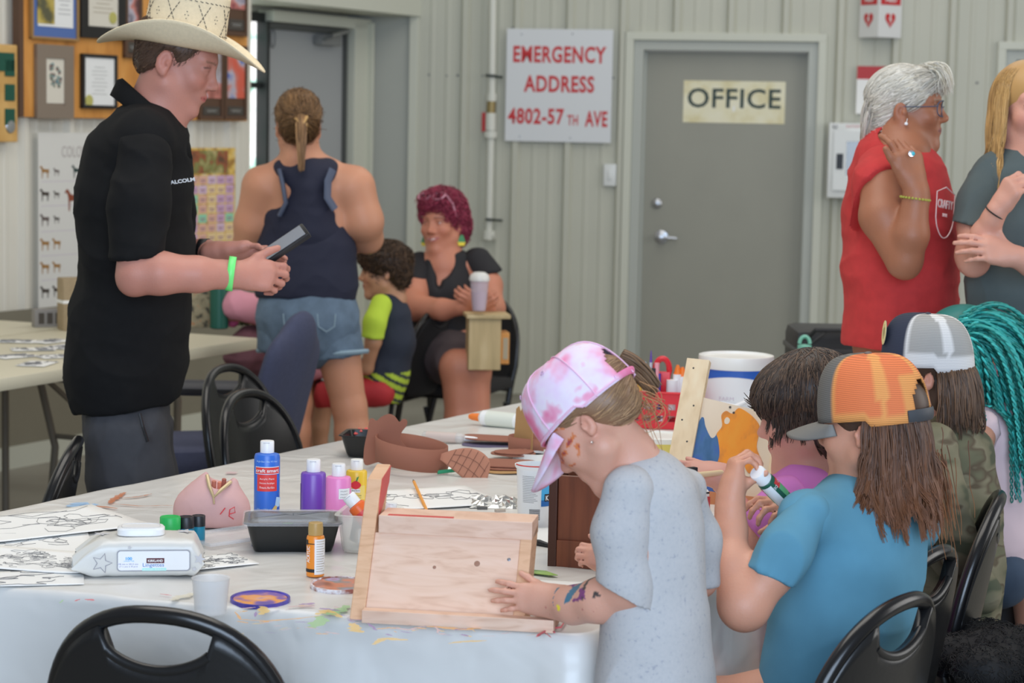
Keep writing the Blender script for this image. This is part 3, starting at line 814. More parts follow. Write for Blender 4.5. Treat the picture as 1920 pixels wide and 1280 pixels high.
# ================================================================== 2. woman seen from behind
def make_woman_back():
 Y=7.6
 t=thing('person','woman seen from behind in navy racerback tank top and denim shorts','person',(*P(580,700,Y)[:2],0))
 b=Body();sc=(0.95,0.95,0.98)
 M=b.head(P(559,238,Y),352,8,0,sc)
 b.L([(560,265,Y,30),(568,318,Y+0.0,38)],0.03)
 b.L([(575,330,Y,42),(576,350,Y,52),(576,420,Y,52),(574,500,Y,48),(577,580,Y,50)],0.05,(1,0,0),1.42)
 b.L([(520,330,Y,24),(500,348,Y,38)],0.04);b.L([(625,330,Y,24),(655,350,Y,38)],0.04)
 b.L([(492,352,Y,39),(474,420,Y+0.02,33),(464,468,Y+0.06,28),(490,470,Y+0.3,20)],0.03)
 b.L([(664,352,Y,40),(682,415,Y+0.0,35),(689,446,Y+0.06,27),(650,458,Y+0.3,19)],0.03)
 for xs in(((540,640,40),(555,755,30),(549,810,33),(556,930,20),(556,1010,17)),((630,640,44),(655,762,32),(662,815,34),(655,930,21),(655,1010,17))):
  b.L([(x,y,Y,r)for x,y,r in xs],0.02)
 b.sd.cut((0,0,0.04),(0,0,-1))
 b.finish(t,(196,138,108),0.006,brow=(90,66,50),blush=0)
 lat=(1,0,0)
 s1=gsd([(575,410,Y,57),(575,470,Y,56),(574,530,Y,59),(575,600,Y,62)],0.05,lat,1.48,hem=(P(575,562,Y),unit([-0.03,-0.1,-1])),hollow=[(575,585,Y,54),(575,620,Y,56)])
 s2=gsd([(577,330,Y-0.05,34),(578,372,Y-0.05,34),(577,415,Y-0.02,54)],0.04,lat,1.0)
 s3=gsd([(530,318,Y-0.03,17),(552,334,Y-0.07,18),(575,350,Y-0.08,20)],0.03);s4=gsd([(616,316,Y-0.03,17),(602,334,Y-0.07,18),(578,350,Y-0.08,20)],0.03)
 s5=gsd([(536,320,Y-0.045,18),(572,318,Y-0.07,18),(612,320,Y-0.045,18)],0.03)
 s2.ops+=s3.ops+s4.ops+s5.ops+s1.ops[:1]
 garment([s1,s2],'tank_top',mat('navy_jersey',(30,32,50),rough=0.8),t,0.007,0.005,(9,9,16),3)
 f=lambda l:[P(*a)for a in l]
 for pts in([(524,318,7.50),(530,345,7.485),(536,380,7.482),(524,404,7.49)],[(624,318,7.50),(615,340,7.485),(614,370,7.482),(628,392,7.49)]):
  MB().tube(f(pts),0.017,8,flat=0.5).build('bra_strap',mat('slate_strap',(72,80,100)),t,True)
 sh=gsd([(576,560,Y,60),(577,600,Y,64),(578,630,Y,62)],0.05,lat,1.42)
 hm1=(P(640,668,Y),unit([0.12,0,-1]));hm2=(P(530,660,Y),unit([-0.1,0,-1]))
 l1=gsd([(622,610,Y,54),(634,690,Y,55)],0.04,hem=hm1,hollow=[(634,655,Y,49),(638,700,Y,49)])
 l2=gsd([(535,610,Y,52),(533,690,Y,52)],0.04,hem=hm2,hollow=[(533,650,Y,46),(533,700,Y,46)])
 dn=garment([sh,l1,l2],'denim_shorts',mat('denim',(88,105,122),rough=0.85,var=0.18,scale=22,bump=0.2,bscale=300),t,0.007,0.005,(14,14,10),6)
 mb=MB()
 for cx, cy, r in((637,664,51),(533,655,49)):
  mb.tube([P(cx+r*math.cos(a),cy-2-4*math.cos(a),Y+m(r,Y)*math.sin(a))for a in[2*math.pi*i/30 for i in range(30)]],m(5,Y),6,closed=True)
 mb.build('frayed_cuff',mat('denim_light',(128,148,160),rough=0.9),dn,True)
 mb=MB()
 for cx in(548,612):
  mb.tube([P(cx-17,588,Y-0.128),P(cx-15,612,Y-0.132),P(cx,622,Y-0.135),P(cx+15,612,Y-0.132),P(cx+17,588,Y-0.128)],0.0025,5)
 mb.build('back_pocket',mat('denim_light'),dn)
 # hair, pulled into a low ponytail
 V, F, N=shell(M,sc,[((0,-0.018,0.048),(0.083,0.102,0.088)),((0,-0.055,0.0),(0.07,0.06,0.07))],[((0,0.105,-0.01),(0.11,0.08,0.1)),((0.085,0.0,-0.01),(0.022,0.03,0.03)),((-0.085,0.0,-0.01),(0.022,0.03,0.03))])
 T=lp(M,0.006,-0.115,0.01)
 S=comb(V,N,2500,0.075,lambda p:(T-p)/(np.linalg.norm(T-p,axis=1,keepdims=True)+1e-6),3,0.04,7)
 TV, TF=tubes(S,0.0016)
 rs=np.random.RandomState(4);n=420
 a=rs.uniform(0,6.28,n);r=np.sqrt(rs.uniform(0,1,n))*0.021
 ro=T+np.stack([r*np.cos(a),-np.abs(r*np.sin(a))*0.8,r*np.sin(a)],1)
 PT=hang(ro,15,0.0125,[('c',P(560,265,Y),P(568,330,Y),0.07,0.095)],np.tile([0.05,-0.5,-0.3],(n,1)),5,0.10,(0.02,0,0))
 cen=PT.mean(axis=0,keepdims=True);w=np.linspace(1,0.45,PT.shape[1])[None,:,None];PT=cen+(PT-cen)*w
 PV, PF=tubes(PT,0.002)
 hair_mesh([(V,F,np.tile(rgb(98,72,50),(len(V),1))),(TV,TF,strand_cols(2500,7,4,(84,60,40),(150,114,76),1)),(PV,PF,strand_cols(n,16,4,(100,72,48),(170,130,88),2))],'hair',HAIR(),t)
 mb=MB();c=P(565,236,Y-0.125)
 mb.tube([c+V3(-0.022,0,0.028),c+V3(-0.005,-0.014,0.014),c+V3(0.004,-0.012,-0.022)],0.006,6);mb.tube([c+V3(0.02,0,0.034),c+V3(0.008,-0.014,0.01),c+V3(-0.006,-0.012,-0.022)],0.006,6);mb.tube([c+V3(-0.02,-0.006,0.0),c+V3(0.022,-0.006,0.004)],0.007,6)
 mb.build('hair_claw',mat('gold_claw',(190,150,95),rough=0.35),t,True)
 for cx in(556,655):
  p=P(cx,1030,Y);s=SD();s.cone((p[0],p[1]-0.04,0.035),(p[0],p[1]+0.13,0.03),0.036,0.034,0.02);s.cut((0,0,0),(0,0,-1))
  garment([s],'shoe',mat('shoe_white',(190,188,182)),t,0.009,0)
make_woman_back()
# ================================================================== 3. seated woman with magenta hair
def make_seated_woman():
 Y=8.95
 t=thing('person','seated woman with magenta hair and black top, hands around a clear cup','person',(*P(850,700,Y)[:2],0))
 b=Body();sc=(1.0,0.98,0.98)
 M=b.head(P(828,421,Y),207,2,-3,sc,smile=1.0,fat=0.006,gaze=12)
 b.L([(828,450,Y,27),(832,488,Y,32)],0.03)
 b.L([(838,505,Y,36),(838,560,Y,44),(836,620,Y,48),(836,660,Y,50)],0.05,unit([1,0.15,0]),1.35)
 b.L([(790,505,Y,26),(776,540,Y-0.08,28),(778,575,Y-0.18,25),(830,580,Y-0.32,19),(872,576,Y-0.38,13)],0.025)
 b.L([(890,500,Y,26),(915,535,Y-0.06,26),(924,578,Y-0.16,22),(905,580,Y-0.38,13)],0.025)
 b.hand(P(874,574,Y-0.39),V3(0.85,-0.35,0.3),V3(-0.2,-0.8,-0.4),0.85,thumb=1,curl=((20,40,30),)*4,spread=2,rw=0.022)
 b.hand(P(912,570,Y-0.39),V3(-0.85,-0.35,0.35),V3(0.2,-0.85,-0.3),0.85,thumb=-1,curl=((20,40,30),)*4,spread=2,rw=0.022)
 for a, c in((850,862),(890,892)):
  b.L([(a-6,660,Y-0.08,38),(c-4,690,Y-0.42,32),(c,790,Y-0.44,27),(c,900,Y-0.42,17),(c,925,Y-0.42,16)],0.03)
 b.finish(t,(192,126,100),0.0055,brow=(96,60,50),lip=(170,90,90),blush=0.3)
 lat=unit([1,0.15,0])
 s1=gsd([(838,500,Y,38),(838,545,Y-0.01,47),(836,600,Y,50),(836,680,Y,52)],0.05,lat,1.42)
 s1.ell(P(830,488,Y-0.13),(0.05,0.13,0.085),None,0.01,'s');s1.ell(P(822,516,Y-0.16),(0.022,0.09,0.07),None,0.01,'s')
 s2=gsd([(788,498,Y,28),(775,530,Y-0.07,31)],0.03,hem=(P(777,522,Y-0.07),unit([-0.1,0,-1])))
 s3=gsd([(895,492,Y,28),(915,520,Y-0.04,30)],0.03,hem=(P(912,513,Y-0.04),unit([0.2,0,-1])))
 garment([s1,s2,s3],'black_top',mat('black_jersey',(30,29,32),rough=0.8),t,0.007,0.005,(12,12,10),9)
 sk=gsd([(838,655,Y,50),(845,672,Y-0.2,46),(862,682,Y-0.34,38)],0.04,lat,1.3)
 garment([sk],'shorts',mat('grey_shorts',(70,60,62),rough=0.8),t,0.009,0.004)
 V, F, N=shell(M,sc,[((0,-0.02,0.06),(0.088,0.105,0.09)),((0.0,-0.06,0.0),(0.09,0.07,0.09)),((0,0.03,0.105),(0.07,0.06,0.035)),((0.0,-0.075,-0.045),(0.07,0.05,0.05))],[((0,0.115,-0.005),(0.085,0.085,0.083)),((0.09,0.03,-0.03),(0.035,0.04,0.055)),((-0.09,0.03,-0.03),(0.035,0.04,0.055))])
 c0=lp(M,0,-0.03,0.04)
 S=comb(V,N,2600,0.035,lambda p:(p-c0)*3+np.array([0,0,-0.4])+np.random.RandomState(7).normal(0,0.5,p.shape),3,0.5,5)
 TV, TF=tubes(S,0.0017)
 hair_mesh([(V,F,np.tile(rgb(120,40,58),(len(V),1))),(TV,TF,strand_cols(2600,5,4,(105,28,48),(178,70,96),1))],'hair',HAIR(),t)
 sg=MB();Mg=M@Matrix.Translation((0,0.055,0.10))@Matrix.Rotation(52*D2R,4,'X')
 ln=MB()
 for q in(-1,1):
  sg.tube([Mg@Vector((q*0.034+0.027*math.cos(a),0.03,0.021*math.sin(a)))for a in[2*math.pi*i/20 for i in range(20)]],0.0035,6,closed=True)
  sg.tube([Mg@Vector((q*0.062,0.03,0.01)),Mg@Vector((q*0.083,-0.01,0.0)),Mg@Vector((q*0.09,-0.07,-0.02))],0.0035,6)
  ln.lathe([(0,0.0),(0.024,0.0),(0.024,0.002),(0,0.002)],Mg@Matrix.Translation((q*0.034,0.03,0))@Matrix.Rotation(math.pi/2,4,'X')@Matrix.Diagonal((1,0.8,1,1)),20)
 g=sg.build('sunglasses',mat('pink_frame',(205,150,165),rough=0.3),t,True);ln.build('lens',mat('dark_lens',(25,22,26),rough=0.1),g)
 for q in(-1,1):
  c=lp(M,q*0.088,-0.01,-0.045)
  e=MB();e.prism([(-0.006,0),(0.006,0),(0.017,-0.03),(-0.017,-0.03)],-0.002,0.002,frame((1,0,0),(0,0,1),(0,-1,0),c));eo=e.build('earring',mat('green_bead',(70,140,90)),t)
  e=MB();e.prism([(-0.017,-0.03),(0.017,-0.03),(0.012,-0.045),(-0.012,-0.045)],-0.002,0.002,frame((1,0,0),(0,0,1),(0,-1,0),c));e.build('earring_tip',mat('yellow_bead',(225,205,60)),eo)
 for cx in(862,892):
  p=P(cx,930,Y-0.42);s=SD();s.cone((p[0],p[1]+0.03,0.035),(p[0],p[1]-0.13,0.03),0.036,0.034,0.02);s.cut((0,0,0),(0,0,-1));garment([s],'shoe',mat('shoe_dark',(50,48,50)),t,0.009,0)
make_seated_woman()
# ================================================================== 4. boy in profile, navy and lime shirt
def make_boy():
 Y=8.3
 t=thing('person','boy in navy and lime shirt and red shorts sitting sideways, facing left','person',(*P(725,700,Y)[:2],0))
 b=Body();sc=(0.86,0.88,0.86)
 M=b.head(P(720,511,Y),268,4,0,sc,child=True)
 b.L([(722,535,Y,21),(727,566,Y,24)],0.02)
 b.L([(732,590,Y,28),(735,640,Y,34),(718,716,Y,36)],0.03,(0,1,0),1.3)
 b.L([(712,580,Y-0.12,18),(700,640,Y-0.15,15),(688,690,Y-0.12,12),(660,700,Y-0.05,10)],0.015)
 b.hand(P(660,700,Y-0.05),V3(-0.9,0.2,-0.1),V3(-0.1,-0.4,0.9),0.7,curl=((15,25,15),)*4)
 for dy in(-0.09,0.09):
  b.L([(705,738,Y+dy,23),(612,738,Y+dy,19),(600,800,Y+dy,16),(602,905,Y+dy,11),(602,925,Y+dy,11)],0.02)
 b.finish(t,(186,136,104),0.0055,brow=(50,38,30),blush=0.2)
 def cf(V):
  C=np.tile(rgb(38,44,58,1.1),(len(V),1));lo=V[:,2]<P(730,694,Y)[2]
  st=np.sin((V[:,2]*1.0+V[:,0]*0.6)*170)>-0.3
  C[lo&st]=rgb(168,190,60);return C
 def cl(V):return np.tile(rgb(176,200,60),(len(V),1))
 s1=gsd([(728,568,Y,26),(733,592,Y,34),(735,640,Y,40),(720,700,Y,43),(708,755,Y,42)],0.04,(0,1,0),1.35,hem=(P(705,740,Y),unit([-0.3,0,-1])))
 sh=garment([s1],'tee_shirt',mat('cloth_attr',attr=True,rough=0.85),t,0.006,0.004,(16,16,12),2,cf)
 s2=gsd([(714,572,Y-0.1,21),(702,605,Y-0.15,21),(696,650,Y-0.16,22)],0.02,hem=(P(697,634,Y-0.16),unit([-0.1,0,-1])))
 garment([s2],'lime_sleeve',mat('cloth_attr'),sh,0.006,0.002,colors=cl)
 r=SD()
 for dy in(-0.09,0.09):r.chain([(P(712,735,Y+dy),m(28,Y)),(P(650,737,Y+dy),m(27,Y)),(P(606,742,Y+dy),m(27,Y))],0.03)
 r.cut(P(596,740,Y),unit([-1,0,0]))
 garment([r],'red_shorts',mat('red_shorts',(170,40,45),rough=0.7),t,0.008,0.006)
 V, F, N=shell(M,sc,[((0,-0.016,0.05),(0.092,0.112,0.092)),((0,0.04,0.085),(0.075,0.065,0.045)),((0,-0.06,-0.01),(0.075,0.055,0.06))],[((0,0.115,-0.028),(0.1,0.082,0.078)),((0.09,0.0,-0.02),(0.03,0.033,0.038)),((-0.09,0.0,-0.02),(0.03,0.033,0.038)),((0,0.03,-0.08),(0.12,0.09,0.07))])
 c0=lp(M,0,-0.04,0.12);S=comb(V,N,1700,0.045,lambda p:(p-c0),3,0.2,6);TV, TF=tubes(S,0.0016)
 hair_mesh([(V,F,np.tile(rgb(48,36,28),(len(V),1))),(TV,TF,strand_cols(1700,6,4,(38,28,22),(92,68,48),1))],'hair',HAIR(),t)
 for dy in(-0.09,0.09):
  p=P(602,930,Y+dy);s=SD();s.cone((p[0]+0.03,p[1],0.03),(p[0]-0.12,p[1],0.028),0.033,0.03,0.02);s.cut((0,0,0),(0,0,-1));garment([s],'shoe',mat('shoe_dark',(50,48,50)),t,0.009,0)
make_boy()
# ================================================================== 5. child in pink bending behind the standing woman
def make_pink_child():
 Y=8.45
 t=thing('person','child in pink shirt bending at the side table, mostly hidden behind the standing woman','person',(*P(530,700,Y)[:2],0))
 b=Body();sc=(0.84,0.86,0.84)
 M=b.head(P(520,520,Y+0.1),285,25,0,sc,child=True)
 b.L([(530,545,Y+0.1,22),(545,590,Y,28),(560,650,Y,38),(560,720,Y,40)],0.03,(0,1,0),1.2)
 b.L([(545,600,Y-0.13,18),(500,600,Y-0.16,15),(448,590,Y-0.14,12)],0.02)
 b.hand(P(448,590,Y-0.14),V3(-1,0,-0.1),V3(0,-0.3,1),0.7,curl=((10,20,10),)*4)
 for dy in(-0.08,0.1):b.L([(560,720,Y+dy,26),(580,790,Y+dy,18),(572,860,Y+dy,16),(575,940,Y+dy,11)],0.02)
 b.sd.cut((0,0,0.03),(0,0,-1))
 b.finish(t,(172,118,90),0.007)
 s1=gsd([(540,575,Y,32),(558,640,Y,42),(575,700,Y,42),(580,740,Y,40)],0.04,(0,1,0),1.25,hem=(P(575,712,Y),unit([0.3,0,-1])))
 s2=gsd([(545,595,Y-0.12,24),(500,582,Y-0.16,26),(440,572,Y-0.16,28)],0.03)
 garment([s1,s2],'pink_shirt',mat('pink_jersey',(205,140,155),rough=0.85),t,0.007,0.006)
 s3=gsd([(450,665,Y-0.2,32),(470,650,Y-0.1,36),(530,720,Y,38),(575,735,Y,38)],0.04);s3.cut(P(575,765,Y),(0,0,-1))
 garment([s3],'mauve_skirt',mat('mauve',(112,74,84),rough=0.85,var=0.2,scale=9),t,0.008,0.008,(6,6,24))
 V, F, N=shell(M,sc,[((0,-0.018,0.05),(0.09,0.11,0.09)),((0,-0.07,-0.02),(0.08,0.06,0.08))],[((0,0.11,-0.015),(0.1,0.08,0.085))])
 hair_mesh([(roughen(V,N,0.003,60),F,np.tile(rgb(56,42,32),(len(V),1)))],'hair',HAIR(),t)
make_pink_child()
# ================================================================== 6. older woman in the red shirt
def make_older_woman():
 Y=5.6
 t=thing('person','white-haired woman with glasses in sleeveless red shirt, hand raised to her neck','person',(*P(1690,700,Y)[:2],0))
 b=Body();sc=(0.98,0.96,0.87)
 M=b.head(P(1700,208,Y+0.06),101,0,0,sc,lips=0.7,gaze=-5)
 b.L([(1690,240,Y+0.06,42),(1672,292,Y+0.06,48)],0.03)
 b.L([(1690,255,Y+0.02,30),(1700,290,Y+0.0,40)],0.02)
 b.L([(1680,310,Y+0.06,62),(1690,420,Y+0.06,88),(1688,540,Y+0.06,90),(1690,640,Y+0.06,92)],0.05,(0.2,1,0),1.3)
 b.L([(1653,346,Y-0.12,40),(1655,405,Y-0.17,42),(1695,488,Y-0.22,34)],0.02)
 b.L([(1697,490,Y-0.22,31),(1708,440,Y-0.24,33),(1718,362,Y-0.24,23)],0.015)
 b.sd.ell(P(1700,503,Y-0.22),(m(17,Y),)*3,None,0.015)
 b.hand(P(1717,352,Y-0.24),V3(-0.26,0.02,0.97),V3(0.35,-0.93,0.1),0.95,thumb=-1,
 curl=((18,30,20),(40,75,50),(48,80,55),(50,80,55)),spread=5,tdir=V3(-0.62,-0.2,0.8),tcurl=(10,5),rw=0.023)
 b.L([(1700,340,Y+0.28,42),(1740,440,Y+0.3,36),(1760,560,Y+0.25,28)],0.02)
 b.finish(t,(160,104,76),0.0042,brow=(150,130,110),lip=(150,84,80),blush=0.2,iris=(80,90,100))
 lat=unit([0.2,1,0])
 s1=gsd([(1672,285,Y+0.06,56),(1680,330,Y+0.06,82),(1688,420,Y+0.06,100),(1686,520,Y+0.06,100),(1686,620,Y+0.06,103),(1688,720,Y+0.06,103)],0.05,lat,1.3,
 hem=(P(1690,652,Y),unit([0,0,-1])),hollow=[(1688,680,Y+0.06,92),(1688,740,Y+0.06,96)])
 s1.ell(P(1688,268,Y+0.02),(0.07,0.1,0.05),None,0.01,'s')
 s2=gsd([(1655,318,Y-0.05,44),(1646,350,Y-0.11,48),(1640,420,Y-0.10,50)],0.03,hem=(P(1650,322,Y-0.16),unit([0.40,-0.72,-0.57])))
 sh=garment([s1,s2],'red_shirt',mat('red_cotton',(180,50,50),rough=0.85,var=0.07,scale=40),t,0.006,0.007,(8,8,15),12)
 # shield print
 c=P(1763,395,Y-0.132);n=unit([0.75,-0.66,0.05]);x=unit([0.66,0.75,-0.12]);yv=np.cross(n,x);Mp=frame(x,yv,n,c+n*0.014)
 pr=MB();out=[]
 for a in range(24):
  u=a/23;out.append(Vector((0.045*math.cos(math.pi*(1-u))*-1,0.0-0.075*math.sin(math.pi*u)**0.7,0)))
 pr.tube([Mp@Vector((-0.045,0.045,0)),*[Mp@v for v in[Vector((-0.045+0.09*i/19,-0.02-0.05*math.sin(math.pi*i/19)**0.6,0))for i in range(20)]],Mp@Vector((0.045,0.045,0)),Mp@Vector((0,0.06,0))],0.0016,5,closed=True)
 pr.build('shield_print',mat('white_print',(225,190,185)),sh)
 lettering('CRAFTY',0.03,Mp@Matrix.Translation((0,0.015,0)),mat('white_print'),sh,sx=0.7,bold=0.0006)
 lettering('SMILE',0.012,Mp@Matrix.Translation((0,-0.012,0)),mat('white_print'),sh,sx=0.8)
 tr=SD();tr.chain([(P(1690,650,Y+0.06),m(92,Y)),(P(1690,720,Y+0.06),m(90,Y))],0.05,lat,1.25)
 for dy in(-0.06,0.18):tr.chain([(P(1690,720,Y+dy),m(66,Y)),(P(1690,960,Y+dy),m(50,Y)),(P(1692,1290,Y+dy),m(38,Y))],0.03)
 tr.cut((0,0,0.03),(0,0,-1));garment([tr],'jeans',mat('blue_jeans',(92,104,130),rough=0.85),t,0.01,0.005)
 for dy in(-0.06,0.18):
  p=P(1692,1310,Y+dy);s=SD();s.cone((p[0]-0.04,p[1],0.035),(p[0]+0.13,p[1],0.03),0.036,0.034,0.02);s.cut((0,0,0),(0,0,-1));garment([s],'shoe',mat('shoe_dark'),t,0.009,0)
  # hair: white, swept back, wavy fringe
 V, F, N=shell(M,sc,[((0,-0.013,0.052),(0.08,0.099,0.09)),((0,-0.054,0.0),(0.064,0.048,0.085)),((0,0.05,0.093),(0.062,0.048,0.036)),((0,-0.058,-0.06),(0.05,0.028,0.045))],[((0,0.115,-0.012),(0.1,0.088,0.08)),((0.088,-0.005,-0.02),(0.026,0.034,0.048)),((-0.088,-0.005,-0.02),(0.026,0.034,0.048)),((0,0.03,-0.06),(0.1,0.066,0.07))])
 bk=-np.array(M.to_3x3())[:,1];up=np.array(M.to_3x3())[:,2]
 S=comb(V,N,3200,0.045,lambda p:np.tile(bk,(len(p),1))-up*0.55,3,0.03,7);TV, TF=tubes(S,0.0014)
 rs=np.random.RandomState(3);n=260
 ro=np.array([lp(M,rs.uniform(-0.06,0.06),rs.uniform(0.04,0.075),0.115+rs.uniform(-0.01,0.012))for _ in range(n)])
 d0=np.tile(-bk*1.0+up*0.5,(n,1))+rs.normal(0,0.3,(n,3))
 PT=hang(ro,9,0.0095,[he(M,sc,(0,-0.012,0.045),(0.078,0.1,0.085),0.004)],d0,5,0.35,(0.05,0,0),stiff=0.7);PV, PF=tubes(PT,0.0015)
 n2=260;ro=np.array([lp(M,rs.uniform(-0.05,0.05),-0.1+rs.uniform(-0.01,0.02),rs.uniform(-0.03,0.03))for _ in range(n2)])
 PT2=hang(ro,9,0.008,[he(M,sc,(0,-0.02,0.0),(0.06,0.09,0.1),0.0),('c',P(1690,240,Y+0.06),P(1672,292,Y+0.06),0.06,0.068)],np.tile(bk*0.4-up,(n2,1)),6,0.2,(-0.03,0,0));PV2, PF2=tubes(PT2,0.0014)
 hair_mesh([(V,F,np.tile(rgb(186,180,166),(len(V),1))),(TV,TF,strand_cols(3200,7,4,(168,160,144),(226,222,212),1,per=0.2)),(PV,PF,strand_cols(n,10,4,(190,182,160),(232,228,216),2,per=0.15)),(PV2,PF2,strand_cols(n2,10,4,(160,150,132),(215,208,196),2,per=0.2))],'hair',HAIR(),t)
 # glasses, earring, bracelet, ring
 g=MB();W=lambda x, y, z:M@Vector((x*sc[0],y*sc[1],z*sc[2]))
 for q in(-1,1):
  g.tube([W(q*0.035+0.026*math.copysign(abs(math.cos(a))**0.6,math.cos(a)),0.098-0.004*abs(math.cos(a))-0.012*max(0,q*math.cos(a)),0.008+0.024*math.copysign(abs(math.sin(a))**0.7,math.sin(a)))for a in[2*math.pi*i/24 for i in range(24)]],0.0016,6,closed=True)
  g.tube([W(q*0.062,0.085,0.015),W(q*0.078,0.03,0.012),W(q*0.08,-0.01,0.012)],0.0014,6)
 g.tube([W(-0.009,0.098,0.012),W(0,0.1,0.016),W(0.009,0.098,0.012)],0.0014,6)
 go=g.build('glasses',mat('steel_blue_frame',(70,80,100),rough=0.3),t,True)
 e=MB();c=P(1699,232,Y-0.025);e.lathe([(0,-0.005),(0.004,-0.003),(0.005,0),(0.004,0.003),(0,0.005)],Matrix.Translation(c),12);e.tube([c,c+V3(0.003,0,0.014)],0.0008,5)
 e.build('pearl_earring',mat('pearl',(235,230,225),rough=0.2),t,True)
 br=MB()
 for i in range(26):
  a=2*math.pi*i/26;c=P(1716,372,Y-0.24);rr=0.036
  br.lathe([(0,-0.0035),(0.003,-0.002),(0.0035,0),(0.003,0.002),(0,0.0035)],Matrix.Translation(c+V3(math.cos(a)*rr,math.sin(a)*rr,-0.004*math.cos(a))),8)
 br.build('bead_bracelet',mat('olive_bead',(160,160,70),rough=0.3),t,True)
 r=MB();c=P(1709,288,Y-0.282);r.lathe([(0,-0.004),(0.008,-0.003),(0.009,0),(0.008,0.004),(0,0.005)],Matrix.Translation(c)@Matrix.Rotation(1.4,4,'X'),12);ro=r.build('ring',mat('silver',(200,200,205),rough=0.25,metal=1),t,True)
 r=MB();r.lathe([(0,0.0),(0.005,0.0),(0.004,0.003),(0,0.004)],Matrix.Translation(c+V3(0.003,-0.006,0))@Matrix.Rotation(1.4,4,'X'),12);r.build('turquoise_stone',mat('turquoise',(60,170,185),rough=0.2),ro,True)
make_older_woman()
# ================================================================== 7. blonde girl at the right edge
def make_girl():
 Y=5.45
 t=thing('person','girl with long blonde hair in dark green tee shirt at the right edge','person',(*P(1930,700,Y)[:2],0))
 b=Body();sc=(0.95,0.95,0.93)
 M=b.head(P(1928,207,Y),168,3,0,sc,gaze=6)
 b.L([(1940,250,Y,34),(1940,300,Y,38)],0.03)
 b.L([(1930,330,Y,60),(1925,420,Y,68),(1925,540,Y,68),(1928,660,Y,76)],0.05,(1,0,0),1.35)
 b.L([(1852,340,Y,38),(1832,420,Y-0.04,35),(1823,478,Y-0.1,30),(1826,492,Y-0.11,28)],0.02)
 b.L([(1826,488,Y-0.11,27),(1848,440,Y-0.2,27),(1868,396,Y-0.24,18)],0.015)
 b.hand(P(1870,394,Y-0.24),V3(0.42,-0.3,0.85),V3(-0.75,-0.55,0.25),0.8,thumb=-1,curl=((45,55,30),(50,60,35),(55,62,35),(55,60,35)),spread=3,tdir=V3(0.7,-0.3,0.6),rw=0.022)
 b.L([(2030,360,Y,38),(2040,460,Y-0.05,32),(2000,505,Y-0.15,27),(1935,496,Y-0.24,22),(1906,482,Y-0.25,19)],0.02)
 b.hand(P(1904,481,Y-0.25),V3(-0.93,-0.1,0.22),V3(0.1,-0.85,0.5),0.82,thumb=1,curl=((10,18,12),(12,18,12),(15,20,14),(18,22,14)),spread=4,tdir=V3(-0.5,0.2,0.8),rw=0.022)
 b.finish(t,(206,150,130),0.0042,brow=(170,130,90),lip=(196,108,104),blush=0.4,iris=(60,72,92))
 s1=gsd([(1938,300,Y,48),(1930,340,Y,66),(1925,420,Y,74),(1925,540,Y,74),(1928,700,Y,82)],0.05,(1,0,0),1.38,hem=(P(1925,655,Y),(0,0,-1)))
 s2=gsd([(1868,325,Y,42),(1840,380,Y-0.02,45),(1822,450,Y-0.06,46)],0.03,hem=(P(1826,424,Y-0.06),unit([-0.18,0,-1])),hollow=[(1824,418,Y-0.06,40),(1820,470,Y-0.06,42)])
 sh=garment([s1,s2],'tee_shirt',mat('dark_green_cotton',(76,86,86),rough=0.88,var=0.06),t,0.006,0.006,(12,12,10),14)
 tr=SD();tr.chain([(P(1928,650,Y),m(72,Y)),(P(1928,720,Y),m(72,Y))],0.05,(1,0,0),1.3)
 for dx in(-45,45):tr.chain([(P(1928+dx,720,Y),m(56,Y)),(P(1928+dx,1000,Y),m(40,Y)),(P(1928+dx,1330,Y),m(32,Y))],0.03)
 tr.cut((0,0,0.03),(0,0,-1));garment([tr],'dark_trousers',mat('dark_trousers',(44,46,50)),t,0.01,0.004)
 V, F, N=shell(M,sc,[((0,-0.018,0.05),(0.082,0.104,0.088))],[((0,0.11,-0.022),(0.075,0.09,0.1))])
 rs=np.random.RandomState(3);n=1300;th=rs.uniform(-2.35,2.35,n);ph=rs.uniform(0.15,1.0,n)
 # roots near a centre parting, hair falls on both sides
 L=[]
 for i in range(n):
  q=1 if rs.rand()<0.5 else-1
  L.append(lp(M,*(np.array([q*rs.uniform(0.002,0.03),rs.uniform(-0.09,0.03),0.0])*sc)))
 ro=np.array(L);Ml=M.inverted();loc=xf(ro,Ml)/sc
 loc[:,2]=0.045+0.088*np.sqrt(np.clip(1-(loc[:,0]/0.082)**2-((loc[:,1]+0.018)/0.104)**2,0,1));ro=xf(loc*sc,M)
 d0=xf(np.stack([np.sign(loc[:,0])*1.0,-0.35+0*loc[:,0],0*loc[:,0]],1),M.to_3x3().to_4x4())
 coll=[he(M,sc,(0,-0.016,0.045),(0.084,0.104,0.09),0.0),he(M,sc,(0,0.0,-0.03),(0.078,0.075,0.1),0.0),he(M,sc,(0,0.075,-0.02),(0.074,0.085,0.135),0.0),('c',P(1940,260,Y),P(1940,330,Y),0.07,0.09),('c',P(1860,345,Y),P(2010,345,Y),0.075,0.075),('c',P(1930,345,Y),P(1930,480,Y),0.12,0.13)]
 PT=clump(hang(ro,30,0.0125,coll,d0,5,0.08,(-0.02,-0.02,0),stiff=0.72),70,0.6,0.006,2.2,1);PV, PF=tubes(PT,0.0015)
 hair_mesh([(V,F,np.tile(rgb(176,136,84),(len(V),1))),(PV,PF,strand_cols(n,31,4,(148,110,62),(208,168,108),2,per=0.25))],'hair',HAIR(),t)
 wb=MB();c=P(1866,399,Y-0.24);wb.tube([c+0.027*math.cos(a)*V3(0.85,0.2,-0.45)+0.027*math.sin(a)*V3(0.0,0.95,0.3)for a in[2*math.pi*i/20 for i in range(20)]],0.002,6,closed=True)
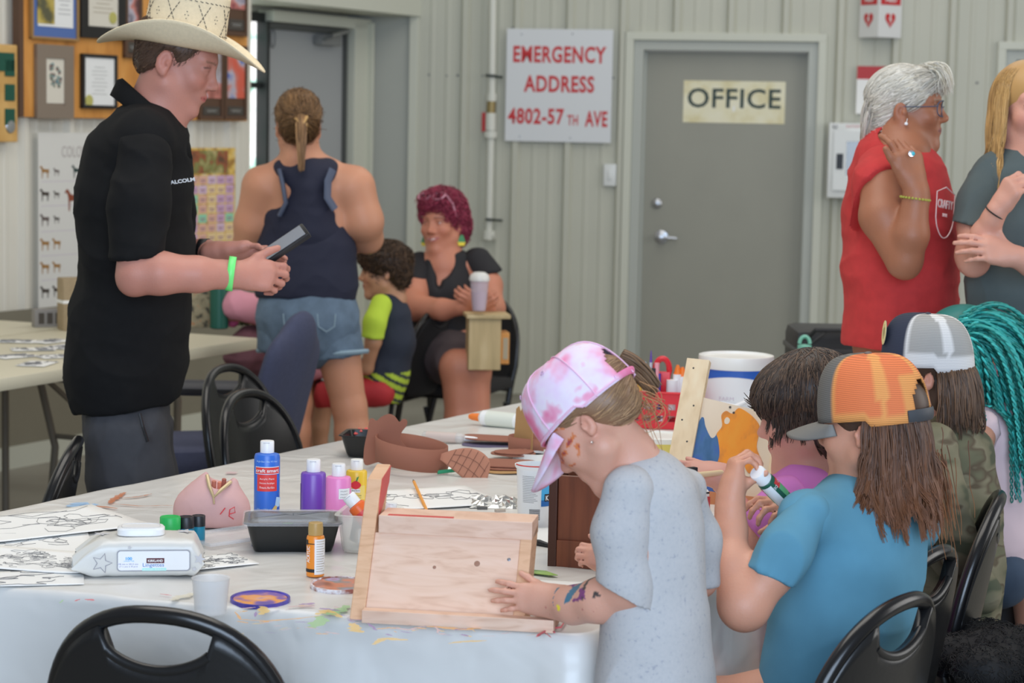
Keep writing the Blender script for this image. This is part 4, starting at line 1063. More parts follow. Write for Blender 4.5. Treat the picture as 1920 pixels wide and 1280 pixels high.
 wb.build('hair_tie',mat('black_rubber'),t,True)
make_girl()
# ================================================================== 8. small girl in grey dress and tie-dye cap
def tie(name):
 return ramp_mat(name,[(0.34,(226,120,158)),(0.42,(232,168,194)),(0.49,(222,200,226)),(0.56,(228,210,232)),(0.60,(228,158,184)),(0.68,(216,100,142))],13,0.85,3.0,bump=0.05)
def make_small_girl():
 Y=3.33
 t=thing('person','small girl in speckled grey dress and pink tie-dye cap leaning over wooden box','person',(*P(1222,1150,Y)[:2],0))
 b=Body();sc=(0.82,0.84,0.80)
 M=b.head(P(1117,792,Y),294,47,0,sc,child=True,fat=0.006,neck=False)
 b.L([(1150,815,Y,44),(1186,852,Y,40),(1212,905,Y,50)],0.025)
 b.L([(1215,930,Y,62),(1220,1010,Y,72),(1222,1150,Y,78)],0.04,unit([0.6,0.8,0]),1.2)
 b.L([(1170,935,Y-0.06,40),(1172,1040,Y-0.06,40),(1180,1095,Y-0.06,40)],0.02)
 b.L([(1180,1098,Y-0.06,41),(1120,1126,Y-0.03,38),(1075,1134,Y-0.0,33),(1036,1128,Y+0.03,27)],0.02)
 b.hand(P(1034,1126,Y+0.035),V3(-1,0.2,0.05),V3(-0.17,-0.9,0.4),0.56,thumb=1,curl=((8,14,10),(6,12,10),(8,12,10),(10,16,12)),spread=6,tdir=V3(-0.6,0.7,0.5),rw=0.036)
 b.L([(1282,930,Y+0.12,32),(1308,1050,Y+0.16,30),(1312,1088,Y+0.17,29),(1220,1075,Y+0.24,24),(1160,1060,Y+0.24,18)],0.02)
 b.hand(P(1152,1058,Y+0.24),V3(-0.9,0.0,0.35),V3(0,-0.8,0.5),0.5,thumb=1,curl=((35,60,40),)*4,spread=2,rw=0.03)
 for dy in(-0.06,0.08):b.L([(1225,1400,Y+dy,50),(1228,1700,Y+dy,40),(1228,1990,Y+dy,28)],0.02)
 b.sd.cut((0,0,0.03),(0,0,-1))
 Mi=M.inverted()
 def paint(V,C):
  q=xf(V,Mi)/np.array(sc);w=snoise(q*130,5)+0.6*snoise(q*260,8)
  reg=(q[:,0]>-0.09)&(np.hypot(q[:,1]-0.062,q[:,2]-0.0)<0.04)&(q[:,1]>0.02)
  C[reg&(w>0.35)]=rgb(196,110,60);C[reg&(w>0.95)]=rgb(150,60,66)
  # painted forearm
  a, c_=P(1065,1120,Y-0.03), P(1135,1110,Y-0.04);n1=snoise(V*75,2);n2=snoise(V*110,9)
  ax=P(1180,1098,Y-0.06)-P(1036,1130,Y+0.03);tt=((V-P(1036,1130,Y+0.03))@ax)/(ax@ax)
  up=(V[:,2]-(P(1036,1130,Y+0.03)[2]+tt*ax[2]));near=np.linalg.norm(V-(P(1036,1130,Y+0.03)+tt[:,None]*ax),axis=1)<0.05
  band=near&(tt>0.16)&(tt<0.85)&(up>-0.004)
  C[band&(n1>0.25)&(tt<0.52)]=rgb(70,110,130);C[band&(n1<0.1)&(n2>-0.3)&(tt>0.3)&(tt<0.62)]=rgb(120,60,110)
  C[band&(tt>0.58)&(n2>0.1)]=rgb(70,62,60)
  sp=near&(tt>-0.05)&(tt<0.95)&(snoise(V*300,4)>1.25);C[sp]=rgb(170,90,90)
  sp=near&(tt>0.22)&(tt<0.35)&(up<-0.002)&(up>-0.012);C[sp&(n2>0.5)]=rgb(225,200,60)
  return C
 b.finish(t,(212,158,136),0.0032,brow=(130,95,70),blush=0.3,extra_paint=paint)
 # dress
 lat=unit([0.6,0.8,0])
 body=gsd([(1212,893,Y,46),(1222,930,Y,66),(1228,1000,Y,74),(1226,1080,Y,78),(1226,1180,Y,88),(1226,1280,Y,100),(1228,1500,Y,122)],0.04,lat,1.18,hem=(P(1226,1480,Y),(0,0,-1)))
 body.cone(P(1182,915,Y-0.02),P(1285,915,Y+0.1),m(38,Y),m(38,Y),0.05)
 sl=gsd([(1178,922,Y-0.06,50),(1164,1000,Y-0.065,53),(1172,1095,Y-0.065,54),(1176,1180,Y-0.065,54)],0.03,hem=(P(1158,1112,Y-0.06),unit([-0.42,0,-0.9])),hollow=[(1160,1140,Y-0.06,46),(1150,1200,Y-0.06,50)])
 sl2=gsd([(1280,925,Y+0.12,42),(1306,1010,Y+0.15,40),(1314,1130,Y+0.17,38)],0.03,hem=(P(1316,1096,Y+0.17),unit([0.0,0,-1])))
 grey=ramp_mat('speckled_grey',[(0.28,(160,160,168)),(0.38,(182,181,182)),(0.62,(188,186,186)),(0.76,(174,174,180))],150,0.9,5,k=1.12,bump=0.08)
 dr=garment([body,sl,sl2],'dress',grey,t,0.005,0.006,(9,9,5),21)
 mb=MB();ring=[P(1206+42*math.cos(a)+6*math.sin(a),877-10*math.cos(a)+14*math.sin(a)*-1,Y+0.045*math.sin(a)*1.0)for a in[2*math.pi*i/40 for i in range(40)]]
 mb.tube(ring,0.007,8,closed=True,flat=0.6).build('neckband',grey,dr,True)
 mb=MB();rs=random.Random(5)
 V=None
 # hair under the cap, ponytail through the opening, wisps
 Vs, Fs, Ns=shell(M,sc,[((0,-0.016,0.042),(0.0795,0.1,0.082)),((0,-0.055,-0.005),(0.056,0.042,0.045))],[((0,0.1,-0.02),(0.12,0.09,0.085)),((0.085,-0.002,-0.02),(0.03,0.03,0.045)),((-0.085,-0.002,-0.02),(0.03,0.03,0.045)),((0,-0.02,-0.1),(0.1,0.1,0.05))])
 T=P(1175,680,Y+0.03);S=comb(Vs,Ns,1800,0.028,lambda p:4*(T-p)/(np.linalg.norm(T-p,axis=1,keepdims=True)+1e-6),3,0.0,6);TV, TF=tubes(S,0.0008)
 r_=np.random.RandomState(4);n=420;a=r_.uniform(0,6.28,n);r=np.sqrt(r_.uniform(0,1,n))*0.017
 ro=P(1160,675,Y+0.03)+np.stack([0.5*r*np.cos(a),r*np.sin(a),r*np.cos(a)],1)
 PT=hang(ro,10,0.008,[],np.tile([1.0,0.0,-0.12],(n,1)),5,0.05,(0.5,0,0.0),stiff=0.86);cen=PT.mean(0,keepdims=True);w=np.linspace(1,0.7,11)[None,:,None];PT=cen+(PT-cen)*w;PV, PF=tubes(PT,0.0014)
 k=20;tt=np.linspace(0,1,k);WS=[]
 for i in range(26):
  a0=r_.uniform(0,1);x0, y0=1205+r_.uniform(-15,10), 735+r_.uniform(-15,20);L=r_.uniform(0.4,1)
  if i%3:WS.append([P(x0+60*L*math.sin(q*3.0)*(1-0.2*q)-10*q,y0+(60+20*a0)*q*L+6*math.sin(q*5+i),Y+0.02*math.sin(i))for q in tt])
  else:WS.append([P(x0+40*q*L+5*math.sin(q*4+i),y0+130*q*L,Y+0.02*math.sin(i))for q in tt])
 WV, WF=tubes(np.array(WS),0.0007)
 hair_mesh([(Vs,Fs,np.tile(rgb(128,98,74),(len(Vs),1))),(TV,TF,strand_cols(1800,6,4,(138,106,78),(186,150,112),1)),(PV,PF,strand_cols(n,11,4,(84,62,44),(146,112,80),2)),(WV,WF,strand_cols(26,k,4,(160,115,75),(190,140,95),2))],'hair',HAIR(),t)
 o, Mc, bt, pt=cap(t,M,sc,lambda u,v:(0.5,0.5,0.5),(0.5,0.5,0.5),opening=True,material=tie('tie_dye'),brim_len=0.078,brim_ang=24,rim_z=0.036,H=0.118,tilt=2,label='pink and white tie-dye cap')
 for ch in o.children:ch.data.materials.clear();ch.data.materials.append(tie('tie_dye'))
 bt.build('button',tie('tie_dye'),o,True)
 mb=MB()
 for q in range(6):
  mb.tube([Mc@Vector([c*1.012 for c in pt(q/6+1/12 if False else q/6,v/12)])for v in range(0,13)],0.0011,5)
 mb.tube([Mc@Vector([c*1.01 for c in pt(a/60+0.5+0.08,0.02)])for a in range(0,51)],0.002,5)
 mb.build('seam',mat('pink_seam',(226,180,205)),o)
 mb=MB()
 for q in(1/12,3/12,9/12,11/12):
  p=Mc@Vector([c*1.015 for c in pt(q,0.62)]);c0=Mc@Vector((0,0,0.03));nn=unit(np.array(p-c0))
  A=unit(np.cross(nn,(0,0,1)));B=np.cross(nn,A)
  mb.tube([np.array(p)+0.0032*(A*math.cos(z)+B*math.sin(z))for z in[2*math.pi*i/12 for i in range(12)]],0.0009,5,closed=True)
 mb.build('eyelet',mat('eyelet',(190,160,185)),o)
 st=MB();st.tube([Mc@Vector([c*1.0 for c in pt(0.5+a,0.03)])for a in[-0.09+0.18*i/10 for i in range(11)]],0.006,8,flat=0.3);st.build('strap',tie('tie_dye'),o,True)
 e=MB();c=lp(M,-0.0705,-0.01,-0.038);e.lathe([(0,-0.003),(0.003,0),(0,0.003)],Matrix.Translation(P(1110,829,Y-0.075)),8);e.build('earring',mat('silver',metal=1),t,True)
make_small_girl()
# ================================================================== 9. child in blue shirt and orange trucker cap
def make_blue_child():
 Y=3.7
 t=thing('person','child in light blue tee shirt and orange mesh cap holding up a paint bottle','person',(*P(1590,1150,Y)[:2],0))
 b=Body();sc=(0.9,0.9,0.9)
 M=b.head(P(1634,803,Y),304,6,0,sc,child=True,fat=0.003)
 b.L([(1640,850,Y,50),(1625,935,Y,52)],0.02)
 lat=unit([0.62,0.78,0])
 b.L([(1612,985,Y,80),(1595,1080,Y,92),(1560,1300,Y+0.02,100)],0.05,lat,1.3)
 b.L([(1512,985,Y-0.12,38),(1450,1065,Y-0.17,43),(1402,1132,Y-0.18,44)],0.02)
 b.sd.ell(P(1394,1144,Y-0.18),(m(33,Y),)*3,None,0.03)
 b.L([(1388,1130,Y-0.18,42),(1374,1060,Y-0.14,36),(1370,990,Y-0.1,28),(1370,935,Y-0.08,24)],0.02)
 b.hand(P(1370,930,Y-0.08),V3(0.12,0.3,0.95),V3(-0.95,-0.1,0.12),0.66,thumb=-1,curl=((45,55,25),(50,60,30),(55,62,35),(60,62,35)),spread=3,tdir=V3(0.72,-0.4,0.4),tcurl=(5,5),rw=0.032)
 b.L([(1700,1000,Y+0.2,46),(1640,1080,Y+0.16,42),(1560,1040,Y-0.02+0.12,30),(1500,965,Y+0.08,24)],0.02)
 b.hand(P(1500,962,Y+0.07),V3(-0.72,-0.5,0.3),V3(0.3,-0.2,0.9),0.66,thumb=1,curl=((15,40,30),(20,50,35),(25,55,35),(30,60,35)),spread=4,tdir=V3(-0.6,-0.2,-0.6),rw=0.03)
 for dx, dy in((-20,-0.06),(20,0.14)):b.L([(1570+dx,1300,Y+dy,75),(1350+dx,1330,Y+dy+0.1,55),(1350+dx,1700,Y+dy+0.12,40),(1350+dx,1880,Y+dy+0.12,32)],0.03)
 b.sd.cut((0,0,0.03),(0,0,-1))
 b.finish(t,(206,148,122),0.0036,brow=(96,70,52),blush=0.3)
 s1=gsd([(1622,945,Y,58),(1615,985,Y,88),(1603,1060,Y,102),(1580,1160,Y,106),(1566,1260,Y+0.02,112),(1560,1400,Y+0.02,116)],0.05,lat,1.32,hem=(P(1560,1370,Y),(0,0,-1)))
 s1.cone(P(1512,968,Y-0.12),P(1715,985,Y+0.14),m(46,Y),m(44,Y),0.05)
 hn=unit(P(1402,1132,Y-0.18)-P(1505,970,Y-0.14))
 s2=gsd([(1515,962,Y-0.13,52),(1475,1030,Y-0.16,58),(1405,1150,Y-0.18,62)],0.03,hem=(P(1446,1090,Y-0.17),unit(hn+V3(0.1,0,-0.1))),hollow=[(1440,1085,Y-0.17,52),(1395,1165,Y-0.18,56)])
 s3=gsd([(1712,985,Y+0.16,48),(1660,1060,Y+0.18,50)],0.03)
 garment([s1,s2,s3],'tee_shirt',mat('light_blue_cotton',(86,138,160),rough=0.88,var=0.05,scale=18,k=1.2),t,0.0055,0.013,(7,7,5),33)
 lg=SD()
 for dx, dy in((-20,-0.06),(20,0.14)):lg.chain([(P(1570+dx,1320,Y+dy),m(86,Y)),(P(1350+dx,1345,Y+dy+0.1),m(64,Y)),(P(1345+dx,1700,Y+dy+0.12),m(50,Y)),(P(1345+dx,1830,Y+dy+0.12),m(44,Y))],0.03)
 garment([lg],'black_leggings',mat('black_leggings',(38,38,42),rough=0.8),t,0.009,0.004)
 # hair
 V, F, N=shell(M,sc,[((0,-0.012,0.04),(0.080,0.098,0.082)),((0,-0.030,0.04),(0.075,0.081,0.072)),((0,-0.045,-0.04),(0.074,0.05,0.07))],[((0,0.115,-0.03),(0.1,0.088,0.1)),((-0.088,0.0,-0.015),(0.024,0.026,0.04)),((0.088,0.0,-0.015),(0.024,0.026,0.04))])
 rs=np.random.RandomState(8);n=3000;th=rs.uniform(-1.0,1.0,n)*2.25+math.pi;el=rs.uniform(-0.02,0.035,n)
 loc=np.stack([0.079*np.sin(th),-0.012+0.094*np.cos(th),el],1);ro=xf(loc*np.array(sc),M)
 ro=ro[(loc[:,1]<-0.02)];n=len(ro);cc=lp(M,0,-0.01,0.02)
 d0=(ro-cc)*2+np.array([0.0,0,-0.22]);d0[:,2]-=0.1
 coll=[he(M,sc,(0,-0.012,0.03),(0.082,0.1,0.085),0.0),he(M,sc,(0,0.0,-0.03),(0.078,0.08,0.09),0.0),('c',P(1640,850,Y),P(1625,935,Y),0.06,0.065),('c',P(1515,972,Y-0.12),P(1715,985,Y+0.14),0.055,0.055),('c',P(1615,985,Y),P(1600,1080,Y),0.105,0.115)]
 PT=clump(hang(ro,19,0.0094,coll,d0,5,0.2,(0.05,-0.05,0),stiff=0.82),110,0.6,0.010,1.2,4,0.025,(0.9,-0.3,0.5));PV, PF=tubes(PT,0.0013)
 n5=900;ro5=xf(np.stack([-0.074+rs.normal(0,0.004,n5),-0.036+rs.normal(0,0.006,n5),rs.uniform(-0.045,0.0,n5)],1)*np.array(sc),M)
 P5=clump(hang(ro5,16,0.0088,coll,np.tile([-0.25,-0.35,-1.0],(n5,1))+rs.normal(0,0.12,(n5,3)),11,0.25,(-0.14,-0.12,0),stiff=0.8),40,0.6,0.008,1.1,6,0.02,(-0.9,-0.3,0.35));V5, F5=tubes(P5,0.0013)
 n4=120;ro2=P(1735,850,Y)+rs.normal(0,0.02,(n4,3));PT2=hang(ro2,16,0.009,[],np.tile([0.35,0,-1.0],(n4,1))+rs.normal(0,0.25,(n4,3)),8,0.3,(0.18,0,0));PV2, PF2=tubes(PT2,0.0011)
 hair_mesh([(V,F,np.tile(rgb(70,48,36),(len(V),1))),(PV,PF,strand_cols(n,20,4,(62,42,32),(118,80,56),2,tip=(128,82,54))),(V5,F5,strand_cols(n5,17,4,(66,45,34),(122,82,58),5,tip=(128,82,54))),(PV2,PF2,strand_cols(n4,17,4,(96,62,44),(150,100,66),3,tip=(160,104,62)))],'hair',HAIR(),t)
 # cap
 org=np.array(rgb(250,150,84));orgd=np.array(rgb(222,120,72));gr=np.array(rgb(104,102,98));dk=np.array(rgb(60,62,66))
 def cf(u,v):
  u=u%1.0;d=min(u,1-u)
  if d<0.168:return gr
  if d<0.182:return org
  for q in(2/6,0.5,4/6):
   if abs(u-q)<(0.010+0.004*(1-v))/max(0.25,math.cos(v*1.5)):return org*1.05
  if v<0.06:return org
  if abs(u-0.5)<0.10 and v<0.50:return org
  return orgd
 M_=mat('trucker_mesh',attr=True,rough=0.8)
 if 'wv' not in M_:
  N_=M_.node_tree.nodes;L_=M_.node_tree.links;tc=N_.new('ShaderNodeTexCoord');wv=N_.new('ShaderNodeTexWave');wv.bands_direction='Z';wv.inputs['Scale'].default_value=90;wv.inputs['Distortion'].default_value=0.6
  L_.new(tc.outputs['Object'],wv.inputs[0]);r=N_.new('ShaderNodeMapRange');r.inputs[3].default_value=0.72;r.inputs[4].default_value=1.08;L_.new(wv.outputs['Fac'],r.inputs[0])
  mx=N_.new('ShaderNodeMix');mx.data_type='RGBA';mx.blend_type='MULTIPLY';mx.inputs[0].default_value=1
  at=[q for q in N_ if q.type=='ATTRIBUTE'][0];L_.new(at.outputs['Color'],mx.inputs[6]);L_.new(r.outputs[0],mx.inputs[7]);L_.new(mx.outputs[2],N_['Principled BSDF'].inputs['Base Color'])
 o, Mc, bt, pt=cap(t,M,sc,cf,lambda u,v:gr*1.15,opening=True,material=M_,rim_z=0.026,H=0.124,brim_len=0.072,brim_ang=10,tilt=-3,label='orange mesh trucker cap with grey front and brim')
 bt.build('button',mat('cap_button',(100,90,84)),o,True)
 st=MB();st.tube([Mc@Vector([c*1.01 for c in pt(0.5+a,0.05)])for a in[-0.1+0.2*i/12 for i in range(13)]],0.011,8,flat=0.22);st.build('strap',mat('strap_grey',(62,64,68)),o,True)
 mb=MB();rr=random.Random(3)
 for q in range(3):
  pts=[]
  for i in range(30):
   u=-0.75+1.1*i/29;v=0.80+0.10*math.sin(i*1.7+q*2)*rr.uniform(0.4,1)-0.06*q
   pts.append((u,v))
 o2, Mc2, bt2, pt2=o, Mc, bt, pt
make_blue_child()
# ================================================================== 10. dark haired child in purple shirt
def make_purple_child():
 Y=4.15
 t=thing('person','dark-haired child in purple tee shirt painting the blue and orange board','person',(*P(1520,1100,Y)[:2],0))
 b=Body();sc=(0.88,0.9,0.88)
 M=b.head(P(1512,778,Y),286,14,0,sc,child=True,fat=0.006)
 b.L([(1520,840,Y,42),(1524,885,Y,46)],0.02);lat=unit([0.5,0.86,0])
 b.L([(1520,930,Y,70),(1530,1100,Y,82),(1540,1250,Y,88)],0.05,lat,1.3)
 b.L([(1450,950,Y-0.1,34),(1425,1000,Y-0.12,33),(1408,1022,Y-0.12,32),(1385,960,Y-0.06,24),(1350,895,Y-0.03,19)],0.02)
 b.hand(P(1352,890,Y-0.03),V3(-0.95,0.05,0.12),V3(0.1,-0.6,0.75),0.62,thumb=1,curl=((10,20,15),(35,55,35),(45,60,35),(50,60,35)),spread=2,rw=0.03)
 for dy in(-0.08,0.1):b.L([(1540,1230,Y+dy,62),(1400,1250,Y+dy+0.1,48),(1400,1640,Y+dy+0.1,34),(1400,1730,Y+dy+0.1,30)],0.02)
 b.sd.cut((0,0,0.03),(0,0,-1))
 b.finish(t,(208,150,132),0.0045,brow=(60,46,38),blush=0.3)
 s1=gsd([(1522,905,Y,52),(1520,940,Y,76),(1528,1050,Y,86),(1535,1180,Y,92),(1540,1300,Y,96)],0.05,lat,1.3,hem=(P(1540,1270,Y),(0,0,-1)))
 s2=gsd([(1470,935,Y-0.08,44),(1440,980,Y-0.11,46),(1415,1040,Y-0.13,48)],0.03,hem=(P(1426,1004,Y-0.12),unit([-0.75,0,-0.62])))
 garment([s1,s2],'tee_shirt',mat('purple_cotton',(190,112,180),rough=0.88),t,0.006,0.007,(13,13,9),17)
 lg=SD()
 for dy in(-0.08,0.1):lg.chain([(P(1540,1230,Y+dy),m(70,Y)),(P(1400,1255,Y+dy+0.1),m(54,Y)),(P(1400,1600,Y+dy+0.1),m(42,Y))],0.03)
 garment([lg],'trousers',mat('black_leggings'),t,0.01,0.003)
 V, F, N=shell(M,sc,[((0,-0.018,0.05),(0.094,0.115,0.098)),((0,-0.05,-0.03),(0.088,0.07,0.09)),((0,0.045,0.06),(0.088,0.062,0.06))],[((0,0.12,-0.04),(0.1,0.07,0.08)),((-0.06,0.085,-0.06),(0.06,0.06,0.06)),((0,0.03,-0.11),(0.12,0.09,0.06))])
 c0=lp(M,0,-0.03,0.14);S=comb(V,N,3600,0.034,lambda p:5*(p-c0)+np.array([0,0,-0.6]),3,0.0,7);TV, TF=tubes(S,0.0015)
 rs=np.random.RandomState(5);n=1100;th=rs.uniform(0,2*math.pi,n);loc=np.stack([0.088*np.sin(th),-0.015+0.108*np.cos(th),0.02+rs.uniform(-0.03,0.03,n)],1);loc=loc[loc[:,1]<0.075]
 ro=xf(loc*np.array(sc),M);n=len(ro);PT=clump(hang(ro,7,0.0068,[he(M,sc,(0,-0.012,0.0),(0.088,0.1,0.09),0.0)],np.tile([0,0,-1.0],(n,1)),4,0.12),70,0.5,0.005,1.0,2);PV, PF=tubes(PT,0.0014)
 hair_mesh([(V,F,np.tile(rgb(50,39,34),(len(V),1))),(TV,TF,strand_cols(3600,7,4,(38,29,26),(102,80,64),1)),(PV,PF,strand_cols(n,8,4,(38,29,26),(84,64,52),2))],'hair',HAIR(),t)
make_purple_child()
# ================================================================== 11. child in camouflage hoodie, navy and white cap
def make_camo_child():
 Y=4.7
 t=thing('person','child in camouflage hoodie and navy and white mesh cap','person',(*P(1790,1100,Y)[:2],0))
 b=Body();sc=(0.92,0.9,0.92)
 M=b.head(P(1733,703,Y),284,2,0,sc,child=True)
 b.L([(1745,750,Y,38),(1765,800,Y,42)],0.02);lat=unit([0.4,0.9,0])
 b.L([(1780,850,Y,56),(1790,1000,Y,64),(1790,1130,Y,68)],0.05,lat,1.25)
 b.L([(1745,850,Y-0.12,34),(1735,960,Y-0.14,30),(1650,985,Y-0.1,24)],0.02)
 b.hand(P(1650,985,Y-0.1),V3(-1,0,0),V3(0,-0.3,1),0.65,curl=((20,30,20),)*4,rw=0.03)
 for dy in(-0.07,0.1):b.L([(1790,1120,Y+dy,48),(1690,1130,Y+dy+0.05,40),(1690,1500,Y+dy+0.05,28),(1690,1540,Y+dy+0.05,26)],0.02)
 b.finish(t,(196,140,116),0.005,brow=(80,60,48),blush=0.3)
 camo=ramp_mat('camouflage',[(0.40,(72,76,58)),(0.46,(104,100,78)),(0.56,(118,112,90)),(0.60,(84,72,56)),(0.66,(98,96,74))],9,0.9,1.5,(1,1,2.2))
 s1=gsd([(1768,815,Y,46),(1785,850,Y,64),(1795,950,Y,72),(1795,1060,Y,76),(1795,1200,Y,78)],0.05,lat,1.28,hem=(P(1790,1160,Y),(0,0,-1)))
 s2=gsd([(1752,835,Y-0.1,42),(1765,930,Y-0.16,42),(1800,1040,Y-0.16,38),(1840,1112,Y-0.14,34),(1760,1120,Y-0.1,30),(1660,1000,Y-0.1,28)],0.03)
 hood=SD();hood.chain([(P(1800,812,Y+0.02),m(30,Y)),(P(1838,862,Y+0.0),m(28,Y)),(P(1840,920,Y-0.02),m(26,Y)),(P(1822,935,Y-0.02),m(18,Y))],0.03)
 hood.chain([(P(1800,812,Y+0.1),m(28,Y)),(P(1836,862,Y+0.12),m(26,Y)),(P(1838,915,Y+0.1),m(22,Y))],0.03)
 hood.chain([(P(1735,800,Y-0.02),m(20,Y)),(P(1770,793,Y-0.04),m(20,Y)),(P(1805,812,Y),m(26,Y))],0.03)
 ho=garment([s1,s2],'hoodie',camo,t,0.007,0.008,(12,12,10),6);garment([hood],'hood',camo,ho,0.006,0.005,(14,14,10),3)
 lg=SD()
 for dy in(-0.07,0.1):lg.chain([(P(1790,1140,Y+dy),m(54,Y)),(P(1690,1150,Y+dy+0.05),m(44,Y)),(P(1690,1480,Y+dy+0.05),m(34,Y))],0.03)
 garment([lg],'trousers',mat('black_leggings'),t,0.012,0.003)
 rs=np.random.RandomState(8);n=2200;th=rs.uniform(-1.0,1.0,n)*1.9+math.pi;loc=np.stack([0.079*np.sin(th),-0.012+0.092*np.cos(th),rs.uniform(-0.01,0.03,n)],1)
 loc=loc[(loc[:,1]<-0.034)];ro=xf(loc*np.array(sc),M);n=len(ro)
 V, F, N=shell(M,sc,[((0,-0.012,0.04),(0.078,0.096,0.080)),((0,-0.040,-0.04),(0.076,0.052,0.06))],[((0,0.11,-0.03),(0.1,0.1,0.1)),((-0.088,0.0,-0.015),(0.024,0.03,0.04))])
 PT=clump(hang(ro,11,0.0115,[he(M,sc,(0,-0.02,0.0),(0.084,0.104,0.1),0.0),('c',P(1745,750,Y),P(1765,800,Y),0.06,0.07)],(ro-lp(M,0,0,0))+np.array([0,0,-0.1]),5,0.12),90,0.45,0.006,1.2,3);PV, PF=tubes(PT,0.0016)
 hair_mesh([(V,F,np.tile(rgb(66,48,36),(len(V),1))),(PV,PF,strand_cols(n,12,4,(58,42,32),(118,88,64),2))],'hair',HAIR(),t)
 nv=np.array(rgb(44,50,68));wh=np.array(rgb(214,212,210));ms=np.array(rgb(160,158,154))
 def cf(u,v):
  u=u%1.0;d=min(u,1-u)
  if d<0.168:return nv
  if d<0.182:return wh
  for q in(2/6,0.5,4/6):
   if abs(u-q)<0.013/max(0.25,math.cos(v*1.5)):return wh
  if v<0.16:return wh
  return ms
 o, Mc, bt, pt=cap(t,M,sc,cf,lambda u,v:nv,opening=False,material=mat('trucker_mesh'),rim_z=0.03,H=0.122,label='navy and white mesh trucker cap')
 bt.build('button',mat('navy_button',(40,46,62)),o,True)
 # round emblem on the front panels
 e=MB();e2=MB();c=Mc@Vector([q*1.03 for q in pt(0.955,0.40)]);c0=Mc@Vector((0,0.0,0.03));nn=unit(np.array(c-c0)*np.array([1,1,0.2]));A=unit(np.cross((0,0,1),nn));B=np.cross(nn,A);Me=frame(A,B,nn,c)
 for r0, r1, tgt in((0.024,0.027,e),(0.0,0.014,e)):tgt.lathe([(r0,0.001),(r1,0.001),(r1,0.002),(r0,0.002)]if r0 else[(0,0.001),(r1,0.001),(r1,0.002),(0,0.002)],Me,28)
 e2.lathe([(0,0),(0.027,0),(0.027,0.0012),(0,0.0012)],Me,28)
 eo=e2.build('emblem',mat('navy_button'),o);e.build('emblem_ring',mat('cream_thread',(220,205,150)),eo)
 for i in range(14):
  a=2*math.pi*i/14;lettering('NORTHWESTERNFA'[i],0.009,Me@Matrix.Translation((0.019*math.sin(a),0.019*math.cos(a),0.0015))@Matrix.Rotation(-a,4,'Z'),mat('cream_thread'),eo,name='emblem_letter')
make_camo_child()
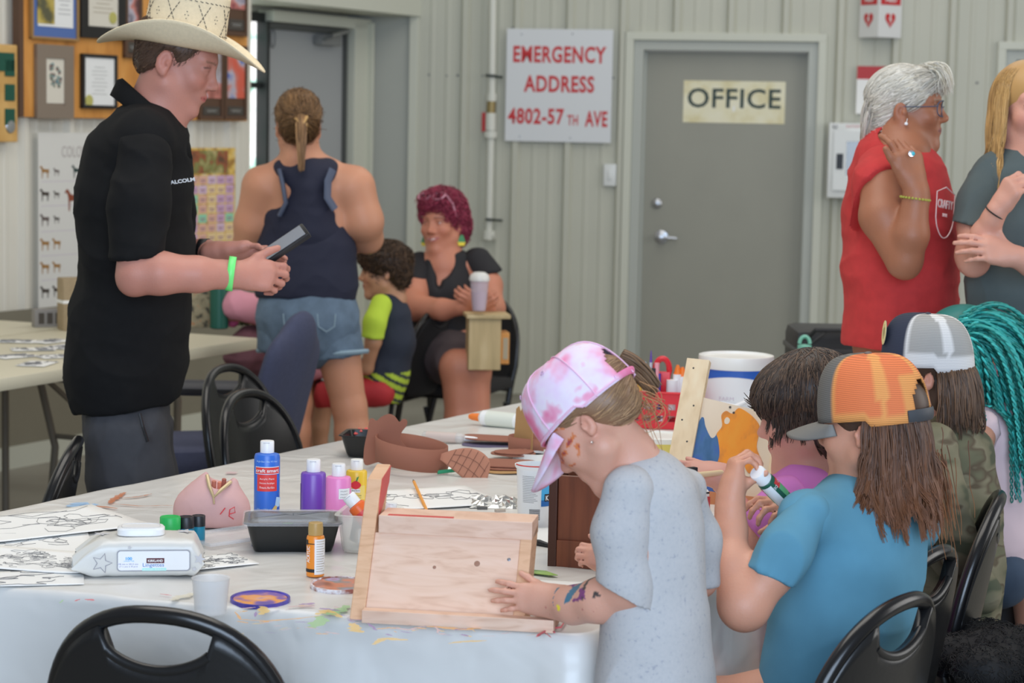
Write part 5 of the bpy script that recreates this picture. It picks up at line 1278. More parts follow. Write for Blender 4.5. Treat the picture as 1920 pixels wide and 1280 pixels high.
# ================================================================== 12. child with teal braids
def make_teal_child():
 Y=5.05
 t=thing('person','child with long teal braids in pale pink shirt and jeans','person',(*P(1868,1100,Y)[:2],0))
 b=Body();sc=(0.88,0.88,0.88)
 M=b.head(P(1795,665,Y+0.1),290,5,0,sc,child=True)
 b.L([(1810,700,Y+0.1,38),(1850,770,Y+0.05,42)],0.02);lat=unit([0.5,0.85,0])
 b.L([(1866,810,Y,56),(1870,920,Y,60),(1872,1060,Y,64)],0.05,lat,1.3)
 b.L([(1835,820,Y-0.12,32),(1790,930,Y-0.1,28),(1730,960,Y,22)],0.02)
 for dy in(-0.07,0.1):b.L([(1870,1080,Y+dy,50),(1790,1100,Y+dy+0.05,38),(1790,1400,Y+dy+0.05,26),(1790,1440,Y+dy+0.05,26)],0.02)
 b.finish(t,(190,136,112),0.006)
 s1=gsd([(1850,780,Y,46),(1866,820,Y,62),(1872,900,Y,66),(1872,1000,Y,70),(1874,1120,Y,72)],0.05,lat,1.3,hem=(P(1870,1064,Y),unit([0.15,0,-1])))
 s2=gsd([(1838,808,Y-0.1,38),(1812,880,Y-0.12,40),(1800,960,Y-0.1,40)],0.03,hem=(P(1806,930,Y-0.1),unit([-0.4,0,-0.9])))
 garment([s1,s2],'pink_shirt',mat('pale_pink',(205,182,186),rough=0.9),t,0.007,0.008,(9,9,15),19)
 lg=SD()
 for dy in(-0.07,0.1):lg.chain([(P(1872,1080,Y+dy),m(60,Y)),(P(1790,1110,Y+dy+0.05),m(44,Y)),(P(1790,1400,Y+dy+0.05),m(34,Y))],0.03)
 garment([lg],'jeans',mat('dark_denim',(52,66,84),rough=0.85,var=0.15),t,0.009,0.005)
 # braids: twisted pairs of ropes falling from a high ponytail
 rs=np.random.RandomState(12);n=130;T=P(1806,618,Y)
 coll=[he(M,sc,(0,-0.012,0.04),(0.09,0.11,0.1),0.0),('c',P(1866,830,Y),P(1872,1060,Y),0.1,0.11),('c',P(1838,815,Y-0.1),P(1890,815,Y+0.08),0.07,0.07)]
 ro=T+rs.normal(0,0.014,(n,3));d0=np.tile([0.62,-0.15,0.5],(n,1))+rs.normal(0,0.22,(n,3))
 PT=hang(ro,40,0.0125,coll,d0,6,0.06,(0.12,-0.06,0),stiff=0.87)
 n2=46;ro=P(1800,640,Y-0.02)+rs.normal(0,0.012,(n2,3));PT2=hang(ro,40,0.0108,coll,np.tile([0.5,-0.5,-0.1],(n2,1))+rs.normal(0,0.25,(n2,3)),7,0.08,(0.04,-0.08,0),stiff=0.8)
 A=np.concatenate([PT,PT2]);k=A.shape[1];fine=np.stack([np.stack([np.interp(np.linspace(0,k-1,k*3),np.arange(k),A[i,:,c])for c in range(3)],1)for i in range(len(A))])
 ph=np.linspace(0,k*2.1,k*3)[None,:,None];rr=0.0028
 off=np.concatenate([np.cos(ph),np.sin(ph),0*ph],2)*rr
 V1, F1=tubes(fine+off,0.0034,0.0018,5);V2, F2=tubes(fine-off,0.0034,0.0018,5);nn=len(A)
 Vc, Fc, Nc=shell(M,sc,[((0,-0.018,0.05),(0.085,0.106,0.09))],[((0,0.11,-0.02),(0.1,0.09,0.1))])
 hair_mesh([(Vc,Fc,np.tile(rgb(30,110,104),(len(Vc),1))),(V1,F1,strand_cols(nn,k*3,5,(20,96,88),(70,188,182),2)),(V2,F2,strand_cols(nn,k*3,5,(24,110,100),(60,176,170),3))],'hair',HAIR(),t)
make_teal_child()
# ================================================================== 13. person in flowered top bending at the right edge
def make_flower_person():
 Y=5.3
 t=thing('person','person in blue-grey flowered top bending over behind the teal braids','person',(*P(1930,800,Y)[:2],0))
 b=Body();M=b.head(P(2010,640,Y),120,30,0,(0.9,0.9,0.9),child=True)
 b.L([(1985,670,Y,40),(1950,700,Y,50),(1915,730,Y,52),(1925,900,Y,56),(1930,1040,Y,60)],0.04)
 for dy in(-0.07,0.1):b.L([(1930,1040,Y+dy,44),(1940,1200,Y+dy,32),(1940,1380,Y+dy,26)],0.02)
 b.sd.cut((0,0,0.02),(0,0,-1));b.finish(t,(186,132,108),0.008)
 s=gsd([(1990,690,Y,50),(1950,708,Y,62),(1920,740,Y,66),(1925,900,Y,66),(1930,1040,Y,66)],0.04,(0,1,0),1.3)
 fl=ramp_mat('flowered_cloth',[(0.36,(190,70,90)),(0.40,(196,120,140)),(0.44,(128,134,158)),(0.6,(120,128,156)),(0.66,(84,96,124)),(0.70,(150,156,176))],34,0.85,2)
 garment([s],'flowered_top',fl,t,0.008,0.006)
make_flower_person()
# ------------------------------------------------------------------ the room
BD=unit([0.982,-0.187,0]);NB=V3(-BD[1]*-1,0,0)*0+V3(BD[1],-BD[0],0) # along the back wall; toward the room
Q0=V3(1.227,12.1,0);KC=V3(-0.56,12.44,0)
AD=ADIR;NA=APER;UP=V3(0,0,1)
BACK=(Q0,BD,NB);LEFT=(KC,AD,NA)
REC=0.34 # depth of the doorway recess
RECP=(KC-NA*REC,AD,NA)
def on(pl,px,py):return onplane(px,py,pl[0],pl[2])
def sz(pl,px,py):
 p=on(pl,px,py);return float(np.dot(p-pl[0],pl[1])), float(p[2])
def fr(pl,s,z,off=0.0):
 """frame on a wall: x along it, y up, z out of it"""
 return frame(pl[1],UP,pl[2],pl[0]+pl[1]*s+UP*z+pl[2]*off)
def rect(pl,px0,py0,px1,py1,off=0.0):
 pl=(pl[0]+pl[2]*off,pl[1],pl[2])
 s0, z0=sz(pl,px0,py0);s1, _=sz(pl,px1,py0);_, z1=sz(pl,px0,py1)
 return(s0+s1)/2, (z0+z1)/2, abs(s1-s0), abs(z1-z0)
def fit(body,w,h,M,material,parent,name='lettering',bold=0.0,ext=0.0006,cyl=None,spacing=1.0):
 cu=bpy.data.curves.new('txt','FONT');cu.body=body;cu.size=1;cu.align_x='CENTER';cu.align_y='CENTER';cu.offset=bold;cu.resolution_u=3;cu.space_character=spacing
 t=bpy.data.objects.new('txt',cu);COL.objects.link(t);dg=bpy.context.evaluated_depsgraph_get();dg.update()
 me=bpy.data.meshes.new_from_object(t.evaluated_get(dg));bpy.data.objects.remove(t);bpy.data.curves.remove(cu)
 n=len(me.vertices);c=np.zeros(n*3,np.float32);me.vertices.foreach_get('co',c);c=c.reshape(-1,3)
 lo, hi=c.min(0), c.max(0);c[:,0]=(c[:,0]-(lo[0]+hi[0])/2)*w/(hi[0]-lo[0]);c[:,1]=(c[:,1]-(lo[1]+hi[1])/2)*h/(hi[1]-lo[1]);c[:,2]=ext
 if cyl:
  a=c[:,0]/cyl;r=cyl+ext;c[:,2]=r*np.cos(a)-cyl;c[:,0]=r*np.sin(a)
 me.vertices.foreach_set('co',c.ravel());me.transform(M);me.materials.clear();me.materials.append(material);me.name=name;me.update()
 o=bpy.data.objects.new(name,me);link(o,parent);return o
def struct(o,label=None):
 o['kind']='structure'
 if label:o['label']=label
 return o
MW=mat('wall_steel',(172,172,159),rough=0.5,k=1.3,var=0.02,scale=3)
MWL=mat('wall_steel_left',(202,198,186),rough=0.55,k=1.3,var=0.02,scale=3)
MTRIM=mat('trim_paint',(182,183,170),rough=0.45,k=1.3)
MDOOR=mat('door_paint',(134,133,122),rough=0.45,k=1.35,var=0.02,scale=4,bump=0.05,bscale=200)
MJAMB=mat('jamb_paint',(160,163,156),rough=0.45,k=1.3)
# floor
struct(MB().box((0,6,-0.05),(16,18,0.1)).build('floor',ramp_mat('concrete',[(0.3,(112,108,98)),(0.6,(134,130,120)),(0.8,(146,142,130))],1.6,0.5,6)))
def ribbed(name,pl,spans,material,phase=0.0,period=0.305,h=0.028):
 """ribbed steel sheet: spans = (s0, s1, z0, z1)"""
 mb=MB();shape=[(-0.030,0),(-0.014,1),(0.014,1),(0.030,0),(0.090,0),(0.097,0.13),(0.115,0.13),(0.122,0),(0.183,0),(0.190,0.13),(0.208,0.13),(0.215,0)]
 for s0, s1, z0, z1 in spans:
  pts=[(s0,0)];k=math.floor((s0-phase)/period)-1
  while phase+k*period<s1+period:
   for ds, hh in shape:
    s=phase+k*period+ds
    if s0<s<s1:pts.append((s,hh*h))
   k+=1
  pts.append((s1,0))
  A=[tuple(pl[0]+pl[1]*s+pl[2]*o+UP*z0)for s,o in pts];B=[tuple(pl[0]+pl[1]*s+pl[2]*o+UP*z1)for s,o in pts]
  C=[tuple(pl[0]+pl[1]*s+pl[2]*-0.05+UP*z0)for s,o in pts];D=[tuple(pl[0]+pl[1]*s+pl[2]*-0.05+UP*z1)for s,o in pts]
  mb.loft([C,A,B,D],closed=False,caps=False)
 return struct(mb.build(name,material))
 # --- back wall with the office door and the next door at the right edge
oL, oT=sz(BACK,1184,60);oR, _=sz(BACK,1541,68)
ph=sz(BACK,1372,40)[0]
rL, _=sz(BACK,1872,76);rT=sz(BACK,1872,78)[1]
oL2, oT2=sz(BACK,1190,72);oR2, _=sz(BACK,1536,76)
ribbed('wall_back',BACK,[(-1.836,oL2,0,4.2),(oL2,oR2,oT2,4.2),(oR2,rL+0.03,0,4.2),(rL+0.03,rL+1.1,rT-0.03,4.2),(rL+1.1,5.5,0,4.2)],MW,ph)
def doorway(name,pl,s0,s1,top,label,leaf_recess=0.07,leaf=True,floorz=0.0,tw=0.045,jw=0.055):
 d=bpy.data.objects.new(name,None);COL.objects.link(d);d.location=[float(v)for v in pl[0]+pl[1]*(s0+s1)/2];struct(d,label)
 F=fr(pl,0,0)
 mb=MB()
 for a, b in((s0,s0+tw),(s1-tw,s1)):mb.box(((a+b)/2,(floorz+top)/2,0.012),(b-a,top-floorz,0.05),F,0.004)
 mb.box(((s0+s1)/2,top-tw/2,0.0125),(s1-s0,tw,0.051),F,0.004);mb.build('casing',MTRIM,d)
 mb=MB();a0, a1, t1=s0+tw, s1-tw, top-tw
 for a, b in((a0,a0+jw),(a1-jw,a1)):mb.box(((a+b)/2,(floorz+t1)/2,-0.03),(b-a,t1-floorz,0.09),F,0.003)
 mb.box(((a0+a1)/2,t1-jw/2,-0.031),(a1-a0,jw,0.091),F,0.003)
 for a, b in((a0+jw,a0+jw+0.012),(a1-jw-0.012,a1-jw)):mb.box(((a+b)/2,(floorz+t1)/2,-0.06),(b-a,t1-floorz,0.03),F)
 mb.build('frame',MJAMB,d)
 if leaf:
  lo, hi=a0+jw+0.008, a1-jw-0.004
  MB().box(((lo+hi)/2,(floorz+0.01+t1-jw-0.004)/2,-leaf_recess-0.02),(hi-lo,t1-jw-0.014-floorz,0.045),F,0.003).build('leaf',MDOOR,d)
 return d, F
dO, F=doorway('door_1',BACK,sz(BACK,1172,200)[0],sz(BACK,1547,200)[0],sz(BACK,1184,60)[1],'grey steel office door in a pale steel frame')
# lever handle and deadbolt
chrome=mat('satin_chrome',(170,172,176),rough=0.25,metal=0.9)
s, z=sz(BACK,1237,445);mb=MB();Mh=fr(BACK,s,z,-0.07)
mb.lathe([(0,0),(0.04,0),(0.038,0.008),(0.02,0.012),(0.016,0.05),(0.022,0.055),(0.02,0.07),(0,0.074)],Mh,24);mb.tube([Mh@Vector((0,0,0.058)),Mh@Vector((0.04,0,0.062)),Mh@Vector((0.095,-0.004,0.056))],[0.012,0.010,0.008],10)
mb.build('lever_handle',chrome,dO,True)
s, z=sz(BACK,1229,382);mb=MB();Mh=fr(BACK,s,z,-0.07);mb.lathe([(0,0),(0.03,0),(0.028,0.012),(0.02,0.018),(0.0,0.019)],Mh,22);mb.box((0,0,0.024),(0.008,0.026,0.014),Mh,0.002);mb.build('deadbolt',chrome,dO,True)
d3, F3=doorway('door_3',BACK,rL,rL+1.13,rT,'grey door frame at the right edge',leaf=False)
# glazed leaf of the right door: dark glass seen at the edge
lo=rL+0.1;mb=MB();mb.box((lo+0.05,1.0,-0.08),(0.1,2.0-0.0,0.04),F3);mb.box((lo+0.5,rT-0.17,-0.08),(0.85,0.12,0.04),F3);mb.box((lo+0.5,0.25,-0.08),(0.85,0.5,0.04),F3);mb.box((lo+0.9,1.0,-0.08),(0.1,2.0,0.04),F3);mb.build('leaf',MDOOR,d3)
MB().box((lo+0.5,1.2,-0.085),(0.75,1.7,0.01),F3).build('glass',mat('dark_glass',(30,22,24),rough=0.08),d3)
# --- left wall, header and the recessed outside door
u_open=-sz(LEFT,469,200)[0]
ribbed('wall_left',LEFT,[(-9.5,-u_open,0,4.2)],MWL,-u_open-0.2)
F=fr(LEFT,0,0)
ze=2.166
struct(MB().box((-u_open/2,(ze+4.2)/2,-REC/2),(u_open,4.2-ze,REC),F,0.003).build('trim_1',MTRIM),'boxed header above the outside door')
struct(MB().box((-u_open-0.02,2.1,-REC/2+0.004),(0.035,4.2,REC+0.0),F).build('trim_2',MWL),'side of the doorway recess')
# flat panel on the corner side of the recess (continues the back wall)
sA=sz(BACK,672,200)[0]
Fb=fr(BACK,0,0);struct(MB().box(((sA-0.5-1.836)/2,2.1,-0.02),(1.836*0+abs(sA-0.5+1.836),4.2,0.04),Fb).build('wall_corner',mat('recess_panel',(152,154,147),rough=0.5,k=1.3)),'flat panel beside the outside door')
struct(MB().box((sz(BACK,775,200)[0],2.1,0.006),(0.05,4.2,0.03),Fb,0.004).build('trim_3',MTRIM),'corner flashing')
F=fr(RECP,0,0)
def ds(px,py=200):return sz(RECP,px,py)[0]
dz=sz(RECP,560,46)[1]
dL=ds(492);dR=ds(640);dE=ds(676)
d2=bpy.data.objects.new('door_2',None);COL.objects.link(d2);d2.location=[float(v)for v in RECP[0]+RECP[1]*(dL+dR)/2];struct(d2,'grey outside door in the recess')
MB().box(((dL+dR)/2,dz/2,-0.02),(dR-dL,dz,0.05),F,0.003).build('leaf',mat('door_paint_2',(146,148,149),rough=0.45,k=1.3),d2)
mb=MB();mb.box((dR+0.012,dz/2,0.0),(0.02,dz,0.05),F);mb.box(((dL+dR)/2,dz-0.02,0.01),(dR-dL,0.035,0.05),F);mb.build('weather_strip',mat('dark_seal',(74,76,74)),d2)
mb=MB();mb.box(((dR+dE)/2+0.02,dz/2+0.02,0.02),(dE-dR-0.02,dz+0.04,0.1),F,0.004);mb.box((dE-0.03,dz/2+0.02,0.045),(0.02,dz+0.04,0.12),F,0.004);mb.box(((dL+dE)/2,dz+0.03,0.02),(dE-dL,0.06,0.1),F,0.004);mb.build('frame',MTRIM,d2)
mb=MB();c0=ds(602);z0=sz(RECP,602,76)[1];mb.box((c0,z0,0.04),(0.2,0.055,0.06),F,0.008);mb.tube([F@Vector((c0-0.08,z0,0.06)),F@Vector((c0-0.14,z0+0.02,0.16)),F@Vector((c0+0.14,z0+0.06,0.09))],0.01,8);mb.build('door_closer',mat('closer_grey',(120,121,120),rough=0.4),d2,True)
mb=MB();s5, z5=sz(RECP,509,72);mb.tube([F@Vector((s5+0.02*math.cos(a),z5+0.05*math.sin(a),0.012))for a in[2*math.pi*i/16 for i in range(16)]],0.004,6,closed=True);mb.build('number_plate',mat('closer_grey'),d2)
# side light left of the door: daylight outside
w1=bpy.data.objects.new('window_1',None);COL.objects.link(w1);w1.location=[float(v)for v in RECP[0]+RECP[1]*(dL-0.06)];struct(w1,'narrow bright side light beside the outside door')
sl0=ds(470);sl1=ds(488.5)
mb=MB();mb.box((dL-0.012,dz/2,0.01),(0.026,dz,0.07),F);mb.box(((sl0+sl1)/2,dz+0.02,0.0),(sl1-sl0+0.1,0.05,0.03),F);mb.box(((sl0+sl1)/2,1.74,0.0),(sl1-sl0+0.1,0.03,0.03),F);mb.build('mullion',mat('black_mullion',(26,30,30)),w1)
out=ramp_mat('outdoors_daylight',[(0.25,(90,150,110)),(0.42,(190,225,215)),(0.5,(250,255,255)),(0.75,(255,255,255))],7,0.5,3,(1,1,1.6),k=1.0)
n_=out.node_tree.nodes;b_=n_['Principled BSDF'];out.node_tree.links.new([q for q in n_ if q.type=='VALTORGB'][0].outputs[0],b_.inputs['Emission Color']);b_.inputs['Emission Strength'].default_value=1.5
MB().box(((sl0+sl1)/2-0.1,1.05,-0.03),(sl1-sl0+0.2,2.1,0.01),F).build('pane',out,w1)
struct(MB().box((-1.0,1.8,-0.10),(3.2,3.6,0.04),F).build('wall_recess',MW),'outer wall behind the recess')
# left wall: painted shade sheet and baseboard
struct(MB().box((-5.5,0.35,0.03),(7.8,0.7,0.012),fr(LEFT,0,0)).build('shade_sheet',mat('shade_taupe',(120,115,100),rough=0.7,var=0.05,scale=3)),'dull taupe sheet painted as shade low along the left wall')  # added sheet; its dark taupe stands for the shade under the side table
struct(MB().box((-5.5,0.05,0.02),(7.8,0.1,0.04),fr(LEFT,0,0)).build('baseboard_left',MTRIM))
# ------------------------------------------------------------------ things on the back wall
red=mat('sign_red',(184,40,44),rough=0.5);white=mat('sign_white',(196,198,200),rough=0.4,k=1.3)
s, z, w, h=rect(BACK,953,54,1152,264)
t=thing('sign','white emergency address sign with red letters','sign',BACK[0]+BACK[1]*s+UP*z)
M=fr(BACK,s,z,0.036);MB().box((0,0,0),(w,h,0.006),M,0.001).build('panel',white,t)
M=fr(BACK,s,z,0.0395);k=w/199.0
for txt, cx, cy, ww, hh, bd in(('EMERGENCY',100,47,174,31,0.03),('ADDRESS',100,101,132,31,0.03),('4802-57',58,161,106,30,0.03),('TH',127,167,20,19,0.02),('AVE',171,164,42,29,0.03)):
 fit(txt,ww*k,hh*k,M@Matrix.Translation(((cx-99.5)*k,(104-cy)*k,0)),red,t,bold=bd,ext=0.0005,spacing=1.08)
mb=MB()
for a, b in((-0.36,0.45),(0.12,0.46),(-0.36,-0.46),(0.12,-0.46)):mb.lathe([(0,0),(0.005,0),(0.004,0.002),(0,0.003)],M@Matrix.Translation((a*w,b*h,0)),10)
mb.build('screw',chrome,t)
# OFFICE placard on the door
s, z, w, h=rect(BACK,1280,150,1472,229)
t=thing('sign','aged cream OFFICE placard on grey door','sign',BACK[0]+BACK[1]*s+UP*z)
pm=ramp_mat('aged_cream',[(0.3,(198,186,140)),(0.5,(214,208,178)),(0.7,(218,214,192))],9,0.6,4)
M=fr(BACK,s,z,-0.066);MB().box((0,0,0),(w,h,0.004),M).build('placard',pm,t);k=w/192
fit('OFFICE',176*k,37*k,fr(BACK,s,z,-0.0635)@Matrix.Translation((0,7*k,0)),mat('office_green',(46,62,58)),t,bold=0.014,spacing=1.05)
mb=MB();Mo=fr(BACK,s,z,-0.0635);mb.box((0,-0.038-0.28*h*0,0.0005),(0.012,0.03,0.001),Mo);mb.build('paper_scrap',mat('paper_white',(222,222,220)),t)
# light switch plate
s, z, w, h=rect(BACK,1134,307,1157,348)
t=thing('light_switch','small white switch plate left of office door','light switch',BACK[0]+BACK[1]*s+UP*z)
M=fr(BACK,s,z,0.02);MB().box((0,0,0),(w,h,0.03),M,0.003).build('plate',mat('white_plastic',(204,206,204),rough=0.35),t,True);MB().box((0,0,0.017),(w*0.3,h*0.4,0.008),M,0.002).build('rocker',mat('white_plastic'),t,True)
# conduit pipe
t=thing('pipe','white plastic pipe with couplings running down the wall left of sign','pipe',on(BACK,925,300))
def pb(px,py,off=0.055):return on(BACK,px,py)+NB*off
pv=mat('white_pvc',(198,198,188),rough=0.4,k=1.25)
MB().tube([pb(928.5,-60),pb(927,60),pb(925.5,180),pb(923,300),pb(920,440)],m(7,12.2),14).build('tube',pv,t,True)
for a_, b_, q_ in(((925.6,176),(925,190),9.5),((924,212),(923.5,244),10),((923.5,246),(923.2,258),12.5)):MB().tube([pb(*a_),pb(*b_)],m(q_,12.2),14).build('coupling',pv,t,True)
MB().tube([pb(925,190),pb(924,212)],m(8.5,12.2),14).build('brass_union',mat('brass',(140,122,80),rough=0.4,metal=0.5),t,True)
mb=MB();mb.tube([pb(920,432),pb(919,448)],m(11,12.2),14);mb.tube([pb(920,441),pb(932,440)],m(9,12.2),14);mb.build('elbow',pv,t,True)
for y in(143,411):
 mb=MB();mb.tube([pb(922+0,y,0.02),pb(918,y-1,0.09),pb(934,y,0.09),pb(934,y+1,0.04),pb(944,y+2,0.03)],0.008,6);mb.build('strap',mat('black_strap',(36,46,44)),t)
t=tag(MB().box((0,0,0),(0.055,0.11,0.01),frame(BD,UP,NB,pb(915,229,0.036))).build('tag_plate',mat('sign_red')),'small red tag hanging behind white pipe','tag');t.name='valve_tag'
# AED projecting sign
s, z, w, h=rect(BACK,1610,-20,1692,71)
t=thing('sign','white projecting defibrillator sign with red hearts and AED lettering','sign',BACK[0]+BACK[1]*s+UP*z)
wm=mat('sign_gloss',(206,206,204),rough=0.3,k=1.25)
F=fr(BACK,0,0);sa, sm_, sb=sz(BACK,1612,40)[0], sz(BACK,1641,40)[0]+0.02, sz(BACK,1690,40)[0];z0, z1=z-h/2, z+h/2
pk=0.135;zf=0.03
mb=MB();A=[(sa,0.03),(sm_,pk),(sb,0.03)]
mb.loft([[tuple(F@Vector((a,z0,b)))for a,b in A],[tuple(F@Vector((a,z1,b)))for a,b in A]],closed=False,caps=False);mb.build('folded_panel',wm,t,solid=0.004)
MB().box(((sa+sb)/2,z,0.031),(sb-sa,h,0.004),F).build('backing',wm,t)
for q, (a,b)in enumerate((((sa,0.03),(sm_,pk)),((sm_,pk),(sb,0.03)))):
 d=unit([b[0]-a[0],0,b[1]-a[1]]);wx=BD*d[0]+NB*d[2];nx=np.cross(wx,UP);L=math.hypot(b[0]-a[0],b[1]-a[1]);c=np.array(F@Vector(((a[0]+b[0])/2,0,(a[1]+b[1])/2)));c[2]=0
 Mf=lambda zz:frame(wx,UP,nx,c+UP*zz+nx*0.0035)
 hz=sz(BACK,1660,38)[1];mb=MB();pts=[]
 for i in range(40):
  a_=2*math.pi*i/40;pts.append((0.0022*16*math.sin(a_)**3,0.0028*(13*math.cos(a_)-5*math.cos(2*a_)-2*math.cos(3*a_)-math.cos(4*a_))))
 mb.prism(pts,0,0.001,Mf(hz));mb.build('heart',red,t)
 MB().prism([(0.004,0.03),(-0.012,-0.002),(0,-0.002),(-0.006,-0.032),(0.012,0.004),(0.001,0.004),(0.010,0.03)],0.001,0.0018,Mf(hz)).build('bolt',wm,t)
 MB().box((0,0,0),(L*0.86,0.075,0.001),Mf(sz(BACK,1650,-2)[1])).build('red_band',red,t)
 fit('AED',L*0.5,0.03,Mf(sz(BACK,1650,0)[1]),wm,t,bold=0.03,ext=0.0012)
 # notice above the cabinet
s, z, w, h=rect(BACK,1608,124,1700,213)
t=thing('notice','notice sheet with red heading and small print on back wall','notice',BACK[0]+BACK[1]*s+UP*z)
M=fr(BACK,s,z,0.032);MB().box((0,0,0),(w,h,0.002),M).build('sheet',mat('paper_white',(212,214,214)),t);MB().box((0,h/2-0.036,0.0012),(w,0.072,0.001),M).build('red_heading',mat('maroon',(170,52,56)),t)
mb=MB();mb.lathe([(0,0),(0.014,0),(0.012,0.001),(0,0.001)],M@Matrix.Translation((0.0,h/2-0.03,0.0018)),16)
for i in range(5):mb.box((0.02,h/2-0.1-0.028*i,0.0013),(w*(0.5-0.05*(i%2)),0.003,0.0005),M)
mb.build('print',mat('pale_print',(190,180,190)),t);mb=MB();mb.box((0.0,-0.02,0.0014),(0.03,0.009,0.001),M);mb.box((0,-0.02,0.0014),(0.009,0.03,0.001),M);mb.build('blue_cross',mat('cross_blue',(80,130,180)),t)
# defibrillator cabinet
s, z, w, h=rect(BACK,1557,230,1700,369)
t=thing('cabinet','white defibrillator wall cabinet with glazed door and red lettering','cabinet',BACK[0]+BACK[1]*s+UP*z)
cm=mat('cabinet_white',(206,208,206),rough=0.4,k=1.3);M=fr(BACK,s,z,0.09)
MB().box((0,0,0),(w,h,0.12),M,0.006).build('body',cm,t,True)
d=MB();dw, dh=w*0.86, h*0.80;bx=0.03
for c, sz_ in(((0,dh/2-bx,0.065),(dw,2*bx,0.012)),((0,-dh/2+bx*1.4,0.065),(dw,2.8*bx,0.012)),((-dw/2+0.035,0,0.0655),(0.07,dh,0.012)),((dw/2-0.03,0,0.0655),(0.06,dh,0.012))):d.box(c,sz_,M,0.001)
do=d.build('door',cm,t)
MB().box((0.01,0.01,0.061),(dw-0.12,dh-0.1,0.003),M).build('glass',mat('smoked_glass',(110,108,100),rough=0.1,spec=0.8),do)
MB().box((0.04,dh*0.24,0.066),(0.14,0.06,0.006),M,0.002).build('instruction_card',mat('beige_card',(160,148,124)),t)
MB().box((-dw/2+0.036,-0.005,0.073),(0.036,0.085,0.006),M,0.002).build('latch',mat('black_plastic',(30,30,32),rough=0.4),do)
mb=MB();mb.tube([M@Vector((-w*0.42+0.012*math.cos(a),h*0.45+0.009*math.sin(a),0.061))for a in[2*math.pi*i/12 for i in range(12)]],0.003,5,closed=True)
mb.build('lock',chrome,t);fit('AUTOMATED DEFIBRILLATOR',w*0.68,0.014,M@Matrix.Translation((w*0.06,h*0.455,0.0605)),mat('pale_red',(196,110,110)),t)
# junction box at the right
s, z, w, h=rect(BACK,1758,336,1781,378)
t=thing('outlet_box','small grey outlet box between the two standing women','outlet',BACK[0]+BACK[1]*s+UP*z)
M=fr(BACK,s,z,0.03);MB().box((0,0,0),(w,h,0.05),M,0.004).build('box',MJAMB,t);MB().box((0.01,0,0.026),(0.02,0.035,0.004),M).build('socket',mat('closer_grey'),t)
# wall screws (back wall fasteners)
mb=MB()
for px, py in((1575,150),(1832,155),(1150,146),(962,52),(805,140),(838,142),(858,141),(905,142)):mb.lathe([(0,0),(0.008,0),(0.006,0.004),(0,0.005)],frame(BD,UP,NB,on(BACK,px,py)+NB*0.001),8)
struct(mb.build('trim_4',mat('closer_grey')),'sheet metal screws in the back wall')
# ------------------------------------------------------------------ things on the left wall
wood=ramp_mat('orange_oak',[(0.3,(176,116,52)),(0.5,(196,134,64)),(0.7,(206,146,76))],14,0.5,4,(1,1,0.25))
s, z, w, h=rect(LEFT,38,-150,466,219,0.06)
t=tag(MB().box((0,0,0),(w,h,0.03),fr(LEFT,s,z,0.045),0.003).build('display_board',wood),'large orange oak display board holding framed certificates','board')
mb=MB();M=fr(LEFT,s,z,0.046);mb.box((-w/2,0,0),(0.03,h,0.036),M);mb.build('edge_strip',mat('dark_walnut',(84,60,44)),t)
OFFB=0.062
def framed(px0,py0,px1,py1,name,label,cat,fm,fw,mats,inner,off=OFFB,dep=0.02,deco=None,group=None):
 s, z, w, h=rect(LEFT,px0,py0,px1,py1,off+dep);t=thing(name,label,cat,LEFT[0]+LEFT[1]*s+UP*z,group);M=fr(LEFT,s,z,off+dep/2)
 mb=MB()
 for c, q in(((0,h/2-fw/2,0),(w,fw,dep)),((0,-h/2+fw/2,0),(w,fw,dep)),((-w/2+fw/2,0,0.0005),(fw,h,dep)),((w/2-fw/2,0,0.0005),(fw,h,dep))):mb.box(c,q,M,0.002)
 mb.build('frame',fm,t);MB().box((0,0,-dep*0.2),(w-fw,h-fw,dep*0.5),M).build('mat_board',mats,t)
 if inner:
  (iw,ih,im,ox,oy)=inner;MB().box((ox*w,oy*h,dep*0.1),(iw*w,ih*h,0.002),M).build('certificate',im,t)
 if deco:deco(t,M@Matrix.Translation((0,0,dep*0.1+0.002)),w,h)
 return t
cream=mat('cream_paper',(206,200,186));blk=mat('black_frame',(30,28,28),rough=0.4)
def lines(t,M,w,h,n=7,col=(150,148,140),seal=None,y0=0.26):
 mb=MB()
 for i in range(n):mb.box((0,h*(y0-0.07*i),0.0),(w*(0.44 if i%3 else 0.3),h*0.012,0.0006),M)
 mb.build('print',mat('faint_print_%d'%col[0],col),t)
 if seal:mb=MB();mb.lathe([(0,0),(0.028,0),(0.026,0.002),(0,0.002)],M@Matrix.Translation((seal[0]*w,seal[1]*h,0)),18);mb.build('seal',mat('gold_seal',(176,170,96),rough=0.4),t)
def blue_deco(t,M,w,h):
 MB().box((-w*0.19,h*0.05,0),(w*0.36,h*0.62,0.001),M).build('photograph',ramp_mat('yellow_photo',[(0.35,(86,84,60)),(0.5,(170,150,70)),(0.65,(200,180,110))],12,0.6),t)
 lines(t,M@Matrix.Translation((w*0.2,0,0)),w*0.6,h,6,(160,160,160))
framed(60,-52,149,72,'framed_certificate','certificate with yellow photograph in a blue mat','certificate',mat('gilt_edge',(150,116,70)),0.012,mat('blue_mat',(78,104,160)),(0.74,0.72,mat('paper_white'),0.02,0.06),deco=blue_deco)
framed(153,-52,237,70,'framed_certificate','certificate with gold seal in wide black frame beside the blue one','certificate',blk,0.05,blk,(0.68,0.68,cream,0,0.03),deco=lambda t,M,w,h:lines(t,M,w,h,6,(170,160,140),(0.22,-0.16)))
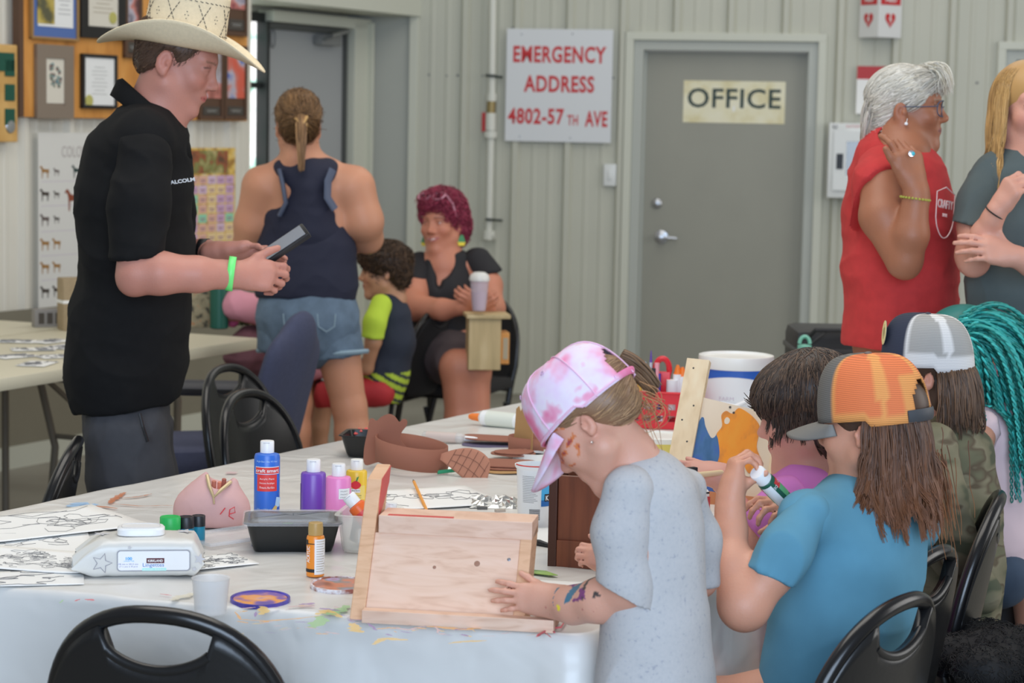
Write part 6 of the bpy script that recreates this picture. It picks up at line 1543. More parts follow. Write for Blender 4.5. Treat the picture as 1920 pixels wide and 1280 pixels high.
def crest(t,M,w,h):
 mb=MB();rr=random.Random(2)
 for i in range(26):
  a=rr.uniform(0,6.28);r=rr.uniform(0.1,1);mb.lathe([(0,0),(0.010*rr.uniform(0.6,1.3),0),(0,0.001)],M@Matrix.Translation((0.17*w*r*math.cos(a),0.05*h+0.2*h*r*math.sin(a),0)),7)
 mb.build('crest',ramp_mat('crest_colours',[(0.4,(120,70,70)),(0.5,(110,140,120)),(0.6,(90,130,160)),(0.65,(180,160,90))],90,0.6),t)
 MB().box((0,-h*0.43,0.002),(w*0.3,h*0.07,0.004),M).build('plate',mat('dark_plate',(80,74,68),metal=0.4),t)
framed(70,82,139,222,'plaque','grey wooden plaque with a coloured crest on cream card','plaque',mat('grey_wood',(126,112,98)),0.06,mat('grey_wood'),(0.56,0.66,cream,0.02,0.04),deco=crest)
framed(156,100,221,203,'framed_certificate','small black-framed certificate right of the crest plaque','certificate',blk,0.016,mat('olive_edge',(120,116,96)),(0.86,0.9,mat('paper_white'),0,0),deco=lambda t,M,w,h:lines(t,M,w,h,8,(176,176,172),(-0.3,-0.36)))
dk=mat('dark_walnut',(70,48,40),rough=0.4)
def photo(c0,c1):
 def f(t,M,w,h):
  MB().box((0,h*0.1,0.001),(w*0.8,h*0.62,0.001),M).build('photograph',ramp_mat('photo_%d'%c0[0],[(0.36,c0),(0.48,(190,120,110)),(0.54,(176,170,180)),(0.66,c1)],9,0.35),t)
  MB().box((0,-h*0.38,0.002),(w*0.7,h*0.12,0.003),M,0.002).build('plate',mat('dark_plate'),t)
  mb=MB();mb.box((0,-h*0.37,0.004),(w*0.45,0.003,0.001),M);mb.box((0,-h*0.39,0.004),(w*0.35,0.003,0.001),M);mb.build('engraving',mat('silver',metal=1),t)
 return f
framed(236,-60,268,108,'photo_plaque','dark wooden photo plaque partly behind the hat crown','plaque',dk,0.02,dk,None,deco=photo((90,60,60),(60,60,80)))
framed(425,-110,466,66,'photo_plaque','upper dark photo plaque right of the hat, with small figures','plaque',dk,0.02,dk,None,deco=photo((130,60,70),(120,110,130)))
framed(423,84,465,224,'photo_plaque','lower dark photo plaque right of the hat, red and blue photo','plaque',dk,0.02,dk,None,deco=photo((200,90,70),(60,90,170)))
framed(376,84,421,224,'photo_plaque','dark photo plaque directly behind the face of the man','plaque',dk,0.02,dk,None,deco=photo((150,90,80),(150,140,140)))
# green shield board at the left edge
s, z, w, h=rect(LEFT,-70,78,33,266,0.065)
t=thing('award_board','pine award board with rows of green squares at left edge','board',LEFT[0]+LEFT[1]*s+UP*z);M=fr(LEFT,s,z,0.05)
MB().box((0,0,0),(w,h,0.03),M,0.006).build('board',ramp_mat('pine_board',[(0.3,(184,140,76)),(0.7,(204,164,100))],10,0.5,3),t)
gm=mat('felt_green',(30,78,62),rough=0.9);k=w/103
MB().box((0.18*w,h*0.32,0.017),(w*0.5,h*0.19,0.006),M,0.002).build('green_title',gm,t)
for i, py in enumerate((144,171,198)):
 for px in(17,-14):
  MB().box(((px--18.5)*k,(172-py)*k*1.18,0.017),(w*0.18,w*0.21,0.006),M,0.002).build('green_square',gm,t)
mb=MB();mb.lathe([(0,0),(0.03,0),(0.026,0.004),(0,0.005)],M@Matrix.Translation((0.36*w,-h*0.34,0.016)),20);mb.build('medal',mat('silver',metal=1),t)
# horse poster
s, z, w, h=rect(LEFT,71,248,262,584,0.034)
t=thing('poster','white horse colour chart poster with rows of small horses','poster',LEFT[0]+LEFT[1]*s+UP*z);M=fr(LEFT,s,z,0.034)
MB().box((0,0,0),(w,h,0.002),M).build('sheet',mat('poster_white',(206,204,198),rough=0.5),t)
hz0, hz1=h/2, -h/2;k=h/336;kx=w/191
hc=[mat('horse_%d'%i,c)for i,c in enumerate([(150,110,60),(60,50,44),(96,84,80),(40,60,56),(130,64,40)])]
def horse(x,y,sc_,mt,face=1):
 mb=MB();b=[(-1,0.2),(-1.15,-0.3),(-0.95,0.45),(-0.3,0.42),(0.35,0.5),(0.75,0.95),(0.9,1.0),(1.2,0.72),(1.12,0.6),(0.88,0.66),(0.7,0.15),(0.66,-1),(0.52,-1),(0.46,-0.1),(-0.4,-0.08),(-0.6,-0.3),(-0.62,-1),(-0.78,-1),(-0.84,-0.25)]
 mb.prism([(face*p*sc_+x,q*sc_+y)for p,q in b][::face],0.0012,0.002,M);mb.build('horse_print',mt,t)
for r, py in enumerate((322,365,412,458,502,548)):
 horse((82-166)*kx,(416-py)*k,0.028,hc[[0,1,2,0,0,1][r]],-1);horse((103-166)*kx,(416-py)*k,0.018 if r<3 else 0.026,hc[[2,1,1,0,0,1][r]],-1)
horse((140-166)*kx,(416-322)*k,0.03,hc[3],-1);horse((134-166)*kx,(416-376)*k,0.05,hc[4],-1)
horse((172-166)*kx,(416-322)*k,0.03,hc[1],-1);horse((200-166)*kx,(416-400)*k,0.04,hc[0],-1)
fit('COLOUR of the HORSE',w*0.7,0.05,M@Matrix.Translation((0.05,(416-284)*k,0.0013)),mat('faint_print_150',(168,160,156)),t)
mb=MB()
for py in(340,386,434,480,526):mb.box((-0.3*w,(416-py)*k,0.0013),(w*0.34,0.003,0.0005),M)
mb.build('ruled_line',mat('pale_print'),t)
# calendar poster
s, z, w, h=rect(LEFT,352,277,441,520,0.034)
t=thing('poster','colourful calendar poster with yellow border, partly behind the man','poster',LEFT[0]+LEFT[1]*s+UP*z);M=fr(LEFT,s,z,0.034)
MB().box((0,0,0),(w,h,0.002),M).build('sheet',ramp_mat('yellow_border',[(0.35,(160,120,60)),(0.5,(214,178,90)),(0.7,(206,190,140))],20,0.6),t)
MB().box((-0.06*w,h*0.39,0.0015),(w*0.8,h*0.18,0.001),M).build('landscape',ramp_mat('barn_photo',[(0.35,(90,70,50)),(0.48,(150,84,56)),(0.55,(120,124,70)),(0.7,(190,170,120))],13,0.5),t)
rr=random.Random(6);cs=[mat('cell_%d'%i,c)for i,c in enumerate([(196,160,190),(140,200,170),(214,170,150),(206,180,200),(226,196,150)])]
mb=[MB()for _ in cs]
for i in range(5):
 for j in range(9):mb[min(4,(i+rr.randint(0,2))%5)].box(((-0.38+0.19*i)*w,h*(0.25-0.075*j),0.0015),(w*0.17,h*0.066,0.001),M)
for q, b_ in enumerate(mb):b_.build('chart_cells',cs[q],t)
mb=MB()
for i in range(5):
 for j in range(9):mb.box(((-0.38+0.19*i)*w,h*(0.25-0.075*j),0.0024),(w*0.11,h*0.008,0.0005),M);mb.box(((-0.38+0.19*i)*w,h*(0.235-0.075*j),0.0024),(w*0.08,h*0.006,0.0005),M)
mb.build('chart_print',mat('print_mauve',(150,110,130)),t)
# ------------------------------------------------------------------ side table on the left
def side_table():
 A0=onz(0,709);A1=onz(481,634);d=unit(A1-A0);d[2]=0;n=V3(-d[1],d[0],0)
 t=thing('folding_table','long beige folding table against the left wall','table',(*(A0+d*0.9+n*0.4)[:2],0))
 o=A0-d*0.9;L=2.44;W=0.80;M=frame(d,n,UP,V3(o[0],o[1],0.74))
 MB().box((L/2,W/2,-0.022),(L,W,0.044),M,0.012).build('table_top',mat('beige_plastic',(196,190,168),rough=0.5,bump=0.1,bscale=150),t,True)
 lm=mat('taupe_metal',(104,96,84),rough=0.45)
 for x in(0.36,L-0.36):
  for y in(0.1,W-0.1):
   dx=0.10 if x<1 else-0.10
   mb=MB();mb.tube([M@Vector((x+dx,y,-0.045)),M@Vector((x+dx*0.4,y,-0.2)),M@Vector((x,y+(0.03 if y<0.3 else-0.03),-0.42)),M@Vector((x,y,-0.74))],0.0145,10);mb.build('leg',lm,t,True)
  mb=MB();mb.tube([M@Vector((x,0.1,-0.62)),M@Vector((x,W-0.1,-0.62))],0.012,8);mb.tube([M@Vector((x+dx,0.1,-0.15)),M@Vector((x+dx,W-0.1,-0.15))],0.012,8);mb.build('crossbar',lm,t,True)
  mb=MB();mb.tube([M@Vector((x,W/2,-0.38)),M@Vector((x+(0.5 if x<1 else-0.5),W/2,-0.05))],0.010,8);mb.tube([M@Vector((x,0.12,-0.38)),M@Vector((x,W-0.12,-0.38))],0.010,8);mb.build('brace',lm,t,True)
  # second table behind it, to the wall
 t2=thing('folding_table','second folding table between the first one and the wall','table',(*(A0+d*0.9+n*1.2)[:2],0))
 MB().box((L/2+0.0,W+0.03+0.25,-0.022),(L,0.5,0.044),M,0.012).build('table_top',mat('beige_plastic'),t2,True)
 for x in(0.36,L-0.36):
  for y in(W+0.1,W+0.46):mb=MB();mb.tube([M@Vector((x,y,-0.045)),M@Vector((x,y,-0.74))],0.0145,10);mb.build('leg',lm,t2,True)
 return M
TM=side_table()
def flat_paper(px,py,w,h,ang,label,name='paper',zz=0.741,mt=None,cat='paper',group=None,deco=None,curl=0.0,seed=0):
 p=onz(px,py,zz);t=thing(name,label,cat,p,group)
 M=Matrix.Translation(p)@rotz(ang*D2R);b=MB()
 fn=lambda u, v:((u-0.5)*w,(v-0.5)*h,0.0012+curl*(max(0,u-0.7)**2+max(0,v-0.75)**2+0.5*max(0,0.2-u)**2)+0.0006*math.sin(u*9+seed)*math.sin(v*7))
 b.grid(fn,10,10,M);b.build('sheet',mt or mat('sheet_white',(222,222,220),rough=0.7),t,True,solid=0.0006)
 if deco:
  rr=random.Random(seed);pp=[]
  mb=MB()
  for k in range(deco[0]):
   cx, cy=rr.uniform(0.15,0.85), rr.uniform(0.15,0.85);ph=rr.uniform(0,6);r0=rr.uniform(0.04,0.16)*deco[1];pts=[]
   n=rr.randint(8,22)
   for i in range(n):
    a=ph+i*0.33;r=r0*(1+0.5*math.sin(i*1.3+ph));u=min(0.96,max(0.04,cx+r*math.cos(a)));v=min(0.96,max(0.04,cy+r*math.sin(a)))
    q=fn(u,v);pts.append(M@Vector((q[0],q[1],q[2]+0.0011)))
   mb.tube(pts,deco[2],4,flat=1.0)
  mb.build('drawing',mat('ink_pale',(112,112,114)),t)
 return t
for i, (px,py,a)in enumerate([(28,668,20),(62,655,-10),(95,640,30),(70,682,55),(110,668,10),(30,640,-30),(120,650,40)]):
 flat_paper(px,py,0.15,0.10,a+28,'small printed card on the side table, %s'%['front left corner','second from the left edge','near the wall','at the front edge','closest to the man','back left','touching the dark shirt'][i],name='card',cat='card',group=None,deco=(8,1.6,0.0009),seed=i,zz=0.742)
 # items on the side table
def boxy(px,py,w,d,h,ang,name,label,cat,mt,zz=0.74,extra=None):
 p=onz(px,py,zz);t=thing(name,label,cat,p);M=Matrix.Translation(p)@rotz(ang*D2R)
 MB().box((0,0,h/2),(w,d,h),M,min(w,d,h)*0.06).build('body',mt,t,True)
 if extra:extra(t,M,w,d,h)
 return t
def band_(t,M,w,d,h):MB().box((0,0,h*0.55),(w*1.02,d*1.02,0.012),M).build('ribbon',mat('paper_white'),t)
boxy(133,618,0.085,0.08,0.20,30,'gift_box','tall brown cardboard box behind the back of the man','box',mat('kraft',(150,132,104),rough=0.8,var=0.1,scale=30),extra=band_)
boxy(368,612,0.10,0.10,0.19,20,'gift_box','brown patterned box on side table beside green bottle','box',ramp_mat('patterned_kraft',[(0.38,(70,66,56)),(0.45,(140,128,100)),(0.62,(158,146,118)),(0.72,(170,120,80))],38,0.7))
def crate_deco(t,M,w,d,h):
 mb=MB()
 for i in range(4):mb.box(((i-1.5)*w*0.22,-d*0.51,h*0.5),(w*0.14,0.004,h*0.6),M)
 mb.build('slot',mat('dark_plate'),t)
boxy(98,612,0.15,0.05,0.07,28,'wire_rack','small grey rack standing under horse poster','rack',mat('grey_wire',(130,126,122)),extra=crate_deco)
p=onz(411,616);t=thing('water_bottle','green insulated bottle standing on the side table','bottle',p)
MB().lathe([(0.03,0),(0.036,0.004),(0.037,0.15),(0.036,0.20),(0.026,0.215)],Matrix.Translation(p),28).build('body',mat('bottle_green',(24,84,70),rough=0.4),t,True)
MB().lathe([(0.027,0.213),(0.029,0.22),(0.029,0.25),(0.024,0.255),(0,0.256)],Matrix.Translation(p),24).build('cap',mat('bottle_green'),t,True)
def leafy(px,py,label,n=60,r=0.09):
 p=onz(px,py);t=thing('table_plant',label,'plant',p);mb=MB();rr=random.Random(4)
 for i in range(n):
  a=rr.uniform(0,6.28);q=rr.uniform(0,r);L=rr.uniform(0.03,0.06);e=rr.uniform(0.2,1.2);c=p+V3(q*math.cos(a)*1.6,q*math.sin(a)*0.8,0.004)
  tip=c+V3(math.cos(a)*L,math.sin(a)*L,L*e*0.8);s_=V3(-math.sin(a),math.cos(a),0)*0.009;md=(c+tip)/2+V3(0,0,0.006)
  mb.add([c,md+s_,tip,md-s_],[(0,1,2,3)])
 mb.build('foliage',ramp_mat('moss_green',[(0.35,(50,66,36)),(0.5,(86,104,56)),(0.65,(140,140,110))],60,0.7),t)
leafy(452,612,'low green leafy decoration at the end of the side table')
def doll():
 p=onz(436,613);t=thing('toy','small bright pink toy beside the green bottle','toy',p)
 s=SD();s.cone(p+V3(0,0,0.024),p+V3(0,0,0.07),0.026,0.018,0.01);s.cone(p+V3(0,0,0.1),p+V3(0,0,0.13),0.015,0.012,0.01);s.cone(p+V3(0.0,0,0.075),p+V3(0.0,0,0.1),0.012,0.012,0.01)
 garment([s],'body',mat('hot_pink',(214,96,140)),t,0.004,0)
doll()
# ------------------------------------------------------------------ chairs
BLKP=lambda:mat('black_vinyl',(22,22,23),rough=0.30,spec=0.5,bump=0.06,bscale=90)
BLKM=lambda:mat('black_tube',(16,16,18),rough=0.25,spec=0.6)
def arch(u,W=0.2,z0=0.57,H=0.25):return z0+H*max(0.0,1-(abs(u)/W)**2.3)**(1/2.3)
def stack_chair(label,slot=True,mt=None):
 t=thing('stacking_chair',label,'chair')
 W=0.2;lean=math.radians(12);mt=mt or BLKP()
 Mb=Matrix.Translation((0,-0.20,0.45))@Matrix.Rotation(lean,4,'X')@Matrix.Translation((0,0,-0.45))
 def yc(u,z):return-0.035*(1-(u/W)**2)-0.012*math.cos((z-0.45)*4)
 us=[W*math.sin(math.pi/2*(-1+2*i/40))for i in range(41)]
 sw=0.084;zr=arch(sw)-0.040
 def ztop(u):
  if slot and abs(u)<sw:return zr-0.004-0.028*(1-(u/sw)**2)**0.8
  return max(arch(u)-0.004,0.5)
 def zbot(u):return 0.45+(0.11*max(0,(abs(u)-0.16)/0.04)**1.5 if abs(u)>0.16 else 0)
 rows=14;V=[];F=[]
 for i, u in enumerate(us):
  zt, zb=ztop(u), zbot(u);zt=max(zt,zb+0.004)
  for j in range(rows+1):
   z=zb+(zt-zb)*j/rows;V.append((u,yc(u,z),z))
 for i in range(40):
  for j in range(rows):F.append((i*(rows+1)+j,(i+1)*(rows+1)+j,(i+1)*(rows+1)+j+1,i*(rows+1)+j+1))
 b=MB();b.add(V,F,Mb);bo=b.build('backrest',mt,t,True,solid=0.022,edge_split=False)
 bo.modifiers['solid'].use_even_offset=False
 if slot:
  mb=MB();mb.tube([Mb@Vector((u,yc(u,ztop(u))-0.004,ztop(u)))for u in[sw*(-1+2*i/20)*0.985 for i in range(21)]],0.009,10);mb.build('handle_lip',mt,bo,True)
 path=[(-0.175,0.30),(-0.185,0.42),(-W,0.52)]+[(W*math.sin(math.pi/2*(-1+2*i/36)),0)for i in range(37)]+[(W,0.52),(0.185,0.42),(0.175,0.30)]
 pts=[Mb@Vector((u,yc(u,z if z else arch(u))+0.004,z if z else arch(u)))for u,z in path]
 MB().tube(pts,0.0135,12).build('back_frame',BLKM(),t,True)
 MB().box((0,0.02,0.445),(0.41,0.42,0.05),None,0.02).build('seat',mt,t,True)
 for q in(-1,1):
  MB().tube([(q*0.19,0.2,0.43),(q*0.195,0.23,0.25),(q*0.2,0.25,0.005)],0.011,10).build('leg',BLKM(),t,True)
  MB().tube([(q*0.178,-0.165,0.36),(q*0.19,-0.2,0.2),(q*0.2,-0.25,0.005)],0.011,10).build('leg',BLKM(),t,True)
 mb=MB();mb.tube([(-0.19,0.2,0.415),(0.19,0.2,0.415)],0.009,8);mb.tube([(-0.185,-0.17,0.415),(0.185,-0.17,0.415)],0.009,8);mb.build('seat_rail',BLKM(),t,True)
 return t
def face(t,apx,apy,Y,front,dx=0.0,ztop=0.82):
 """put the chair so that the top of its back shows at pixel x apx, at depth Y"""
 f=unit([front[0],front[1],0]);top=P(apx,apy,Y);a=math.atan2(-f[0],f[1])
 off=np.array(rotz(a)@Vector((0,-0.20-0.10,0)));t.location=(top[0]-off[0],top[1]-off[1],0);t.rotation_euler=(0,0,a);return t
c0=stack_chair('black oval-backed chair in the foreground, pushed up to the near table edge')
def another(label,*a,**k):
 c=copy_tree(c0);c['label']=label;return face(c,*a,**k)
face(c0,296,1122,3.17,(0.22,1))
another('black chair nearest the camera at lower right, its handle slot facing us',1688,1112,3.36,(-0.80,0.60))
another('black chair directly behind the child in the blue shirt',1748,1028,3.76,(-0.84,0.54))
another('black chair seen edge-on beside the camouflage hoodie',1868,922,4.36,(-1.0,0.25))
another('black glossy chair at the far left edge of the table, seen edge-on',138,822,4.86,(-1.0,-0.10))
another('taller of the two nested black chairs behind the man',425,682,6.40,(0.92,-0.40))
another('nearer of the two nested black chairs behind the man',462,735,5.80,(0.92,-0.40))
c1=stack_chair('matt black upholstered chair the boy sits on, seat facing left',True,mat('black_fabric',(30,29,30),rough=0.85))
face(c1,826,566,8.75,(-0.93,0.35))
cc=copy_tree(c1);cc['label']='black chair behind the seated woman with magenta hair';face(cc,900,570,9.35,(-0.35,-0.94))
def office_chair():
 Y=6.9;c=P(440,880,Y);t=thing('office_chair','navy fabric office chair behind the nested black chairs','chair',(c[0],c[1],0))
 nf=mat('navy_fabric',(62,66,88),rough=0.95,var=0.08,scale=80);gp=mat('grey_plastic',(52,52,56),rough=0.5)
 b0, b1=P(498,850,Y), P(552,655,Y);up=unit(b1-b0);lat=unit(np.array([0.30,0.95,0.0]));lat=unit(lat-up*np.dot(lat,up));nn=np.cross(lat,up)
 s=SD();L=np.linalg.norm(b1-b0)
 for q in(-1,1):s.cone(b0+lat*q*0.10,b1+lat*q*0.10-up*0.04,0.115,0.10,0.03)
 s.cone(b0,b1,0.14,0.13,0.03)
 o=garment([s],'backrest',nf,t,0.009,0.0)
 # flatten the cushion along its normal
 me=o.data;n=len(me.vertices);v=np.zeros(n*3,np.float32);me.vertices.foreach_get('co',v);v=v.reshape(-1,3);d=(v-b0)@nn;v-=np.outer(d*0.62,nn);me.vertices.foreach_set('co',v.ravel());me.update()
 sc=P(410,848,Y-0.05);M=Matrix.Translation(sc)@rotz(0.3);MB().box((0,0,0),(0.46,0.46,0.09),M,0.035).build('seat',nf,t,True)
 for dy in(-0.25,0.2):
  mb=MB();e=P(430,728,Y+dy);mb.tube([e+V3(-0.19,0,0.0),e+V3(0.06,0,0.0)],0.026,10,flat=1.2);mb.tube([e+V3(-0.05,0,-0.02),e+V3(-0.02,0,-0.2),e+V3(0.02,0,-0.24)],0.014,8);mb.build('armrest',gp,t,True)
 MB().tube([(sc[0],sc[1],sc[2]-0.04),(sc[0],sc[1],0.1)],0.03,14).build('gas_stem',gp,t,True)
 mb=MB()
 for i in range(5):a=2*math.pi*i/5+0.3;mb.tube([(sc[0],sc[1],0.11),(sc[0]+0.3*math.cos(a),sc[1]+0.3*math.sin(a),0.06)],[0.03,0.016],8)
 bo=mb.build('base',gp,t,True)
 for i in range(5):a=2*math.pi*i/5+0.3;MB().lathe([(0.012,-0.02),(0.028,-0.02),(0.03,0),(0.028,0.02),(0.012,0.02)],Matrix.Translation((sc[0]+0.3*math.cos(a),sc[1]+0.3*math.sin(a),0.03))@Matrix.Rotation(math.pi/2,4,'X')@Matrix.Rotation(a,4,'Y'),16).build('caster',gp,t,True)
office_chair()
# crate on the lap of the seated woman, and her cup
def lap_crate():
 Y=8.47;c=P(905,690,Y);t=thing('wooden_crate','pale wooden crate with a lid, upright on the lap of the seated woman','crate',c)
 pw=ramp_mat('pale_ply',[(0.3,(164,144,104)),(0.55,(182,160,118)),(0.75,(196,176,136))],20,0.6,3,(1,1,0.2))
 M=Matrix.Translation(c)@rotz(0.12)
 MB().box((0.0,0,0.102),(0.128,0.13,0.205),M,0.003).build('body',pw,t);MB().box((0.012,0,0.213),(0.175,0.16,0.016),M,0.003).build('lid',pw,t);MB().box((0.082,0.0,0.085),(0.035,0.11,0.125),M,0.003).build('side_frame',ramp_mat('orange_oak',[])if False else wood,t);MB().box((0.084,-0.012,0.085),(0.02,0.09,0.085),M).build('side_panel',mat('beige_card'),t)
 z=c+V3(0,0,0);cup=P(900,545,Y-0.03);cup=P(898,582,Y-0.07);t2=thing('plastic_cup','clear plastic cup with a domed lid held by the seated woman','cup',cup)
 MB().lathe([(0.026,0.0),(0.030,0.03),(0.037,0.12)],Matrix.Translation(cup),26).build('cup_body',mat('cup_plastic',(208,196,206),rough=0.2,alpha=0.55),t2,True)
 MB().lathe([(0.024,0.005),(0.028,0.03),(0.032,0.075),(0,0.076)],Matrix.Translation(cup),22).build('drink',mat('pink_drink',(196,160,172),rough=0.3),t2,True)
 MB().lathe([(0.040,0.118),(0.041,0.126),(0.036,0.142),(0.022,0.152),(0.012,0.153)],Matrix.Translation(cup),26).build('lid',mat('lid_plastic',(224,222,216),rough=0.25,alpha=0.8),t2,True)
lap_crate()
# black case with mint bottle behind the table
def case():
 Y=7.2;c=P(1545,700,Y);t=thing('storage_case','black hard case with a handle standing behind the table','case',(c[0],c[1],0));zt=P(1545,612,Y)[2]
 bk=mat('case_black',(46,46,48),rough=0.55)
 MB().box((c[0],c[1],zt/2),(0.24,0.3,zt),None,0.03).build('body',bk,t,True)
 mb=MB();mb.box((c[0],c[1]-0.005,zt-0.07),(0.25,0.31,0.02),None,0.006);mb.build('rim',mat('case_rim',(64,64,66),rough=0.4),t,True)
 mb=MB();mb.tube([(c[0]-0.08,c[1]-0.16,zt-0.02),(c[0]-0.06,c[1]-0.185,zt+0.005),(c[0]+0.06,c[1]-0.185,zt+0.005),(c[0]+0.08,c[1]-0.16,zt-0.02)],0.008,8);mb.build('handle',bk,t,True)
 for x in(-0.1,0.1):MB().lathe([(0.02,-0.015),(0.035,-0.015),(0.035,0.015),(0.02,0.015)],Matrix.Translation((c[0]+x,c[1]-0.16,0.036))@Matrix.Rotation(math.pi/2,4,'Y'),16).build('wheel',bk,t,True)
 Yb=7.0;p=P(1508,664,Yb);t2=thing('water_bottle','mint green bottle with carry loop clipped to the black case','bottle',p);mint=mat('mint',(130,196,176),rough=0.4)
 MB().lathe([(0.02,-0.20),(0.024,-0.195),(0.024,-0.02),(0.018,0.0)],Matrix.Translation(p),22).build('body',mat('bottle_dark',(60,66,68),rough=0.3),t2,True);MB().lathe([(0.022,-0.01),(0.024,0.0),(0.023,0.03),(0,0.034)],Matrix.Translation(p),22).build('cap',mint,t2,True)
 MB().tube([p+V3(0.017*math.cos(a),0,0.035+0.024*math.sin(a))for a in[math.pi*i/12 for i in range(13)]],0.006,8).build('loop',mint,t2,True)
 mb=MB();mb.tube([p+V3(0,0,0.02),(c[0]-0.02,c[1]-0.185,zt+0.003)],0.003,6);mb.build('clip_strap',bk,t2)
case()
# black seat and jacket at the lower right
def jacket():
 Y=4.1;t=thing('jacket','black furry jacket lying over a chair seat at lower right corner','jacket',P(1860,1230,Y))
 s=SD()
 for a in((1800,1225,0.02,48),(1850,1200,0.1,52),(1900,1215,0.0,56),(1930,1240,-0.05,50),(1850,1250,-0.12,50)):s.ell(P(a[0],a[1],Y+a[2]),(m(a[3],Y)*1.3,m(a[3],Y)*1.2,m(a[3],Y)*0.7),None,0.03)
 V, F=s.mesh(0.009);N=vnormals(V,F);S=comb(V,N,2600,0.016,lambda p:np.random.RandomState(1).normal(0,1,p.shape)+np.array([0,0,-0.8]),2,0.4,4);TV, TF=tubes(S,0.0009)
 hair_mesh([(roughen(V,N,0.004,40),F,np.tile(rgb(20,19,20),(len(V),1))),(TV,TF,strand_cols(2600,4,4,(12,12,12),(34,30,29),1))],'fur',mat('fur_black',attr=True,rough=0.8),t)
 c=copy_tree(c0);c['label']='black chair at the lower right corner with jacket over its seat';c.location=(P(1880,1200,4.2)[0]+0.02,4.15,0);c.rotation_euler=(0,0,1.3)
jacket()
# ------------------------------------------------------------------ the big white covered table
TZ=0.742
cNR=V3(0.126,3.36,0);cNL=V3(-1.36,3.745,0);cFL=V3(0.05,6.25,0);cFR=V3(1.31,5.57,0)
def cz(x,y):
 """wrinkle height of the cloth"""
 q=np.stack([np.asarray(x)*9.0,np.asarray(y)*7.0,0*np.asarray(x)],-1)
 return 0.0022*snoise(q,31)+0.0009*snoise(q*3.1,7)
def table_cloth():
 tt=thing('long_table','pair of folding tables pushed together under white plastic sheet','table',(0.0,4.9,0))
 cs=[cNR,cFR,cFL,cNL];ce=sum(cs)/4
 top=[tuple(c+(ce-c)*0.02+V3(0,0,0.735))for c in cs];bot=[(a,b,0.70)for a,b,_ in top]
 MB().loft([bot,top]).build('table_top',mat('beige_plastic'),tt)
 for c in cs:
  for f in(0.12,):
   p=c+(ce-c)*f;MB().tube([(p[0],p[1],0.7),(p[0],p[1],0.0)],0.016,10).build('leg',mat('taupe_metal'),tt,True)
   # outline with rounded corners
 pts=[]
 for i in range(4):
  a, b, c=cs[i-1], cs[i], cs[(i+1)%4];r=0.035
  p0=b+unit(a-b)*r;p1=b+unit(c-b)*r
  for k in range(7):t=k/6;pts.append((1-t)**2*p0+2*t*(1-t)*b+t*t*p1)
  n=46
  q=c+unit(b-c)*r
  for k in range(1,n):pts.append(p1+(q-p1)*k/n)
 B=np.array(pts);n=len(B);nxt=np.roll(B,-1,0)-np.roll(B,1,0);T=nxt/np.linalg.norm(nxt,axis=1,keepdims=True);O=np.stack([T[:,1],-T[:,0],0*T[:,0]],1)
 if np.mean(np.sum(O*(B-ce),1))<0:O=-O
 arc=np.concatenate([[0],np.cumsum(np.linalg.norm(np.diff(B,axis=0),axis=1))])
 rings=[]
 for s in np.linspace(0.0,1,64):
  R=ce+(B-ce)*s;z=TZ+cz(R[:,0],R[:,1]);R=R.copy();R[:,2]=z;rings.append(R)
 rs=[(0.004,0.001),(0.010,0.006),(0.013,0.016),(0.016,0.04),(0.018,0.08),(0.022,0.14),(0.024,0.19),(0.026,0.245)]
 w=snoise(np.stack([arc*7,0*arc,0*arc],1),3);w2=snoise(np.stack([arc*19,0*arc,0*arc],1),8)
 dn=np.minimum(np.linalg.norm(B-cNR,axis=1),1.0);cor=np.exp(-(dn/0.12)**2)
 for o, d in rs:
  f=min(1,d/0.25);R=B+O*(o+f*(0.022*w+0.010*w2)+cor*0.05*f)[:,None];R[:,2]=TZ-d+0.004*w2*f;rings.append(R)
 rr=np.concatenate(rings);m_=len(rings);F=np.array([[i*n+k,i*n+(k+1)%n,(i+1)*n+(k+1)%n,(i+1)*n+k]for i in range(m_-1)for k in range(n)])
 t=thing('tablecloth','white plastic sheet over the long table, smeared with paint','tablecloth',(0.0,4.9,TZ))
 cm=mat('plastic_sheet',(206,204,200),rough=0.32,k=1.2,spec=0.5)
 nt=cm.node_tree;N_=nt.nodes;tc=N_.new('ShaderNodeTexCoord');a=N_.new('ShaderNodeTexNoise');a.inputs['Scale'].default_value=7;a.inputs['Detail'].default_value=2;a.inputs['Distortion'].default_value=0.7
 nt.links.new(tc.outputs['Object'],a.inputs[0]);bp=N_.new('ShaderNodeBump');bp.inputs['Strength'].default_value=0.8;bp.inputs['Distance'].default_value=0.014;nt.links.new(a.outputs[0],bp.inputs['Height']);nt.links.new(bp.outputs[0],N_['Principled BSDF'].inputs['Normal'])
 npmesh('sheet',rr,F[:,::-1],cm,t)
 return t
CLOTH=table_cloth()
def T(px,py):
 p=onz(px,py,TZ);return p
